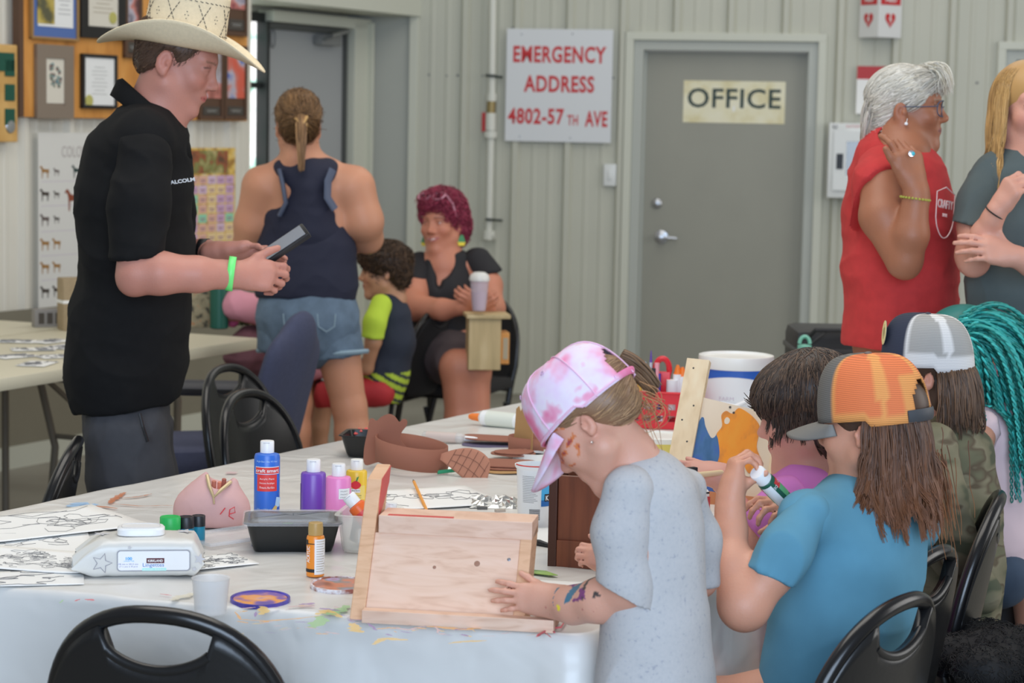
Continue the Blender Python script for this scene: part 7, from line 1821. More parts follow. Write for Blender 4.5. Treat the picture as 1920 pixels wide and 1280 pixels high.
def smear(pts,width,mt,seed=0,z=0.0036):
 """dry paint streak lying on the cloth, along pixel points"""
 rr=random.Random(seed);P_=[]
 for(a,b), (c,d)in zip(pts[:-1],pts[1:]):
  for k in range(6):P_.append((a+(c-a)*k/6,b+(d-b)*k/6))
 P_.append(pts[-1]);L=[onz(a,b,TZ)for a,b in P_];n=len(L);V=[];F=[]
 for i, p in enumerate(L):
  d=unit(L[min(n-1,i+1)]-L[max(0,i-1)]);s=V3(-d[1],d[0],0);w=0.8*width*(0.3+rr.uniform(0,0.9))*(0.35+0.65*math.sin(math.pi*(i+0.6)/n));h=float(cz(p[0],p[1]))+z
  w2=0.8*width*(0.3+rr.uniform(0,0.9))*(0.35+0.65*math.sin(math.pi*(i+0.6)/n))
  V.append(p+s*w+V3(0,0,h));V.append(p-s*w2+V3(0,0,h))
 for i in range(n-1):F.append((2*i,2*i+1,2*i+3,2*i+2))
 npmesh('paint_smear',V,F,mt,CLOTH)
pc={k:mat('paint_'+k,tuple(int(v*0.9+20)for v in c),rough=0.4,alpha=0.8)for k,c in dict(brown=(190,112,72),blue=(146,186,226),yellow=(226,192,110),green=(150,196,136),purple=(140,112,172),red=(206,84,92),orange=(226,168,96),pinkish=(206,176,180),tan=(208,200,176)).items()}
rr_=random.Random(1)
for pts, w, c in([([(134,953),(150,947),(182,949)],0.030,'blue'),([(156,948),(180,951),(220,956)],0.012,'brown'),([(204,946),(222,934),(236,926)],0.014,'brown'),([(205,947),(260,950),(325,951)],0.005,'brown'),([(232,936),(262,933),(285,928)],0.005,'brown'),([(425,888),(440,892)],0.02,'pinkish'),
 ([(112,1136),(118,1130)],0.003,'green'),([(140,1132),(150,1128)],0.004,'red'),([(160,1128),(176,1131)],0.008,'red'),([(300,1116),(322,1119)],0.003,'red'),([(320,1128),(340,1121),(360,1113)],0.018,'tan'),
 ([(440,1150),(452,1165),(500,1169),(560,1166),(600,1160)],0.005,'orange'),([(490,1135),(494,1148),(490,1156)],0.012,'yellow'),([(585,1184),(596,1172),(602,1160)],0.022,'green'),([(610,1158),(632,1150),(652,1138)],0.020,'green'),([(592,1158),(612,1150),(640,1162)],0.014,'yellow'),
 ([(560,1138),(590,1134)],0.010,'purple'),([(600,1144),(640,1150)],0.008,'purple'),([(650,1164),(700,1168),(760,1171)],0.004,'purple'),([(662,1172),(665,1186),(680,1190)],0.016,'yellow'),([(690,1172),(706,1186)],0.005,'purple'),([(700,1214),(720,1202),(765,1204)],0.010,'yellow'),([(800,1178),(870,1184),(905,1180)],0.010,'orange'),([(840,1212),(880,1206),(912,1203)],0.007,'yellow'),
 ([(780,1168),(860,1174),(940,1178)],0.0035,'purple'),([(735,1180),(765,1184),(800,1176)],0.005,'pinkish'),([(812,1172),(822,1186),(820,1192)],0.004,'pinkish'),([(515,1124),(545,1132)],0.005,'purple'),([(1005,1196),(1030,1182),(1040,1184)],0.006,'red'),([(1020,1186),(1034,1197)],0.003,'red'),([(540,1142),(590,1140)],0.008,'pinkish'),([(480,1150),(478,1160)],0.004,'purple')]):
 smear(pts,w,pc[c],rr_.randint(0,99))
for i in range(70):
 x, y=rr_.uniform(430,1000), rr_.uniform(1136,1196);c=rr_.choice(['purple','pinkish','yellow','orange','purple','pinkish']);smear([(x,y),(x+rr_.uniform(5,28),y+rr_.uniform(-4,4))],rr_.uniform(0.0012,0.006),pc[c],i)
 # ------------------------------------------------------------------ coloring sheets
S2=mat('sheet_white')
flat_paper(75,985,0.27,0.36,-52,'coloring page with a bird sketch, furthest back at left',cat='paper',zz=TZ+0.003,deco=(5,2.2,0.0004),seed=3,curl=0.05)
flat_paper(60,1020,0.22,0.22,15,'coloring page with red crayon mark, under bird page',zz=TZ+0.002,deco=(10,1.2,0.0004),seed=5)
flat_paper(70,1052,0.28,0.17,-14,'densely patterned coloring page left of the wipes packet',zz=TZ+0.004,deco=(34,0.7,0.0003),seed=6,curl=0.06)
flat_paper(15,1086,0.26,0.12,12,'coloring page nearest the camera at the left edge',zz=TZ+0.002,deco=(5,1.5,0.0005),seed=9)
flat_paper(402,1053,0.13,0.11,32,'coloring page sticking out right of the wipes packet',zz=TZ+0.003,deco=(16,0.9,0.0004),seed=11)
flat_paper(775,935,0.34,0.24,24,'coloring page behind the raw wooden box, with pencil on it',zz=TZ+0.003,deco=(8,1.6,0.0005),seed=12)
flat_paper(1000,1005,0.2,0.16,10,'white sheet under the tub beside the dark wooden box',zz=TZ+0.003,seed=13)
flat_paper(1330,985,0.16,0.3,30,'white paper beside the painted board, right of the girl',zz=TZ+0.003,seed=14)
flat_paper(1010,1110,0.22,0.14,-8,'wrinkled white sheet between the box and the girl',zz=TZ+0.003,seed=15,curl=0.08)
# loose red crayon and scraps near the packet
def leafcut():
 p=T(1016,1079);t=thing('paper_leaf','green painted paper leaf lying beside the dark box','paper',p);M=Matrix.Translation(p)@rotz(-0.35)
 MB().prism([(-0.035,0.0),(-0.03,0.02),(0.0,0.022),(0.012,0.012),(0.032,-0.004),(0.02,-0.01),(-0.01,-0.008)],0.004,0.0052,M).build('leaf',ramp_mat('leaf_paint',[(0.4,(84,120,70)),(0.6,(146,178,96))],30,0.5),t)
leafcut()
# ------------------------------------------------------------------ paint bottles
def bottle(px,py,rpx,hpx,label,col,capc,style=0,capk=0.16,capr=0.66,group=None,deco=None,M=None,scale=None):
 p=T(px,py)if M is None else np.array(M.translation);s_=FPX/(p[1]*1.0+0.08);r=rpx/s_;h=hpx/s_
 if scale:r, h=scale
 if M is None:M=Matrix.Translation(p)
 t=thing('paint_bottle',label,'bottle',p,group)
 hb=h*(1-capk)
 mt=mat('bottle_%d_%d_%d'%col,col,rough=0.32,spec=0.5)
 MB().lathe([(r*0.9,0),(r,h*0.015),(r,hb*0.93),(r*0.93,hb*0.975),(r*capr*0.9,hb),(r*capr*0.9,hb*1.02)],M,32).build('body',mt,t,True)
 cr=r*capr;ch=h-hb
 cm_=mat('cap_%d_%d_%d'%capc,capc,rough=0.35)
 prof=[(cr,hb),(cr,hb+ch*0.93),(cr*0.92,h),(0,h)]if style==0 else[(cr,hb),(cr*1.02,hb+ch*0.5),(cr*0.95,h*0.995),(cr*0.85,h),(0,h)]
 c=MB().lathe(prof,M,28).build('cap',cm_,t,True)
 if style==0:MB().box((0,-cr*0.75,h-ch*0.12),(cr*0.9,cr*0.5,ch*0.05),M).build('thumb_notch',mat('cap_shadow',(176,176,180)),c)
 if deco:deco(t,M,r,h,hb)
 return t
def wrap(t,M,r,z0,z1,a0,a1,mt,name='label',e=0.0006):
 b=MB();n=16;b.loft([[((r+e)*math.sin(a0+(a1-a0)*i/n),-(r+e)*math.cos(a0+(a1-a0)*i/n),z)for i in range(n+1)]for z in(z0,z1)],closed=False,caps=False,M=M);return b.build(name,mt,t,True)
def FM(M,r,z,a=0.0):return M@rotz(a)@Matrix.Translation((0,-r,z))@Matrix.Rotation(math.pi/2,4,'X')
wt=mat('label_white',(228,228,228),rough=0.5)
def craft(t,M,r,h,hb):
 a0, a1=-0.9, 1.25;rd=mat('label_red',(206,60,58),rough=0.4)
 wrap(t,M,r,hb*0.685,hb*0.80,a0,a1,wt,e=0.0005);wrap(t,M,r,hb*0.695,hb*0.79,a0+0.05,a1-0.05,rd,'red_banner',0.0009);wrap(t,M,r,hb*0.42,hb*0.68,-0.7,0.95,rd,'red_banner',0.0007)
 fit('craft smart',r*1.9,hb*0.055,FM(M,r,hb*0.742,0.15),wt,t,bold=0.02,cyl=r,ext=0.0013)
 fit('Bright Blue | Bleu Vif | Azul',r*1.7,hb*0.035,FM(M,r,hb*0.88,0.1),mat('pale_blue',(170,200,240)),t,cyl=r,ext=0.0006)
 for i, s_ in enumerate(('Acrylic Paint','Peinture Acrylique','Pintura Acrilica')):fit(s_,r*1.15,hb*0.035,FM(M,r,hb*(0.61-0.065*i),0.12),wt,t,cyl=r,ext=0.001)
 fit('8 fl oz / 236 mL',r*1.2,hb*0.045,FM(M,r,hb*0.13,-0.1),mat('pale_blue',(170,200,240)),t,cyl=r,ext=0.0006)
 MB().prism([(0,0),(0.011,0.002),(0.014,0.02),(0.004,0.022)],0.0006,0.001,FM(M,r,hb*0.16,0.75)).build('diamond',mat('pale_blue'),t)
 MB().prism([(-0.008,0),(0.004,-0.002),(0.006,0.006),(0.001,0.009)],0.001,0.0014,FM(M,r,hb*0.13,0.75)).build('yellow_drop',mat('paint_yellow'),t)
bottle(500,967,24,142,'tall blue craft paint bottle with white flip cap and red label',(48,104,196),(224,226,230),0,0.155,0.54,deco=craft)
bottle(587,964,23.5,104,'purple paint bottle with white cap, between blue and pink bottles',(112,72,170),(224,224,228),0,0.22,0.56,deco=lambda t,M,r,h,hb:wrap(t,M,r,hb*0.1,hb*0.72,-2.0,-1.25,mat('label_violet',(80,60,120))))
def pinklab(t,M,r,h,hb):
 wrap(t,M,r,hb*0.5,hb*0.74,0.1,1.1,wt)
 for i in range(3):fit('PAINT',r*0.6,hb*0.03,FM(M,r,hb*(0.68-0.07*i),0.55),mat('ink_grey',(130,130,134)),t,cyl=r,ext=0.001)
bottle(634,972,23.5,104,'pink paint bottle with white cap, left of yellow bottle',(232,130,186),(226,222,226),0,0.22,0.54,deco=pinklab)
def applelab(t,M,r,h,hb):
 wrap(t,M,r,hb*0.22,hb*0.60,-0.95,0.95,mat('label_yellow',(226,200,110)))
 c=FM(M,r,hb*0.62,0.0);mb=MB();pts=[(0.010*math.cos(a)*(1+0.12*math.cos(2*a)),0.009*math.sin(a)*(1-0.12*abs(math.cos(a))))for a in[2*math.pi*i/28 for i in range(28)]];mb.prism(pts,0.001,0.0018,c);mb.build('apple_print',mat('apple_red',(206,40,50)),t)
 MB().prism([(0.0,0.008),(0.002,0.016),(0.007,0.019),(0.003,0.008)],0.001,0.0018,c).build('apple_leaf',mat('apple_leaf',(70,130,60)),t)
 MB().box((0,-0.012,0.0014),(0.019,0.008,0.0006),c).build('banner',wt,t);fit('Apple Barrel',0.017,0.004,c@Matrix.Translation((0,-0.012,0)),mat('ink_green',(60,110,60)),t,ext=0.002)
 for i in range(2):fit('YELLOW FLAME' if i==0 else 'craft paint',r*1.1,hb*0.028,FM(M,r,hb*(0.33-0.06*i)),mat('ink_line',(70,70,72)),t,cyl=r,ext=0.0012)
bottle(668,948,19.5,88,'yellow paint bottle with a red apple label, behind the pink one',(232,184,56),(226,222,218),0,0.22,0.6,deco=applelab)
def orlab(t,M,r,h,hb):
 wrap(t,M,r,hb*0.07,hb*0.92,0.0,1.7,wt);bk_=mat('ink_black',(34,32,34))
 for i in range(13):wrap(t,M,r,hb*(0.86-0.06*i),hb*(0.875-0.06*i),0.2,1.3-0.15*(i%3),mat('faint_print_170',(186,184,182)),'print',0.0009)
 wrap(t,M,r,hb*0.12,hb*0.2,-1.3,0.0,bk_,'black_band',0.0008);wrap(t,M,r,hb*0.78,hb*0.90,-1.3,-0.8,bk_,'black_band',0.0008);wrap(t,M,r,hb*0.8,hb*0.82,-0.8,0,bk_,'black_band',0.0008)
 fit('ACRYLIC',hb*0.4,r*0.5,FM(M,r,hb*0.55,-0.75)@rotz(math.pi/2),wt,t,bold=0.02,ext=0.0009)
bottle(591,1079,16.8,101,'small orange paint bottle with gold cap in front of black container',(242,134,44),(172,140,84),1,0.23,0.82,deco=orlab)
# glue sticks / marker pots beside the wipes
def pot(px,py,rpx,hpx,label,bodyc,capc,txt=None):
 p=T(px,py);s_=FPX/p[1];r, h=rpx/s_, hpx/s_;t=thing('glue_stick',label,'glue stick',p,None);M=Matrix.Translation(p)
 MB().lathe([(r*0.95,0),(r,0.002),(r,h*0.62)],M,28).build('barrel',mat('b_%d_%d_%d'%bodyc,bodyc,rough=0.35),t,True)
 MB().lathe([(r*1.04,h*0.62),(r*1.04,h*0.97),(r*0.97,h),(r*0.8,h),(r*0.78,h*0.985),(0,h*0.985)],M,28).build('cap',mat('cap_%d_%d_%d'%capc,capc,rough=0.4),t,True)
 if txt:fit(txt,r*1.5,h*0.1,FM(M,r,h*0.5,0.3),wt,t,cyl=r,ext=0.001)
pot(319,1028,19,62,'glue stick with bright green cap, left of the two teal ones',(40,44,84),(40,170,84),'STAEDTLER')
pot(349,1024,14,58,'teal glue stick with black cap beside the green-capped one',(30,120,148),(32,34,38));pot(372,1018,12.5,54,'teal glue stick with black cap closest to the pink pouch',(30,124,150),(32,34,38))
# ------------------------------------------------------------------ packet of wipes
def wipes():
 a, b=T(172,1085), T(378,1083);x=unit(b-a);n=V3(-x[1],x[0],0);L=np.linalg.norm(b-a);o=(a+b)/2+n*0.055;t=thing('wipes_packet','grey packet of baby wipes with star print and white lid','packet',o);M=frame(x,n,UP,o)
 hx, hy, hh=L/2+0.004, 0.058, 0.066
 def f(u,v):
  U=u*2-1;A=v*2*math.pi;tape=max(0,(abs(U)-0.80)/0.20);k=1-tape**1.6*0.93
  c, s_=math.cos(A), math.sin(A);e=0.42;X=U*hx*(1+0.0*tape);Y_=hy*math.copysign(abs(c)**e,c)*(0.96+0.04*k)
  Zc=hh/2*(1-0.25*tape);Z=Zc+hh/2*math.copysign(abs(s_)**e,s_)*k*(1+0.12*(1-U*U)*(s_>0))
  if U<-0.8:X-=tape*0.03;Z+=tape*0.008*math.sin(9*Y_/hy)
  X+=0.0015*math.sin(A*5+U*4);Z+=0.0018*math.sin(U*23+3*c)*abs(U)**3
  return(X,Y_,max(0.001,Z))
 b_=MB();b_.grid(f,70,64,M);pk=b_.build('packet',mat('wipes_film',(210,208,202),rough=0.3,spec=0.5,k=1.15,bump=0.12,bscale=50),t,True,edge_split=False)
 lid=MB();rings=[]
 for z, k in((hh+0.002,1.0),(hh+0.012,1.0),(hh+0.015,0.93),(hh+0.0155,0.5),(hh+0.0155,0.01)):
  rings.append([(-0.012+0.042*k*math.copysign(abs(math.cos(a_))**0.6,math.cos(a_)),0.0+0.03*k*math.copysign(abs(math.sin(a_))**0.6,math.sin(a_)),z+0.0025)for a_ in[2*math.pi*i/40 for i in range(40)]])
 lid.loft(rings,M=M);lo_=lid.build('lid',mat('lid_white',(232,230,228),rough=0.35),t,True)
 mb=MB();mb.tube([M@Vector((-0.012+0.034*math.copysign(abs(math.cos(a_))**0.6,math.cos(a_)),0.023*math.copysign(abs(math.sin(a_))**0.6,math.sin(a_)),hh+0.0182))for a_ in[2*math.pi*i/36 for i in range(36)]],0.0008,5,closed=True);mb.build('lid_groove',mat('lid_line',(196,194,192)),lo_)
 Fm=M@Matrix.Translation((0,-hy-0.0022,hh/2))@Matrix.Rotation(math.pi/2,4,'X')
 lw, lh=0.128, 0.038;cx=0.012
 def rr(w,h,r,z0,z1,mt,name,dx=cx):
  pts=[]
  for q, (sx,sy)in enumerate(((1,1),(-1,1),(-1,-1),(1,-1))):
   for k in range(6):a_=(q+k/5)*math.pi/2;pts.append((dx+sx*(w/2-r)+r*math.cos(a_),sy*(h/2-r)+r*math.sin(a_)))
  MB().prism(pts,z0,z1,Fm).build(name,mt,t)
 rr(lw,lh,0.006,0.0,0.0006,mat('label_grey_edge',(150,150,156)),'label_border');rr(lw-0.004,lh-0.004,0.005,0.0004,0.001,wt,'label')
 rr(0.031,0.009,0.0005,0.0008,0.0014,mat('label_dark_red',(84,22,34)),'brand_patch',cx+0.003);Q=lambda dx, dy:Fm@Matrix.Translation((cx+dx,dy,0.001))
 fit('KIRKLAND',0.026,0.0045,Q(0.003,0.0135-0.0135)@Matrix.Translation((0,0,0)),wt,t,bold=0.03,ext=0.0008)
 bl=mat('label_blue',(70,120,190));fit('Lingettes',0.037,0.0085,Q(-0.0005,-0.0085+0.0155-0.0155),bl,t,ext=0.0004)
 MB().box((cx+0.001,-0.0155,0.0012),(0.042,0.005,0.0004),Fm).build('mint_line',mat('label_mint',(170,222,214)),t)
 fit('pour bébé',0.036,0.004,Q(0.001,-0.0155),wt,t,ext=0.0008)
 fit('100',0.011,0.0055,Q(-0.043,0.004),mat('label_cyan',(60,160,220)),t,bold=0.03,ext=0.0004);fit('LINGETTES',0.018,0.002,Q(-0.043,-0.0005),mat('label_cyan'),t,ext=0.0004)
 fit('18 cm x 20,3 cm',0.034,0.003,Q(-0.044,-0.006),mat('label_violet_ink',(110,110,170)),t,ext=0.0004);fit('(7.1 po x 8 po)',0.032,0.003,Q(-0.044,-0.0105),mat('label_violet_ink'),t,ext=0.0004)
 sm=mat('star_grey',(186,184,186))
 def star(x0,z0,r,hollow=False,face_='f'):
  pts=[(r*(1 if i%2==0 else 0.45)*math.sin(i*math.pi/5+0.3),r*(1 if i%2==0 else 0.45)*math.cos(i*math.pi/5+0.3))for i in range(10)]
  Mx=Fm@Matrix.Translation((x0,z0,0.0004))if face_=='f' else M@Matrix.Translation((x0,z0,hh+0.004))
  if hollow:MB().tube([Mx@Vector((a,b,0))for a,b in pts],0.0009,4,closed=True).build('star_outline',mat('star_line',(160,160,170)),t)
  else:MB().prism(pts,0,0.0006,Mx).build('star_print',sm,t)
 star(-0.078,-0.004,0.018,True);star(0.092,0.002,0.011);star(-0.03,0.026-0.002,0.004);star(0.066,0.02,0.016,face_='t');star(-0.082,0.0,0.015,face_='t');star(0.083,-0.016,0.005)
 MB().box((0,0,0),(0.006,0.012,0.002),M@Matrix.Translation((-hx-0.005,-0.02,0.045))@Matrix.Rotation(0.6,4,'Y')).build('paint_fleck',mat('fleck_black',(30,34,34)),t)
wipes()
# ------------------------------------------------------------------ pink pencil pouch
def pouch():
 c=T(396,985);t=thing('pencil_pouch','pink fabric pencil pouch with an open zip','pouch',c)
 s_=FPX/c[1];w=66/s_;h=104/s_;x=V3(1,0,0)
 s=SD();s.ell(c+V3(0,0.0,h*0.42),(w,0.05,h*0.44),None,0.02);s.cone(c+V3(-w*0.55,0,0.02),c+V3(w*0.6,0,0.02),0.034,0.034,0.03);s.cone(c+V3(-w*0.35,0,h*0.6),c+V3(-w*0.12,0,h*0.93),0.022,0.008,0.02);s.cone(c+V3(w*0.5,0,h*0.55),c+V3(w*0.62,0,h*0.82),0.022,0.009,0.02)
 s.ell(c+V3(w*0.22,-0.005,h*0.98),(w*0.30,0.03,h*0.30),None,0.01,'s');s.cut(c+V3(0,0,0.002),(0,0,-1))
 garment([s],'body',mat('dusty_pink',(192,152,148),rough=0.85,var=0.04),t,0.0035,0.0025,(30,30,20),4)
 z=[c+V3(-w*0.10,-0.012,h*0.95),c+V3(w*0.02,-0.036,h*0.78),c+V3(w*0.16,-0.046,h*0.60),c+V3(w*0.34,-0.040,h*0.72),c+V3(w*0.58,-0.012,h*0.84)]
 MB().tube(z,0.0028,6,flat=1.4).build('zip',mat('zip_gold',(176,156,120),rough=0.4,metal=0.3),t,True)
 MB().tube([z[2]+V3(0,-0.002,0.0),z[2]+V3(0.002,-0.008,-0.012)],0.0018,6).build('zip_pull',mat('zip_gold'),t)
 for i, (dx,dz,cc_,nm)in enumerate(((0.05,0.74,(176,110,90),'crayon'),(0.22,0.72,(196,120,96),'crayon'),(0.34,0.78,(150,84,70),'crayon'))):
  o=tag(MB().tube([c+V3(w*dx,0.0,h*dz*0.7),c+V3(w*(dx+0.04),-0.008,h*(dz+0.10))],0.0045,8).build('crayon',mat('crayon_%d'%i,cc_),None,True),['brown-pink crayon leaning left in the open pouch','light crayon in the middle of the open pouch','dark red crayon at right in the open pouch'][i],'crayon')
 lm=mat('red_ink',(196,60,70));f=lambda dx, dz, dy=-0.052:c+V3(dx*w,dy,dz*h)
 mb=MB();mb.tube([f(0.36,0.30),f(0.50,0.42)],0.0011,5);mb.tube([f(0.62,0.30,-0.046),f(0.76,0.32,-0.040),f(0.74,0.42,-0.040),f(0.62,0.38,-0.046),f(0.60,0.26,-0.046),f(0.72,0.2,-0.041)],0.0011,5);mb.build('ink_mark',lm,t)
pouch()
# ------------------------------------------------------------------ takeaway containers
def tub(px0,py0,px1,py1,depth,h,label,name='food_container',flare=0.012,mt=None,lid=None,rim=True,mat_rim=None,ang=None):
 """rectangular tub: front bottom edge runs between the two pixel points"""
 a, b=T(px0,py0), T(px1,py1);x=unit(b-a);n=V3(-x[1],x[0],0);L=np.linalg.norm(b-a);o=(a+b)/2+n*depth/2;t=thing(name,label,'container',o);M=frame(x,n,UP,o)
 def ring(w,d,z,r=0.016):
  pts=[]
  for q, (sx,sy)in enumerate(((1,1),(-1,1),(-1,-1),(1,-1))):
   for k in range(5):a_=(q+k/4)*math.pi/2;pts.append((sx*(w/2-r)+r*math.cos(a_),sy*(d/2-r)+r*math.sin(a_),z))
  return pts
 F_=flare;mb=MB();mb.loft([ring(L-0.004,depth-0.004,0.001),ring(L+F_*0.3,depth+F_*0.3,h*0.2),ring(L+2*F_,depth+2*F_,h*0.97),ring(L+2*F_+0.012,depth+2*F_+0.012,h),ring(L+2*F_+0.010,depth+2*F_+0.010,h+0.002),ring(L+2*F_-0.006,depth+2*F_-0.006,h+0.001),ring(L-0.006,depth-0.006,0.005)],caps=True,M=M)
 mb.build('tub',mt,t,True)
 if lid:
  mb=MB();mb.loft([ring(L+2*F_+0.016,depth+2*F_+0.016,h-0.002),ring(L+2*F_+0.016,depth+2*F_+0.016,h+0.004),ring(L+2*F_,depth+2*F_,h+0.006),ring(L+2*F_-0.012,depth+2*F_-0.012,h+0.004),ring(L+2*F_-0.02,depth+2*F_-0.02,h+0.008),ring(L*0.2,depth*0.2,h+0.008)],caps=False,M=M)
  mb.add([tuple(p)for p in ring(L*0.2,depth*0.2,h+0.008)],[tuple(range(20))],M);mb.build('lid',lid,t,True)
 return t, M, L
blackp=mat('black_food_plastic',(26,27,27),rough=0.3)
clearlid=mat('clear_lid',(214,214,216),rough=0.15,alpha=0.28,spec=0.7)
t_, M_t, L_=tub(474,1036,624,1036,0.10,0.056,'black takeaway container with clear lid behind the orange bottle',mt=blackp,lid=clearlid)
mb=MB()
for i, (dx,dy,cc_)in enumerate(((-0.04,0.01,(60,90,110)),(0.02,-0.01,(196,130,90)),(0.05,0.02,(120,80,110)),(-0.01,0.03,(70,110,80)),(-0.065,-0.02,(40,60,110)))):
 o=tag(MB().lathe([(0.013,0),(0.014,0.03),(0.010,0.034),(0,0.035)],M_t@Matrix.Translation((dx,dy,0.007)),16).build('paint_pot',mat('pot_%d'%i,cc_),None,True),['blue-grey','tan','plum','green','dark blue'][i]+' paint pot inside black lidded container','paint pot')
tub(648,856,702,858,0.09,0.052,'open black container holding red beads, behind the brown paper crown',mt=blackp)
c=T(672,845);rs=random.Random(4);bm_=MB()
for i in range(30):bm_.lathe([(0,-0.005),(0.005,0),(0,0.005)],Matrix.Translation(c+V3(rs.uniform(-0.015,0.03),rs.uniform(-0.005,0.045),0.038+rs.uniform(0,0.012))),8)
tag(bm_.build('beads',mat('red_bead',(214,84,80)),None,True),'red and pink beads heaped in the open black container','beads',kind='stuff')
clearp=mat('clear_plastic',(216,216,208),rough=0.25,alpha=0.38,spec=0.7)
t_, M_b, L_=tub(638,1036,726,1040,0.10,0.072,'clear plastic bin of small paint bottles left of the raw wooden box','plastic_bin',flare=0.007,mt=clearp)
def small_bottle(M,label,col,capc,r=0.0155,h=0.095,lab=None):
 t=bottle(0,0,0,0,label,col,capc,0,0.2,0.75,M=M,scale=(r,h),deco=lab)
 return t
def dlab(t,M,r,h,hb):wrap(t,M,r,hb*0.35,hb*0.8,-1.4,1.4,mat('label_red'),e=0.0006);fit('DecoArt',r*1.4,hb*0.12,FM(M,r,hb*0.6),wt,t,cyl=r,ext=0.0014)
def wlab(t,M,r,h,hb):wrap(t,M,r,hb*0.1,hb*0.85,-1.5,1.5,mat('label_white'));[wrap(t,M,r,hb*(0.75-0.12*i),hb*(0.78-0.12*i),-0.9,0.9,mat('ink_grey',(130,130,134)),'print',0.0009)for i in range(5)]
rx=lambda a:Matrix.Rotation(a,4,'Y')
small_bottle(M_b@Matrix.Translation((0.032,-0.012,0.022))@rx(-0.72),'orange paint bottle with white cap leaning out of clear bin',(222,100,44),(226,228,230),0.0175,0.108,dlab)
small_bottle(M_b@Matrix.Translation((-0.024,0.0,0.02))@rx(1.5),'white-labelled paint bottle lying on the floor of clear bin',(150,130,120),(190,170,150),0.017,0.08,wlab)
small_bottle(M_b@Matrix.Translation((-0.03,0.03,0.008))@rx(0.15),'dark paint bottle standing at the back of clear bin',(110,90,100),(120,110,110),0.014,0.06)
small_bottle(M_b@Matrix.Translation((0.03,0.03,0.006))@rx(0.1),'light blue paint bottle with white cap at the right back of clear bin',(150,190,206),(226,228,230),0.014,0.08)
# clear lid lying left of the black container
def lidflat():
 p=T(432,1012);t=thing('container_lid','clear container lid lying between pink pouch and black container','lid',p);M=Matrix.Translation(p)@rotz(0.75)
 mb=MB();mb.box((0,0,0.006),(0.17,0.11,0.004),M,0.002);mb.build('lid',clearlid,t,True)
 MB().tube([M@Vector((sx*0.086,sy*0.056,0.009))for sx,sy in((-1,-1),(1,-1),(1,1),(-1,1))],0.004,6,closed=True).build('rim',clearlid,t,True)
lidflat()
# clear cup near the camera
p=T(395,1150);t=thing('plastic_cup','small cloudy clear cup left of the purple paint lid','cup',p)
MB().lathe([(0.024,0.0),(0.026,0.002),(0.031,0.058),(0.032,0.060),(0.030,0.058),(0.025,0.004),(0,0.003)],Matrix.Translation(p),32).build('cup_body',mat('cloudy_plastic',(222,222,222),rough=0.35,alpha=0.35),t,True)
# paint palettes made of tub lids
def palette(px,py,rpx,label,stops,seed=0,rimc=(200,200,206)):
 p=T(px,py);r=rpx*p[1]/FPX;t=thing('paint_palette',label,'lid',p);M=Matrix.Translation(p)@Matrix.Rotation(0.04,4,'X')@rotz(seed)
 MB().lathe([(0,0.004),(r*0.9,0.004),(r*0.93,0.007),(r,0.007),(r,0.0),(r*0.95,0.0)],M,40).build('rim',ramp_mat('lid_rim_%d'%seed,[(0.4,stops[0][1]),(0.5,rimc),(0.6,stops[-1][1])],26,0.4),t,True)
 MB().lathe([(0,0.0052),(r*0.9,0.0052),(r*0.9,0.0045)],M,40).build('wet_paint',ramp_mat('lid_paint_%d'%seed,stops,16,0.3,2),t,True)
palette(488,1127,57,'white tub lid used as palette, purple rim and orange middle',[(0.34,(84,72,150)),(0.45,(120,90,160)),(0.52,(226,150,70)),(0.6,(214,160,130)),(0.7,(80,70,170))],1,(70,60,140))
palette(636,1100,55,'white tub lid with brown and grey paint, half behind the raw box',[(0.34,(140,80,60)),(0.45,(196,120,90)),(0.52,(130,130,130)),(0.6,(170,150,190)),(0.7,(150,90,80))],2,(214,214,220))
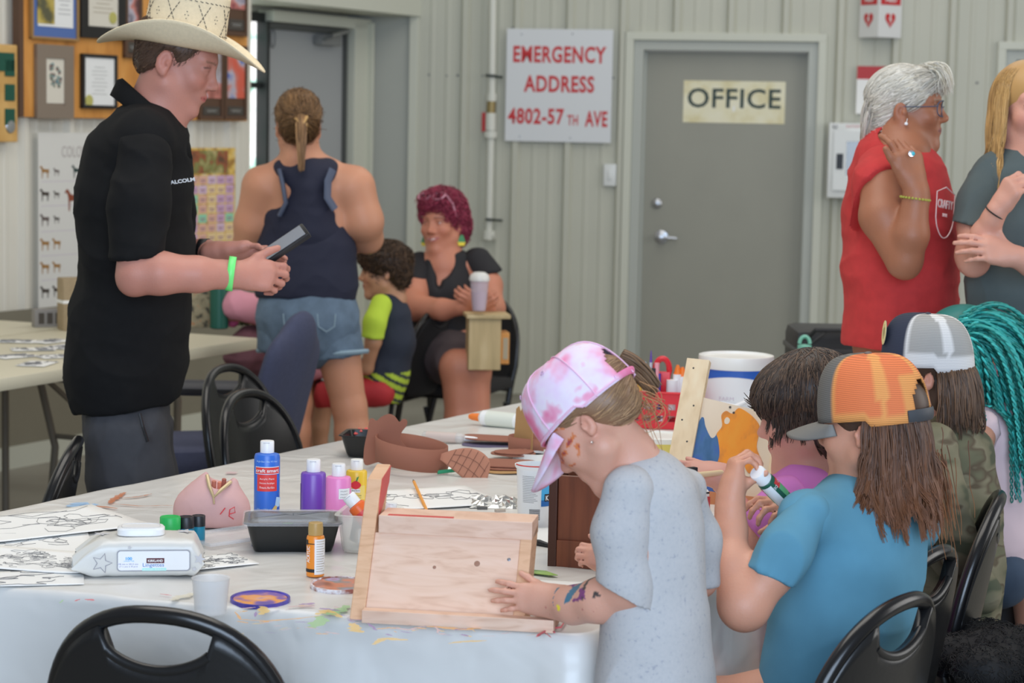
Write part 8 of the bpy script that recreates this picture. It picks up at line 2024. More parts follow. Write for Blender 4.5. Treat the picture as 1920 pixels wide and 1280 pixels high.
# ------------------------------------------------------------------ raw wooden box (slanted front)
def raw_wood(name,a=(206,164,138),b=(226,190,166),c=(232,200,180)):
 return ramp_mat(name,[(0.15,a),(0.5,b),(0.9,c)],7.0,0.6,2,(1.0,1.0,6.0),k=1.1,distortion=3.0,wave=False,bump=0.04)
def slant_box():
 A=T(655,1163);B=T(1040,1184);e1=unit(B-A);e1[2]=0;L=np.linalg.norm(B-A)
 bk=V3(-e1[1],e1[0],0);t=thing('wooden_box','raw pine box with slanted front panel that the small girl is steadying','box',A)
 w1=raw_wood('pine_raw');w2=raw_wood('pine_edge',(196,148,112),(218,174,138),(226,186,152));rp=mat('red_paint',(196,66,60),rough=0.4)
 M=frame(e1,bk,UP,A) # x along the front, y away, z up
 # slanted direction in (y, z)
 H=0.214;D=0.125
 def q(v,w,up=0.0):return(D*v+w,H*v+up)
 # tall left side board: parallelogram in (y, z), thickness along x
 def side(x0,x1,v1,depth,name,mt,parent=t):
  MX=M@Matrix(((0,0,1,0),(1,0,0,0),(0,1,0,0),(0,0,0,1)))
  return MB().prism([(0,0.001),(depth,0.001),(D*v1+depth,H*v1+0.014),(D*v1,H*v1)],x0,x1,MX).build(name,mt,parent,bevel=0.0015)
 side(0.0,0.024,1.0,0.075,'side_board',w2)
 # red paint on the inner face of the tall board
 MX=M@Matrix(((0,0,1,0),(1,0,0,0),(0,1,0,0),(0,0,0,1)))
 MB().prism([(D*0.74+0.012,H*0.72),(D*0.8+0.03,H*0.76),(D*0.86+0.05,H*0.84),(D*0.93+0.07,H*0.93),(D+0.075,H+0.012),(D+0.004,H),(D*0.95+0.006,H*0.95),(D*0.85+0.004,H*0.86)],0.024,0.0248,MX).build('red_paint',rp,t)
 x1=0.268
 side(x1,x1+0.0195,0.63,0.075,'side_board',w2)
 # slanted panel
 ang=math.atan2(D,H);S=M@Matrix.Rotation(-ang,4,'X');SL=math.hypot(D,H)
 MB().box(((0.024+x1)/2,0.012,SL*0.325),(x1-0.024,0.018,SL*0.60),S,0.001).build('front_panel',w1,t)
 # top rail
 MB().box(((0.030+x1+0.0195)/2,D*0.63+0.036,H*0.63+0.012),(x1-0.030+0.0195,0.075,0.030),M,0.0015).build('top_rail',w1,t)
 MB().box((0.10,D*0.63+0.006,H*0.63+0.0275),(0.11,0.010,0.0008),M).build('red_streak',rp,t)
 # lip along the bottom, longer than the box at the right
 MB().box(((0.024+L)/2,-0.005,0.0115),(L-0.024,0.022,0.021),M,0.001).build('bottom_lip',w1,t)
 MB().box((L-0.01,0.035,0.0115),(0.019,0.06,0.021),M,0.001).build('end_block',raw_wood('pine_dark',(150,110,90),(176,136,112),(186,146,120)),t)
 MB().box(((0.03+x1)/2,0.075+0.02,0.0105),(x1-0.03,0.10,0.019),M,0.001).build('floor_board',w2,t)
 mb=MB();kd=mat('knot',(150,110,90));gp=mat('screw_grey',(120,120,126),metal=0.5,rough=0.4)
 for u, v, r in((0.20,0.44,0.005),(0.13,0.40,0.003)):mb.lathe([(0,0),(r,0),(0,0.0006)],S@Matrix.Translation((u,0.0028,SL*v))@Matrix.Rotation(math.pi/2,4,'X'),12)
 mb.build('knot',kd,t);mb=MB()
 for u, v in((0.252,0.48),(0.256,0.30)):mb.lathe([(0,0),(0.003,0),(0,0.001)],S@Matrix.Translation((u,0.0028,SL*v))@Matrix.Rotation(math.pi/2,4,'X'),12)
 mb.build('screw',gp,t)
slant_box()
# red painted string lying over the corner
t=thing('string','red paint-soaked string lying on cloth at the corner of the raw box','string',T(1050,1178))
MB().tube([T(1062,1165)+V3(0,0,0.006),T(1052,1180)+V3(0,0,0.004),T(1030,1183)+V3(0,0,0.004),T(1008,1195)+V3(0,0,0.004)],0.0016,6).build('strand',pc['red'],t);MB().tube([T(1028,1182)+V3(0,0,0.004),T(1040,1190)+V3(0,0,0.004)],0.0013,6).build('strand',pc['red'],t)
# ------------------------------------------------------------------ dark stained box
def dark_box():
 A=T(1026,1062);t=thing('wooden_box','tall dark-stained wooden box standing behind the small girl','box',A);e1=unit([0.965,-0.26,0]);bk=V3(-e1[1],e1[0],0);M=frame(e1,bk,UP,A)
 s_=FPX/A[1];H=178/s_;W=0.15;dw=ramp_mat('dark_stain',[(0.2,(84,46,32)),(0.5,(112,62,42)),(0.8,(128,74,50))],9,0.35,3,(6,1,0.6));de=mat('dark_edge',(70,40,30),rough=0.4)
 MB().box((0.008,0.05,H/2),(0.016,0.10,H),M,0.0015).build('side_board',de,t);MB().box((W-0.008,0.05,H/2),(0.016,0.10,H),M,0.0015).build('side_board',de,t)
 MB().box((W/2,0.085,H/2),(W-0.033,0.012,H-0.004),M,0.001).build('back_panel',dw,t);MB().box((W/2,0.008,0.026),(W-0.033,0.014,0.050),M,0.001).build('bottom_lip',dw,t);MB().box((W/2,0.045,0.008),(W-0.034,0.06,0.014),M).build('floor_board',de,t)
 MB().box((W/2,0.012,H-0.07),(W-0.033,0.012,0.135),M,0.001).build('front_board',dw,t)
dark_box()
# ------------------------------------------------------------------ tub with blue label
def yogurt():
 p=T(1003,985);p=p;s_=FPX/p[1];r0, r1, h=0.034, 0.0415, 118/s_;t=thing('tub','white plastic food tub with nutrition print and blue label, left of dark box','tub',p);M=Matrix.Translation(p)
 MB().lathe([(r0,0),(r0+0.001,0.004),(r1-0.002,h-0.008),(r1,h-0.007),(r1+0.002,h-0.003),(r1+0.002,h),(r1-0.001,h),(r0-0.002,0.01),(0,0.01)],M,44).build('tub_body',mat('tub_white',(220,222,224),rough=0.3),t,True)
 def w(z0,z1,a0,a1,mt,nm,e=0.0005):
  b=MB();rr=lambda z:r0+(r1-r0)*z/h+e;n=18;b.loft([[(rr(z)*math.sin(a0+(a1-a0)*i/n),-rr(z)*math.cos(a0+(a1-a0)*i/n),z)for i in range(n+1)]for z in(z0,z1)],closed=False,caps=False,M=M);return b.build(nm,mt,t,True)
 w(h*0.36,h*0.84,0.30,1.5,mat('label_sky',(70,170,220)),'blue_label');w(h*0.36,h*0.46,0.30,1.5,mat('label_deep',(30,100,170)),'blue_band',0.0009);w(h*0.44,h*0.56,0.48,1.5,mat('ink_black',(34,32,34)),'brand_patch',0.0012)
 fit('K',0.008,0.010,FM(M,r1-0.003,h*0.5,0.62),wt,t,bold=0.04,ext=0.0016)
 g=mat('ink_grey',(130,130,134))
 for i in range(16):w(h*(0.84-0.028*i),h*(0.846-0.028*i),-0.75,0.0+0.1*((i*7)%3-1),g,'print')
 for i in range(9):w(h*(0.30-0.02*i),h*(0.311-0.02*i),-0.35,0.25,mat('ink_line',(70,70,72)),'barcode')
 rd=mat('red_paint',(196,66,60));MB().tube([M@Vector((r1*math.cos(a),r1*math.sin(a),h+0.001))for a in[3.4+0.1*i for i in range(24)]],0.0015,5).build('paint_drip',rd,t)
yogurt()
def lids(px,py,rpx,label,zoff=0.0,n='container_lid',c=(222,222,218),hh=0.012):
 p=T(px,py)+V3(0,0,zoff);r=rpx*p[1]/FPX;t=thing(n,label,'lid',p);M=Matrix.Translation(p)
 MB().lathe([(r*0.96,0),(r,0.001),(r,hh),(r*0.92,hh),(r*0.9,hh*0.6),(0,hh*0.6)],M,40).build('disc',mat('lid_%d'%c[0],c,rough=0.35),t,True)
 MB().lathe([(r*0.62,hh*0.62),(r*0.66,hh*0.9),(r*0.70,hh*0.62)],M,40).build('ring',mat('lid_line'),t,True)
lids(1000,862,40,'white round lid lying behind the white tub',hh=0.02);
# black handled brush, foil bag, pencil, strips
p0, p1=T(992,1022), T(1040,1031);t=thing('paint_brush','black-handled brush between the tub and dark box','brush',p0)
MB().tube([p0+V3(0,0,0.008),p0+(p1-p0)*0.4+V3(0,0,0.009),p1+V3(0,0,0.006)],[0.005,0.006,0.003],10).build('handle',mat('black_plastic'),t,True);MB().tube([p1+V3(0,0,0.006),p1+unit(p1-p0)*0.03+V3(0,0,0.006)],[0.004,0.006],8).build('bristles',mat('bristle',(90,74,60)),t,True)
t=thing('pencil','orange pencil standing out behind the raw wooden box','pencil',T(796,955));q0, q1=T(800,960)+V3(0,0,0.004), T(776,918)+V3(0,0,0.018)
MB().tube([q0,q1],0.0035,6).build('shaft',mat('pencil_orange',(224,150,60),rough=0.4),t);MB().tube([q1,q1+(q1-q0)*0.08],[0.0035,0.0008],6).build('tip',mat('ink_line',(70,70,72)),t)
def foil(px,py,w,d,h,label,seed,col=(190,190,188),name='foil_bag'):
 p=T(px,py);t=thing(name,label,'bag',p);rr=np.random.RandomState(seed);V=[];F=[];n=13
 for i in range(n+1):
  for j in range(n+1):
   u, v=i/n*2-1, j/n*2-1;e=max(0,1-max(abs(u),abs(v))**3)
   z=h*e*(0.45+0.35*math.sin(u*7+seed)*math.cos(v*6)+0.25*math.sin(u*9-v*8))+rr.uniform(0,h*0.3)*e+0.002
   V.append(p+V3(u*w/2+rr.normal(0,0.001),v*d/2,max(0.002,z)))
 F=[(i*(n+1)+j,(i+1)*(n+1)+j,(i+1)*(n+1)+j+1,i*(n+1)+j+1)for i in range(n)for j in range(n)]
 o=npmesh('film',V,F,mat('foil_%d'%seed,col,rough=0.18,metal=0.75),t,smooth=False)
 return t
foil(925,945,0.10,0.12,0.018,'crumpled silver foil bag in front of white tub',2);foil(862,878,0.09,0.06,0.014,'clear and silver film bag with a green zip under paper crown tail',5,(206,210,206))
t=thing('zip_strip','green zip strip at the front of the clear film bag','strip',T(840,890));MB().tube([T(820,890)+V3(0,0,0.006),T(848,889)+V3(0,0,0.009),T(882,884)+V3(0,0,0.009)],0.0045,8,flat=0.7).build('strip',mat('zip_green',(40,140,100)),t,True)
mb=MB()
for i, (x,y)in enumerate(((905,941),(938,946),(920,957),(950,955),(932,935))):tag(MB().box((0,0,0.004),(0.022,0.010,0.006),Matrix.Translation(T(x,y+4)+V3(0,-0.065,0))@rotz(i*0.5),0.001).build('bead_tile',mat('tile_%d'%(i%2),[(90,88,86),(170,160,150)][i%2])),['dark tile bead nearest the raw box','pale tile bead under foil bag','dark tile bead at front of foil bag','pale tile bead next to the tub','dark tile bead behind the others'][i],'bead')
# ------------------------------------------------------------------ brown paper crowns and cut-outs
foam=mat('brown_foam',(142,92,74),rough=0.85);tan=mat('tan_card',(172,134,88),rough=0.85)
def crown():
 c=T(757,880);t=thing('animal_headband','brown foam animal headband with a tall ear-shaped front and crosshatched tail','crown',c);r=0.083;s_=FPX/c[1]
 cz_=c+V3(0.018,0,0);M=Matrix.Translation(cz_);h=0.05
 mb=MB();n=70;rings=[]
 for z in(0.002,0.03,h+0.006):
  rr=[]
  for i in range(n):
   a=2*math.pi*i/n;rx_=r*1.02;ry_=r*1.25;rr.append((rx_*math.cos(a),ry_*math.sin(a),z-0.012*math.cos(a)+0.012))
  rings.append(rr)
 mb.loft(rings,caps=False,M=M);mb.build('band',foam,t,True,solid=0.002)
 # tall front shape standing at the left, back side towards the camera
 o=P(705,862,c[1]+0.03);o[2]=TZ+0.004;k=1.0/s_*1.0
 out=[(-22,0),(-24,30),(-17,66),(-14,86),(-8,90),(0,86),(10,94),(24,100),(36,96),(45,86),(52,92),(60,90),(60,80),(50,66),(48,52),(60,38),(66,24),(40,14),(4,6)]
 pts=[]
 for i in range(len(out)):
  p0, p1, p2, p3=(np.array(out[(i+d)%len(out)],float)for d in(-1,0,1,2))
  for q in range(4):u=q/4;pts.append(tuple(0.5*((2*p1)+(-p0+p2)*u+(2*p0-5*p1+4*p2-p3)*u*u+(-p0+3*p1-3*p2+p3)*u**3)*k))
 MF=frame(unit([0.97,-0.24,0]),UP,unit([-0.24,-0.97,0]),o);b=MB();b.prism(pts,-0.001,0.001,MF);b.build('front_shape',foam,t)
 # tail piece curling to the right
 tl=[(-0.06,0.006),(-0.03,0.012),(0.0,0.018),(0.03,0.022),(0.055,0.020),(0.072,0.010),(0.072,-0.004),(0.06,-0.018),(0.03,-0.020),(0.0,-0.016),(-0.03,-0.006)]
 a0=P(822,850,c[1]-0.06);a1=P(903,893,c[1]-0.09);a1[2]=TZ+0.008;mb=MB();d=a1-a0;n1, n2=26, 10;cen=[P(818,856,c[1]-0.055),P(850,853,c[1]-0.07),P(888,862,c[1]-0.085),P(912,900,c[1]-0.10)]
 def bez(u):return(1-u)**3*cen[0]+3*u*(1-u)**2*cen[1]+3*u*u*(1-u)*cen[2]+u**3*cen[3]
 def tf(u,v):
  p=bez(u);w=0.004+0.048*math.sin(min(1.0,u*1.05)*math.pi*0.62)**1.1;w*=(1 if u<0.86 else math.sqrt(max(0.02,1-((u-0.86)/0.14)**2)))
  return tuple(p+(v-0.5)*2*w*V3(0.35,0.15,0.62)*(1.0))
 mb.grid(tf,n1,n2);tl_=mb.build('tail',mat('tail_foam',(168,116,94),rough=0.85),t,True,solid=0.002)
 mb=MB()
 nrm=unit(np.cross(bez(0.6)-bez(0.5),V3(0.35,0.15,0.62)));nrm=nrm if nrm[1]<0 else-nrm
 for u in(0.30,0.42,0.54,0.66,0.78,0.9):mb.tube([np.array(tf(u,v))+nrm*0.002 for v in(0.04,0.3,0.6,0.96)],0.0005,4)
 for v in(0.33,0.66):mb.tube([np.array(tf(u,v))+nrm*0.002 for u in(0.3,0.45,0.6,0.75,0.92)],0.0005,4)
 mb.build('hatching',mat('hatch_brown',(104,66,52)),tl_)
crown()
def crown2():
 Y=T(985,850)[1];t=thing('animal_headband','tan cardboard headband standing behind the brim of the tie-dye cap','crown',T(985,848));o=P(962,848,Y);o[2]=TZ;s_=FPX/Y
 k=1/s_;pts=[(q[0]*k,q[1]*k)for q in[(-2,0),(4,40),(8,86),(16,92),(22,82),(34,100),(50,90),(60,60),(60,0)]]
 MB().prism(pts,-0.001,0.001,frame(unit([0.6,-0.8,0]),UP,unit([-0.8,-0.6,0]),o)).build('front_shape',tan,t)
 mb=MB();n=50;mb.loft([[(0.075*math.cos(a),0.06*math.sin(a),z)for a in[2*math.pi*i/n for i in range(n)]]for z in(0.002,0.045)],caps=False,M=Matrix.Translation(P(1010,846,Y)*V3(1,1,0)+V3(0,0,TZ)));mb.build('band',foam,t,True,solid=0.002)
crown2()
def piece(px,py,w,d,label,ang=0.0,z=0.0,mt=None,oval=False,tilt=0.0):
 p=T(px,py)+V3(0,0,z);t=thing('foam_cutout',label,'craft foam',p);M=Matrix.Translation(p)@rotz(ang)@Matrix.Rotation(tilt,4,'Y')
 pts=[(w/2*math.copysign(abs(math.cos(a))**(1 if oval else 0.5),math.cos(a)),d/2*math.sin(a)*(1+0.12*math.sin(3*a)))for a in[2*math.pi*i/30 for i in range(30)]]
 MB().prism(pts,0.002,0.0045,M).build('sheet',mt or foam,t)
piece(945,880,0.15,0.13,'tan foam cut-out at the bottom of the stack left of tub',0.3,0.0,tan);piece(948,878,0.14,0.12,'brown foam cut-out in the middle of stack left of tub',0.1,0.004);piece(946,876,0.15,0.12,'brown foam cut-out above the middle of stack left of tub',-0.1,0.008);piece(962,862,0.11,0.09,'oval brown foam piece on top of the stack left of tub',0.1,0.013,oval=True);piece(964,862,0.10,0.08,'topmost small oval brown foam piece of the stack',0.4,0.017,oval=True)
piece(930,832,0.18,0.10,'flat brown foam strip lying below the glue bottle',-0.1,0.012,tilt=0.02);piece(925,836,0.16,0.08,'dark purple card under the flat brown foam strip',0.1,0.0,mat('purple_card',(90,84,110)))
# glue bottle with orange tip, and clear tube
def lying(pa,pb,r,label,name,cat,bodym,tipm,h=0.0,lab=None,ends=None):
 a, b=T(*pa)+V3(0,0,r+0.002+h), T(*pb)+V3(0,0,r+0.002+h);t=thing(name,label,cat,a);d=unit(b-a);L=np.linalg.norm(b-a)
 MB().tube([a+d*L*0.22,a+d*L*0.28,b-d*0.004,b],[r*0.6,r,r,r*0.8],20).build('body',bodym,t,True);MB().tube([a,a+d*L*0.06,a+d*L*0.14,a+d*L*0.22],[r*0.3,r*0.45,r*0.5,r*0.55],16).build('nozzle',tipm,t,True)
 if lab:MB().tube([a+d*L*0.38,a+d*L*0.92],r*1.02,20).build('label',lab,t,True)
lying((880,796),(975,806),0.021,'white glue bottle with orange nozzle lying behind the foam pieces','glue_bottle','bottle',mat('glue_white',(222,224,226),rough=0.35),mat('nozzle_orange',(232,120,50)),lab=mat('glue_label',(206,210,200)))
lying((895,834),(792,828),0.013,'clear glue tube with white cap lying right of the brown headband','glue_tube','bottle',mat('clear_tube',(212,208,204),rough=0.25,alpha=0.6),mat('glue_white'),lab=mat('tube_label',(214,196,188),alpha=0.7))
# ------------------------------------------------------------------ painted board standing on the table
def painted_board():
 A=T(1238,934);Y=A[1];t=thing('wooden_box','raw wooden box with its panel painted blue and orange','box',A)
 bk=ADIR;e1=unit([0.985,-0.17,0]);M=frame(e1,V3(-e1[1],e1[0],0),UP,A)
 bp=P(1254,930,Y);top=P(1302,672,Y+0.13);s_=FPX/(Y+0.06)
 lw=ramp_mat('pale_pine',[(0.2,(196,170,132)),(0.5,(216,194,160)),(0.9,(226,208,178))],5,0.6,2,(8,8,0.6),bump=0.03)
 pp=ramp_mat('ply_panel',[(0.3,(204,186,162)),(0.7,(216,200,178))],6,0.6,2)
 up=unit(top-bp);up[0]=(top-bp)[0]/np.linalg.norm(top-bp);L=np.linalg.norm(top-bp);lat=unit(np.array([0.93,-0.30,0.0])-up*np.dot(up,[0.93,-0.30,0.0]));nn=np.cross(lat,up)
 o=bp.copy();o[2]=TZ+0.002;S=frame(lat,up,nn,o)
 W=0.062;MB().box((W/2-0.02,L/2,0.0),(0.052,L,0.02),S,0.001).build('side_board',lw,t)
 MB().box((0.012,L*0.5-0.004,-0.03),(0.018,L*0.98,0.06),S,0.001).build('side_board',lw,t)
 pw=0.148;ph=L*0.735;x0=0.034
 MB().prism([(x0,0.012),(x0+pw+0.03,0.012),(x0+pw+0.03,ph*0.90),(x0+0.0,ph)],-0.012,0.002,S).build('panel',pp,t)
 MB().box((x0+pw+0.035,ph*0.44,-0.02),(0.016,ph*0.88,0.05),S,0.001).build('side_board',lw,t);MB().box((x0+pw/2+0.01,0.004,0.014),(pw+0.06,0.03,0.022),S,0.001).build('bottom_lip',mat('dark_orange_lip',(176,110,70)),t)
 # paint areas, in fractions of the panel
 def blob(pts,z,mt,name):
  q=[]
  for i in range(len(pts)):
   p0, p1, p2, p3=(np.array(pts[(i+d)%len(pts)],float)for d in(-1,0,1,2))
   for k in range(4):u=k/4;v=0.5*((2*p1)+(-p0+p2)*u+(2*p0-5*p1+4*p2-p3)*u*u+(-p0+3*p1-3*p2+p3)*u**3);q.append((x0+v[0]*pw,v[1]*ph))
  MB().prism(q,0.002,0.002+z,S).build(name,mt,t)
 bl=ramp_mat('blue_paint',[(0.3,(52,92,132)),(0.5,(64,104,150)),(0.7,(56,88,160))],9,0.4,3,(5,5,1));og=ramp_mat('orange_paint',[(0.35,(196,122,52)),(0.5,(240,138,38)),(0.7,(244,144,44))],9,0.4,3,(4,4,1.2))
 blob([(0.0,0.03),(-0.03,0.30),(-0.02,0.60),(0.03,0.78),(0.08,0.80),(0.13,0.72),(0.24,0.62),(0.30,0.63),(0.34,0.68),(0.45,0.62),(0.5,0.3),(0.75,0.42),(0.84,0.30),(0.85,0.05)],0.0006,bl,'blue_paint')
 blob([(0.42,0.12),(0.38,0.28),(0.42,0.45),(0.36,0.60),(0.32,0.66),(0.38,0.74),(0.34,0.84),(0.40,0.89),(0.50,0.87),(0.58,0.93),(0.72,0.90),(0.86,0.84),(0.95,0.76),(0.95,0.58),(1.05,0.46),(1.04,0.38),(0.92,0.32),(0.84,0.36),(0.76,0.46),(0.70,0.34),(0.56,0.26),(0.52,0.14)],0.0014,og,'orange_paint')
 blob([(0.40,0.80),(0.43,0.83),(0.48,0.81),(0.47,0.77),(0.42,0.765)],0.0018,pp,'bare_spot')
 mb=MB()
 for u, v in((0.97,0.81),(0.52,0.88),(0.45,0.93)):mb.lathe([(0,0),(0.0028,0),(0,0.001)],S@Matrix.Translation((x0+u*pw,v*ph,0.0036)),10)
 mb.build('nail',mat('nail_dark',(60,56,54)),t);mb=MB()
 for u, v in((0.004,0.93),(0.02,0.66),(0.0,0.55),(0.02,0.4)):mb.lathe([(0,0),(0.0022,0),(0,0.001)],S@Matrix.Translation((u,v*L,0.0102)),10)
 mb.build('nail',mat('nail_dark'),t)
painted_board()
# sponge brush held by the purple child
a, b, c=P(1272,893,4.03), P(1308,890,4.06), P(1350,886,4.10);t=thing('sponge_brush','black sponge brush with pale wooden handle held against painted board','brush',b)
MB().box((0,0,0),(0.04,0.012,0.032),frame(unit(b-a),unit(np.cross(UP,b-a)),UP,(a+b)/2),0.002).build('sponge',mat('black_foam',(34,34,36),rough=0.9),t);MB().tube([b,c,c+(c-b)*0.6],0.0055,10).build('handle',mat('pale_handle',(214,190,148)),t,True)
# small ink bottle in front of it
def ink():
 p=T(1312,972);M=Matrix.Translation(p);t=thing('paint_bottle','small white bottle with black drips right of the small girl','bottle',p);
 MB().box((0,0,0.03),(0.034,0.034,0.06),M,0.003).build('body',wt,t,True);MB().lathe([(0.012,0.06),(0.013,0.078),(0,0.079)],M,20).build('cap',mat('cap_cream',(214,208,196)),t,True)
 mb=MB()
 for i in range(6):mb.box((-0.004,-0.0175,0.05-0.008*i),(0.02-0.002*i,0.0008,0.003),M)
 mb.box((0.0,-0.018,0.058),(0.034,0.001,0.004),M);mb.tube([M@Vector((0.004,-0.013,0.078)),M@Vector((0.003,-0.0138,0.068))],0.0018,5);mb.build('black_print',mat('ink_black',(34,32,34)),t);MB().box((0.016,-0.0175,0.025),(0.006,0.001,0.05),M).build('red_stripe',mat('maroon',(170,52,56)),t)
ink()
# bottle in the hands of the blue child
a, b=P(1472,938,3.66), P(1402,868,3.60);d=unit(b-a);x=unit(np.cross(d,(0,1,0)));M=frame(x,np.cross(d,x),d,a)
def glab(t,M,r,h,hb):
 for z0, z1, cc_, nm in((0.2,0.62,(90,160,110),'green_label'),(0.62,0.86,(200,60,60),'red_label')):wrap(t,M,r,hb*z0,hb*z1,-2.6,2.6,mat('lab_%d'%cc_[0],cc_),nm)
 wrap(t,M,r,hb*0.1,hb*0.9,2.0,3.2,wt);
 for aa in(0,1.57,3.14,-1.57):fit('DECO',r*1.1,hb*0.10,FM(M,r,hb*0.74,aa)@rotz(math.pi),wt,t,cyl=r,ext=0.0012)
bottle(0,0,0,0,'dark green paint bottle with white cap held up by child in blue',(36,84,66),(232,232,234),0,0.26,0.92,M=M,scale=(0.0155,0.092),deco=glab)
# ------------------------------------------------------------------ far end of the table: caddy, bucket, tubs
def caddy():
 p=T(1240,800);s_=FPX/p[1];W, D, H=0.165, 0.12, 0.098;M=Matrix.Translation(p+V3(0,0.02,0))@rotz(-0.15);t=thing('caddy','red plastic craft caddy with central handle full of markers and glue','caddy',p)
 rd=mat('caddy_red',(204,38,50),rough=0.35);mb=MB()
 def wall(x0,y0,x1,y1):
  d=Vector((x1-x0,y1-y0,0));L=d.length;a=math.atan2(d.y,d.x);Mx=M@Matrix.Translation((x0,y0,0))@rotz(a)
  for z0, z1 in((0,0.02),(0.036,0.052),(0.068,H)):mb.box((L/2,0,(z0+z1)/2),(L,0.003,z1-z0),Mx)
  k=int(L/0.028);
  for i in range(k+1):mb.box((min(L-0.004,max(0.004,i*L/k)),0,H/2),(0.013,0.0028,H),Mx)
 for q in((-W/2,-D/2,W/2,-D/2),(W/2,-D/2,W/2,D/2),(W/2,D/2,-W/2,D/2),(-W/2,D/2,-W/2,-D/2),(-W/2,0,W/2,0)):wall(*q)
 mb.box((0,0,0.002),(W,D,0.004),M);mb.build('basket',rd,t)
 mb=MB();mb.tube([M@Vector(((W/2+0.002)*math.copysign(min(1,abs(math.cos(a))*1.5),math.cos(a)),(D/2+0.002)*math.copysign(min(1,abs(math.sin(a))*1.5),math.sin(a)),H))for a in[2*math.pi*i/40 for i in range(40)]],0.004,6,closed=True);mb.build('rim',rd,t,True)
 mb=MB();mb.box((0.0,0,0.12),(0.045,0.02,0.06),M,0.004);mb.tube([M@Vector((0.019*math.cos(a),0,0.155+0.030*math.sin(a)))for a in[math.pi*i/16 for i in range(17)]],0.009,8,flat=0.9);mb.tube([M@Vector((-0.019,0,0.155)),M@Vector((-0.019,0,0.14)),M@Vector((0.019,0,0.14)),M@Vector((0.019,0,0.155))],0.009,8);mb.build('handle',rd,t,True)
 def stick(px,py,r,col,label,name,cat,h=0.12,tip=None,base=None,lean=0.0):
  top=P(px,py,p[1]+0.0);b0=V3(top[0]-lean,top[1],max(TZ+0.008,top[2]-h));tt=thing(name,label,cat,b0)
  MB().tube([b0,b0+(top-b0)*(0.8 if tip else 1)],r,12).build('barrel',mat('s_%d_%d_%d'%col,col,rough=0.4),tt,True)
  if tip:MB().tube([b0+(top-b0)*0.8,b0+(top-b0)*0.92,top],[r*0.9,r*0.6,r*0.3],10).build('tip',mat('s_%d_%d_%d'%tip,tip,rough=0.4),tt,True)
 stick(1226,690,0.008,(34,34,38),'black marker standing in front part of red caddy','marker','marker');stick(1236,700,0.005,(60,60,150),'dark blue marker next to the black one in red caddy','marker','marker');stick(1221,657,0.004,(180,180,190),'brush with purple tip, tallest thing in red caddy','paint_brush','brush',0.16,(92,60,150));stick(1210,678,0.006,(190,210,216),'pale translucent brush at the left in red caddy','paint_brush','brush',0.13,(150,180,200));stick(1201,692,0.008,(220,176,70),'yellow marker at the left end of red caddy','marker','marker',0.10)
 stick(1196,680,0.004,(30,32,34),'black scissors handle poking out at the left end of red caddy','scissors','scissors',0.10,lean=-0.012);stick(1232,680,0.007,(220,150,160),'pink marker behind the black one in red caddy','marker','marker',0.12)
 stick(1214,712,0.011,(214,214,216),'white glue bottle cap at the front left of red caddy','glue_bottle','bottle',0.1);
 for x, y, l in((1271,684,'left one of glue bottles with orange nozzles in red caddy'),(1280,688,'middle glue bottle with orange nozzle in red caddy'),(1292,680,'right glue bottle with orange nozzle, against pale board')):stick(x,y,0.0125,(222,222,224),l,'glue_bottle','bottle',0.125,(236,116,40))
 stick(1262,712,0.018,(222,222,224),'white round container at the front right of red caddy','glue_pot','bottle',0.1)
caddy()
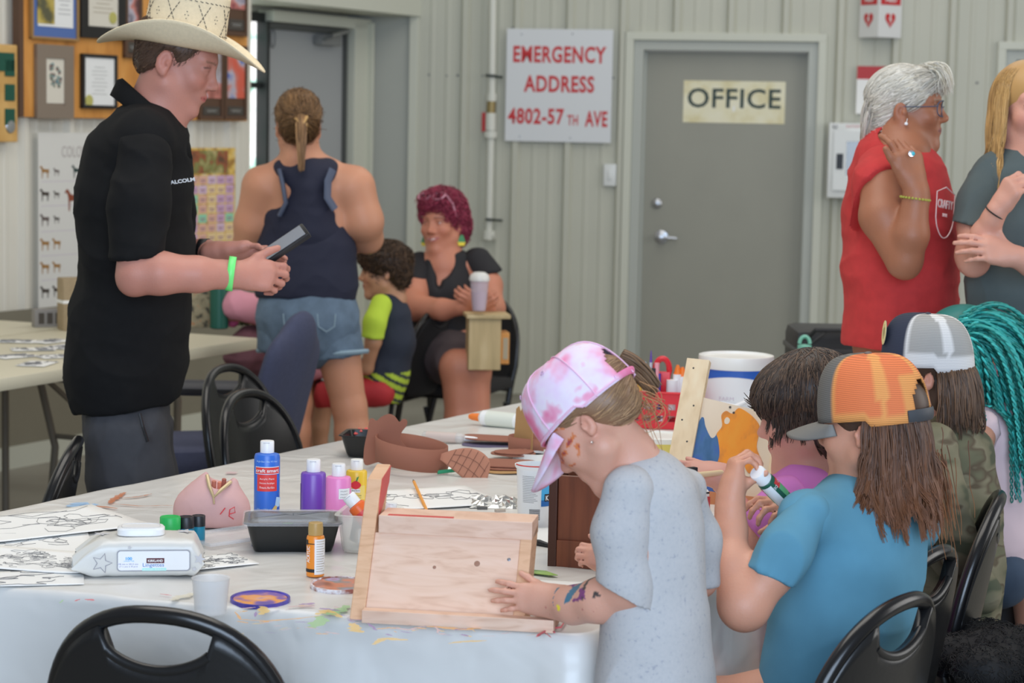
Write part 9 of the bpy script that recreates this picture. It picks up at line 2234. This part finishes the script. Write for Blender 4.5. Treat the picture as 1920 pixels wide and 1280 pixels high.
def bucket():
 p=T(1381,800);Y=p[1]+0.02;s_=FPX/Y;r=71/s_;zt=P(1381,668,Y)[2]-TZ;t=thing('bucket','white plastic bucket with blue band, flower print and a snap lid','bucket',p);M=Matrix.Translation(p+V3(0,0.06,0))
 MB().lathe([(r*0.84,0),(r*0.86,0.004),(r*0.955,zt-0.03),(r*0.955,zt-0.012)],M,56).build('pail',mat('pail_white',(222,224,224),rough=0.35),t,True)
 def w(z0f,z1f,a0,a1,mt,nm,e=0.0007,n=40):
  b=MB();rr=lambda z:r*(0.86+0.095*min(1,z/(zt-0.03)))+e;A=[a0+(a1-a0)*i/n for i in range(n+1)]
  b.loft([[(rr(f(a)*zt)*math.sin(a),-rr(f(a)*zt)*math.cos(a),f(a)*zt)for a in A]for f in(z0f,z1f)],closed=False,caps=False,M=M);b.build(nm,mt,t,True)
 w(lambda a:0.66+0.07*math.cos((a+0.2)*1.6),lambda a:0.88,-2.9,1.1,mat('pail_blue',(44,92,176),rough=0.35),'blue_band');w(lambda a:0.08,lambda a:0.60,0.95,1.6,mat('pale_sky_print',(176,206,232)),'sky_panel')
 fl=ramp_mat('flower_print',[(0.40,(226,228,224)),(0.5,(150,176,110)),(0.56,(92,130,70)),(0.62,(230,200,60)),(0.7,(236,236,230))],55,0.5,2);w(lambda a:0.10,lambda a:0.5+0.16*(a-0.35),0.42,1.15,fl,'flower_print',0.0012)
 MB().lathe([(r*0.93,zt-0.034),(r*0.985,zt-0.034),(r*1.0,zt-0.030),(r*1.01,zt-0.006),(r*1.0,zt),(r*0.955,zt+0.001),(r*0.94,zt-0.006),(r*0.5,zt-0.007),(0,zt-0.007)],M,56).build('lid',mat('lid_cream',(228,226,218),rough=0.35),t,True)
 fit('FARM',0.04,0.01,FM(M,r*0.93,zt*0.42,-0.35),mat('pale_print',(190,180,190)),t,cyl=r,ext=0.002)
 hp=[M@Vector((r*0.99*math.sin(a),-r*0.99*math.cos(a),z))for a,z in((0.75,zt-0.03),(0.62,zt-0.055),(0.45,zt-0.085),(0.2,zt-0.115),(-0.1,zt-0.13),(-0.5,zt-0.125))];MB().tube(hp,0.006,8,flat=1.2).build('handle',mat('pail_white'),t,True)
bucket()
foil(1225,796,0.13,0.08,0.03,'crumpled clear plastic bag under red caddy',7,(206,204,216),'plastic_bag')
def ytub(px,py,rpx,h,label,ring=(222,206,110)):
 p=T(px,py);r=rpx*p[1]/FPX;t=thing('tub',label,'tub',p);M=Matrix.Translation(p)
 MB().lathe([(r*0.9,0),(r*0.97,h)],M,40).build('tub_body',mat('tub_%d'%ring[0],ring,rough=0.35),t,True);MB().lathe([(r*1.02,h-0.006),(r*1.03,h+0.006),(r*0.96,h+0.008),(r*0.94,h+0.004),(0,h+0.004)],M,40).build('lid',mat('lid_cream'),t,True)
ytub(1236,858,56,0.05,'round yellow tub with cream lid behind the neck of small girl')
p=T(1448,905);t=thing('carton','yellow and white carton between painted board and dark-haired child','carton',p);M=Matrix.Translation(p)@rotz(-0.3);MB().box((0,0,0.055),(0.07,0.05,0.11),M,0.002).build('body',mat('carton_yellow',(226,216,70),rough=0.5),t);MB().box((-0.018,-0.0255,0.045),(0.026,0.001,0.05),M).build('label',wt,t)
mb=MB()
for i in range(7):mb.box((-0.018,-0.0262,0.028+i*0.005),(0.02,0.0005,0.002),M)
mb.build('barcode',mat('ink_line',(70,70,72)),t)
# ------------------------------------------------------------------ groups of repeats
_G={'stacking_chair':'black stacking chairs around the tables','card':'small cards spread on the side table','foam_cutout':'brown foam cut-outs in a stack','paint_pot':'paint pots in the black container',
 'glue_bottle':'white glue bottles','marker':'markers in the red caddy','bead':'tile beads by the foil bag','photo_plaque':'dark photo plaques on the display board','crayon':'crayons in the pink pouch',
 'glue_stick':'glue sticks beside the wipes','paper':'loose sheets of paper on the long table','framed_certificate':'framed certificates on the display board','paint_bottle':'paint bottles','folding_table':'folding tables at the left wall','paint_palette':'tub lids used as palettes','gift_box':'brown boxes on the side table'}
for o in list(SC.objects):
 if o.parent is None and o.get('label')and o.name.split('.')[0]in _G:o['group']=_G[o.name.split('.')[0]]
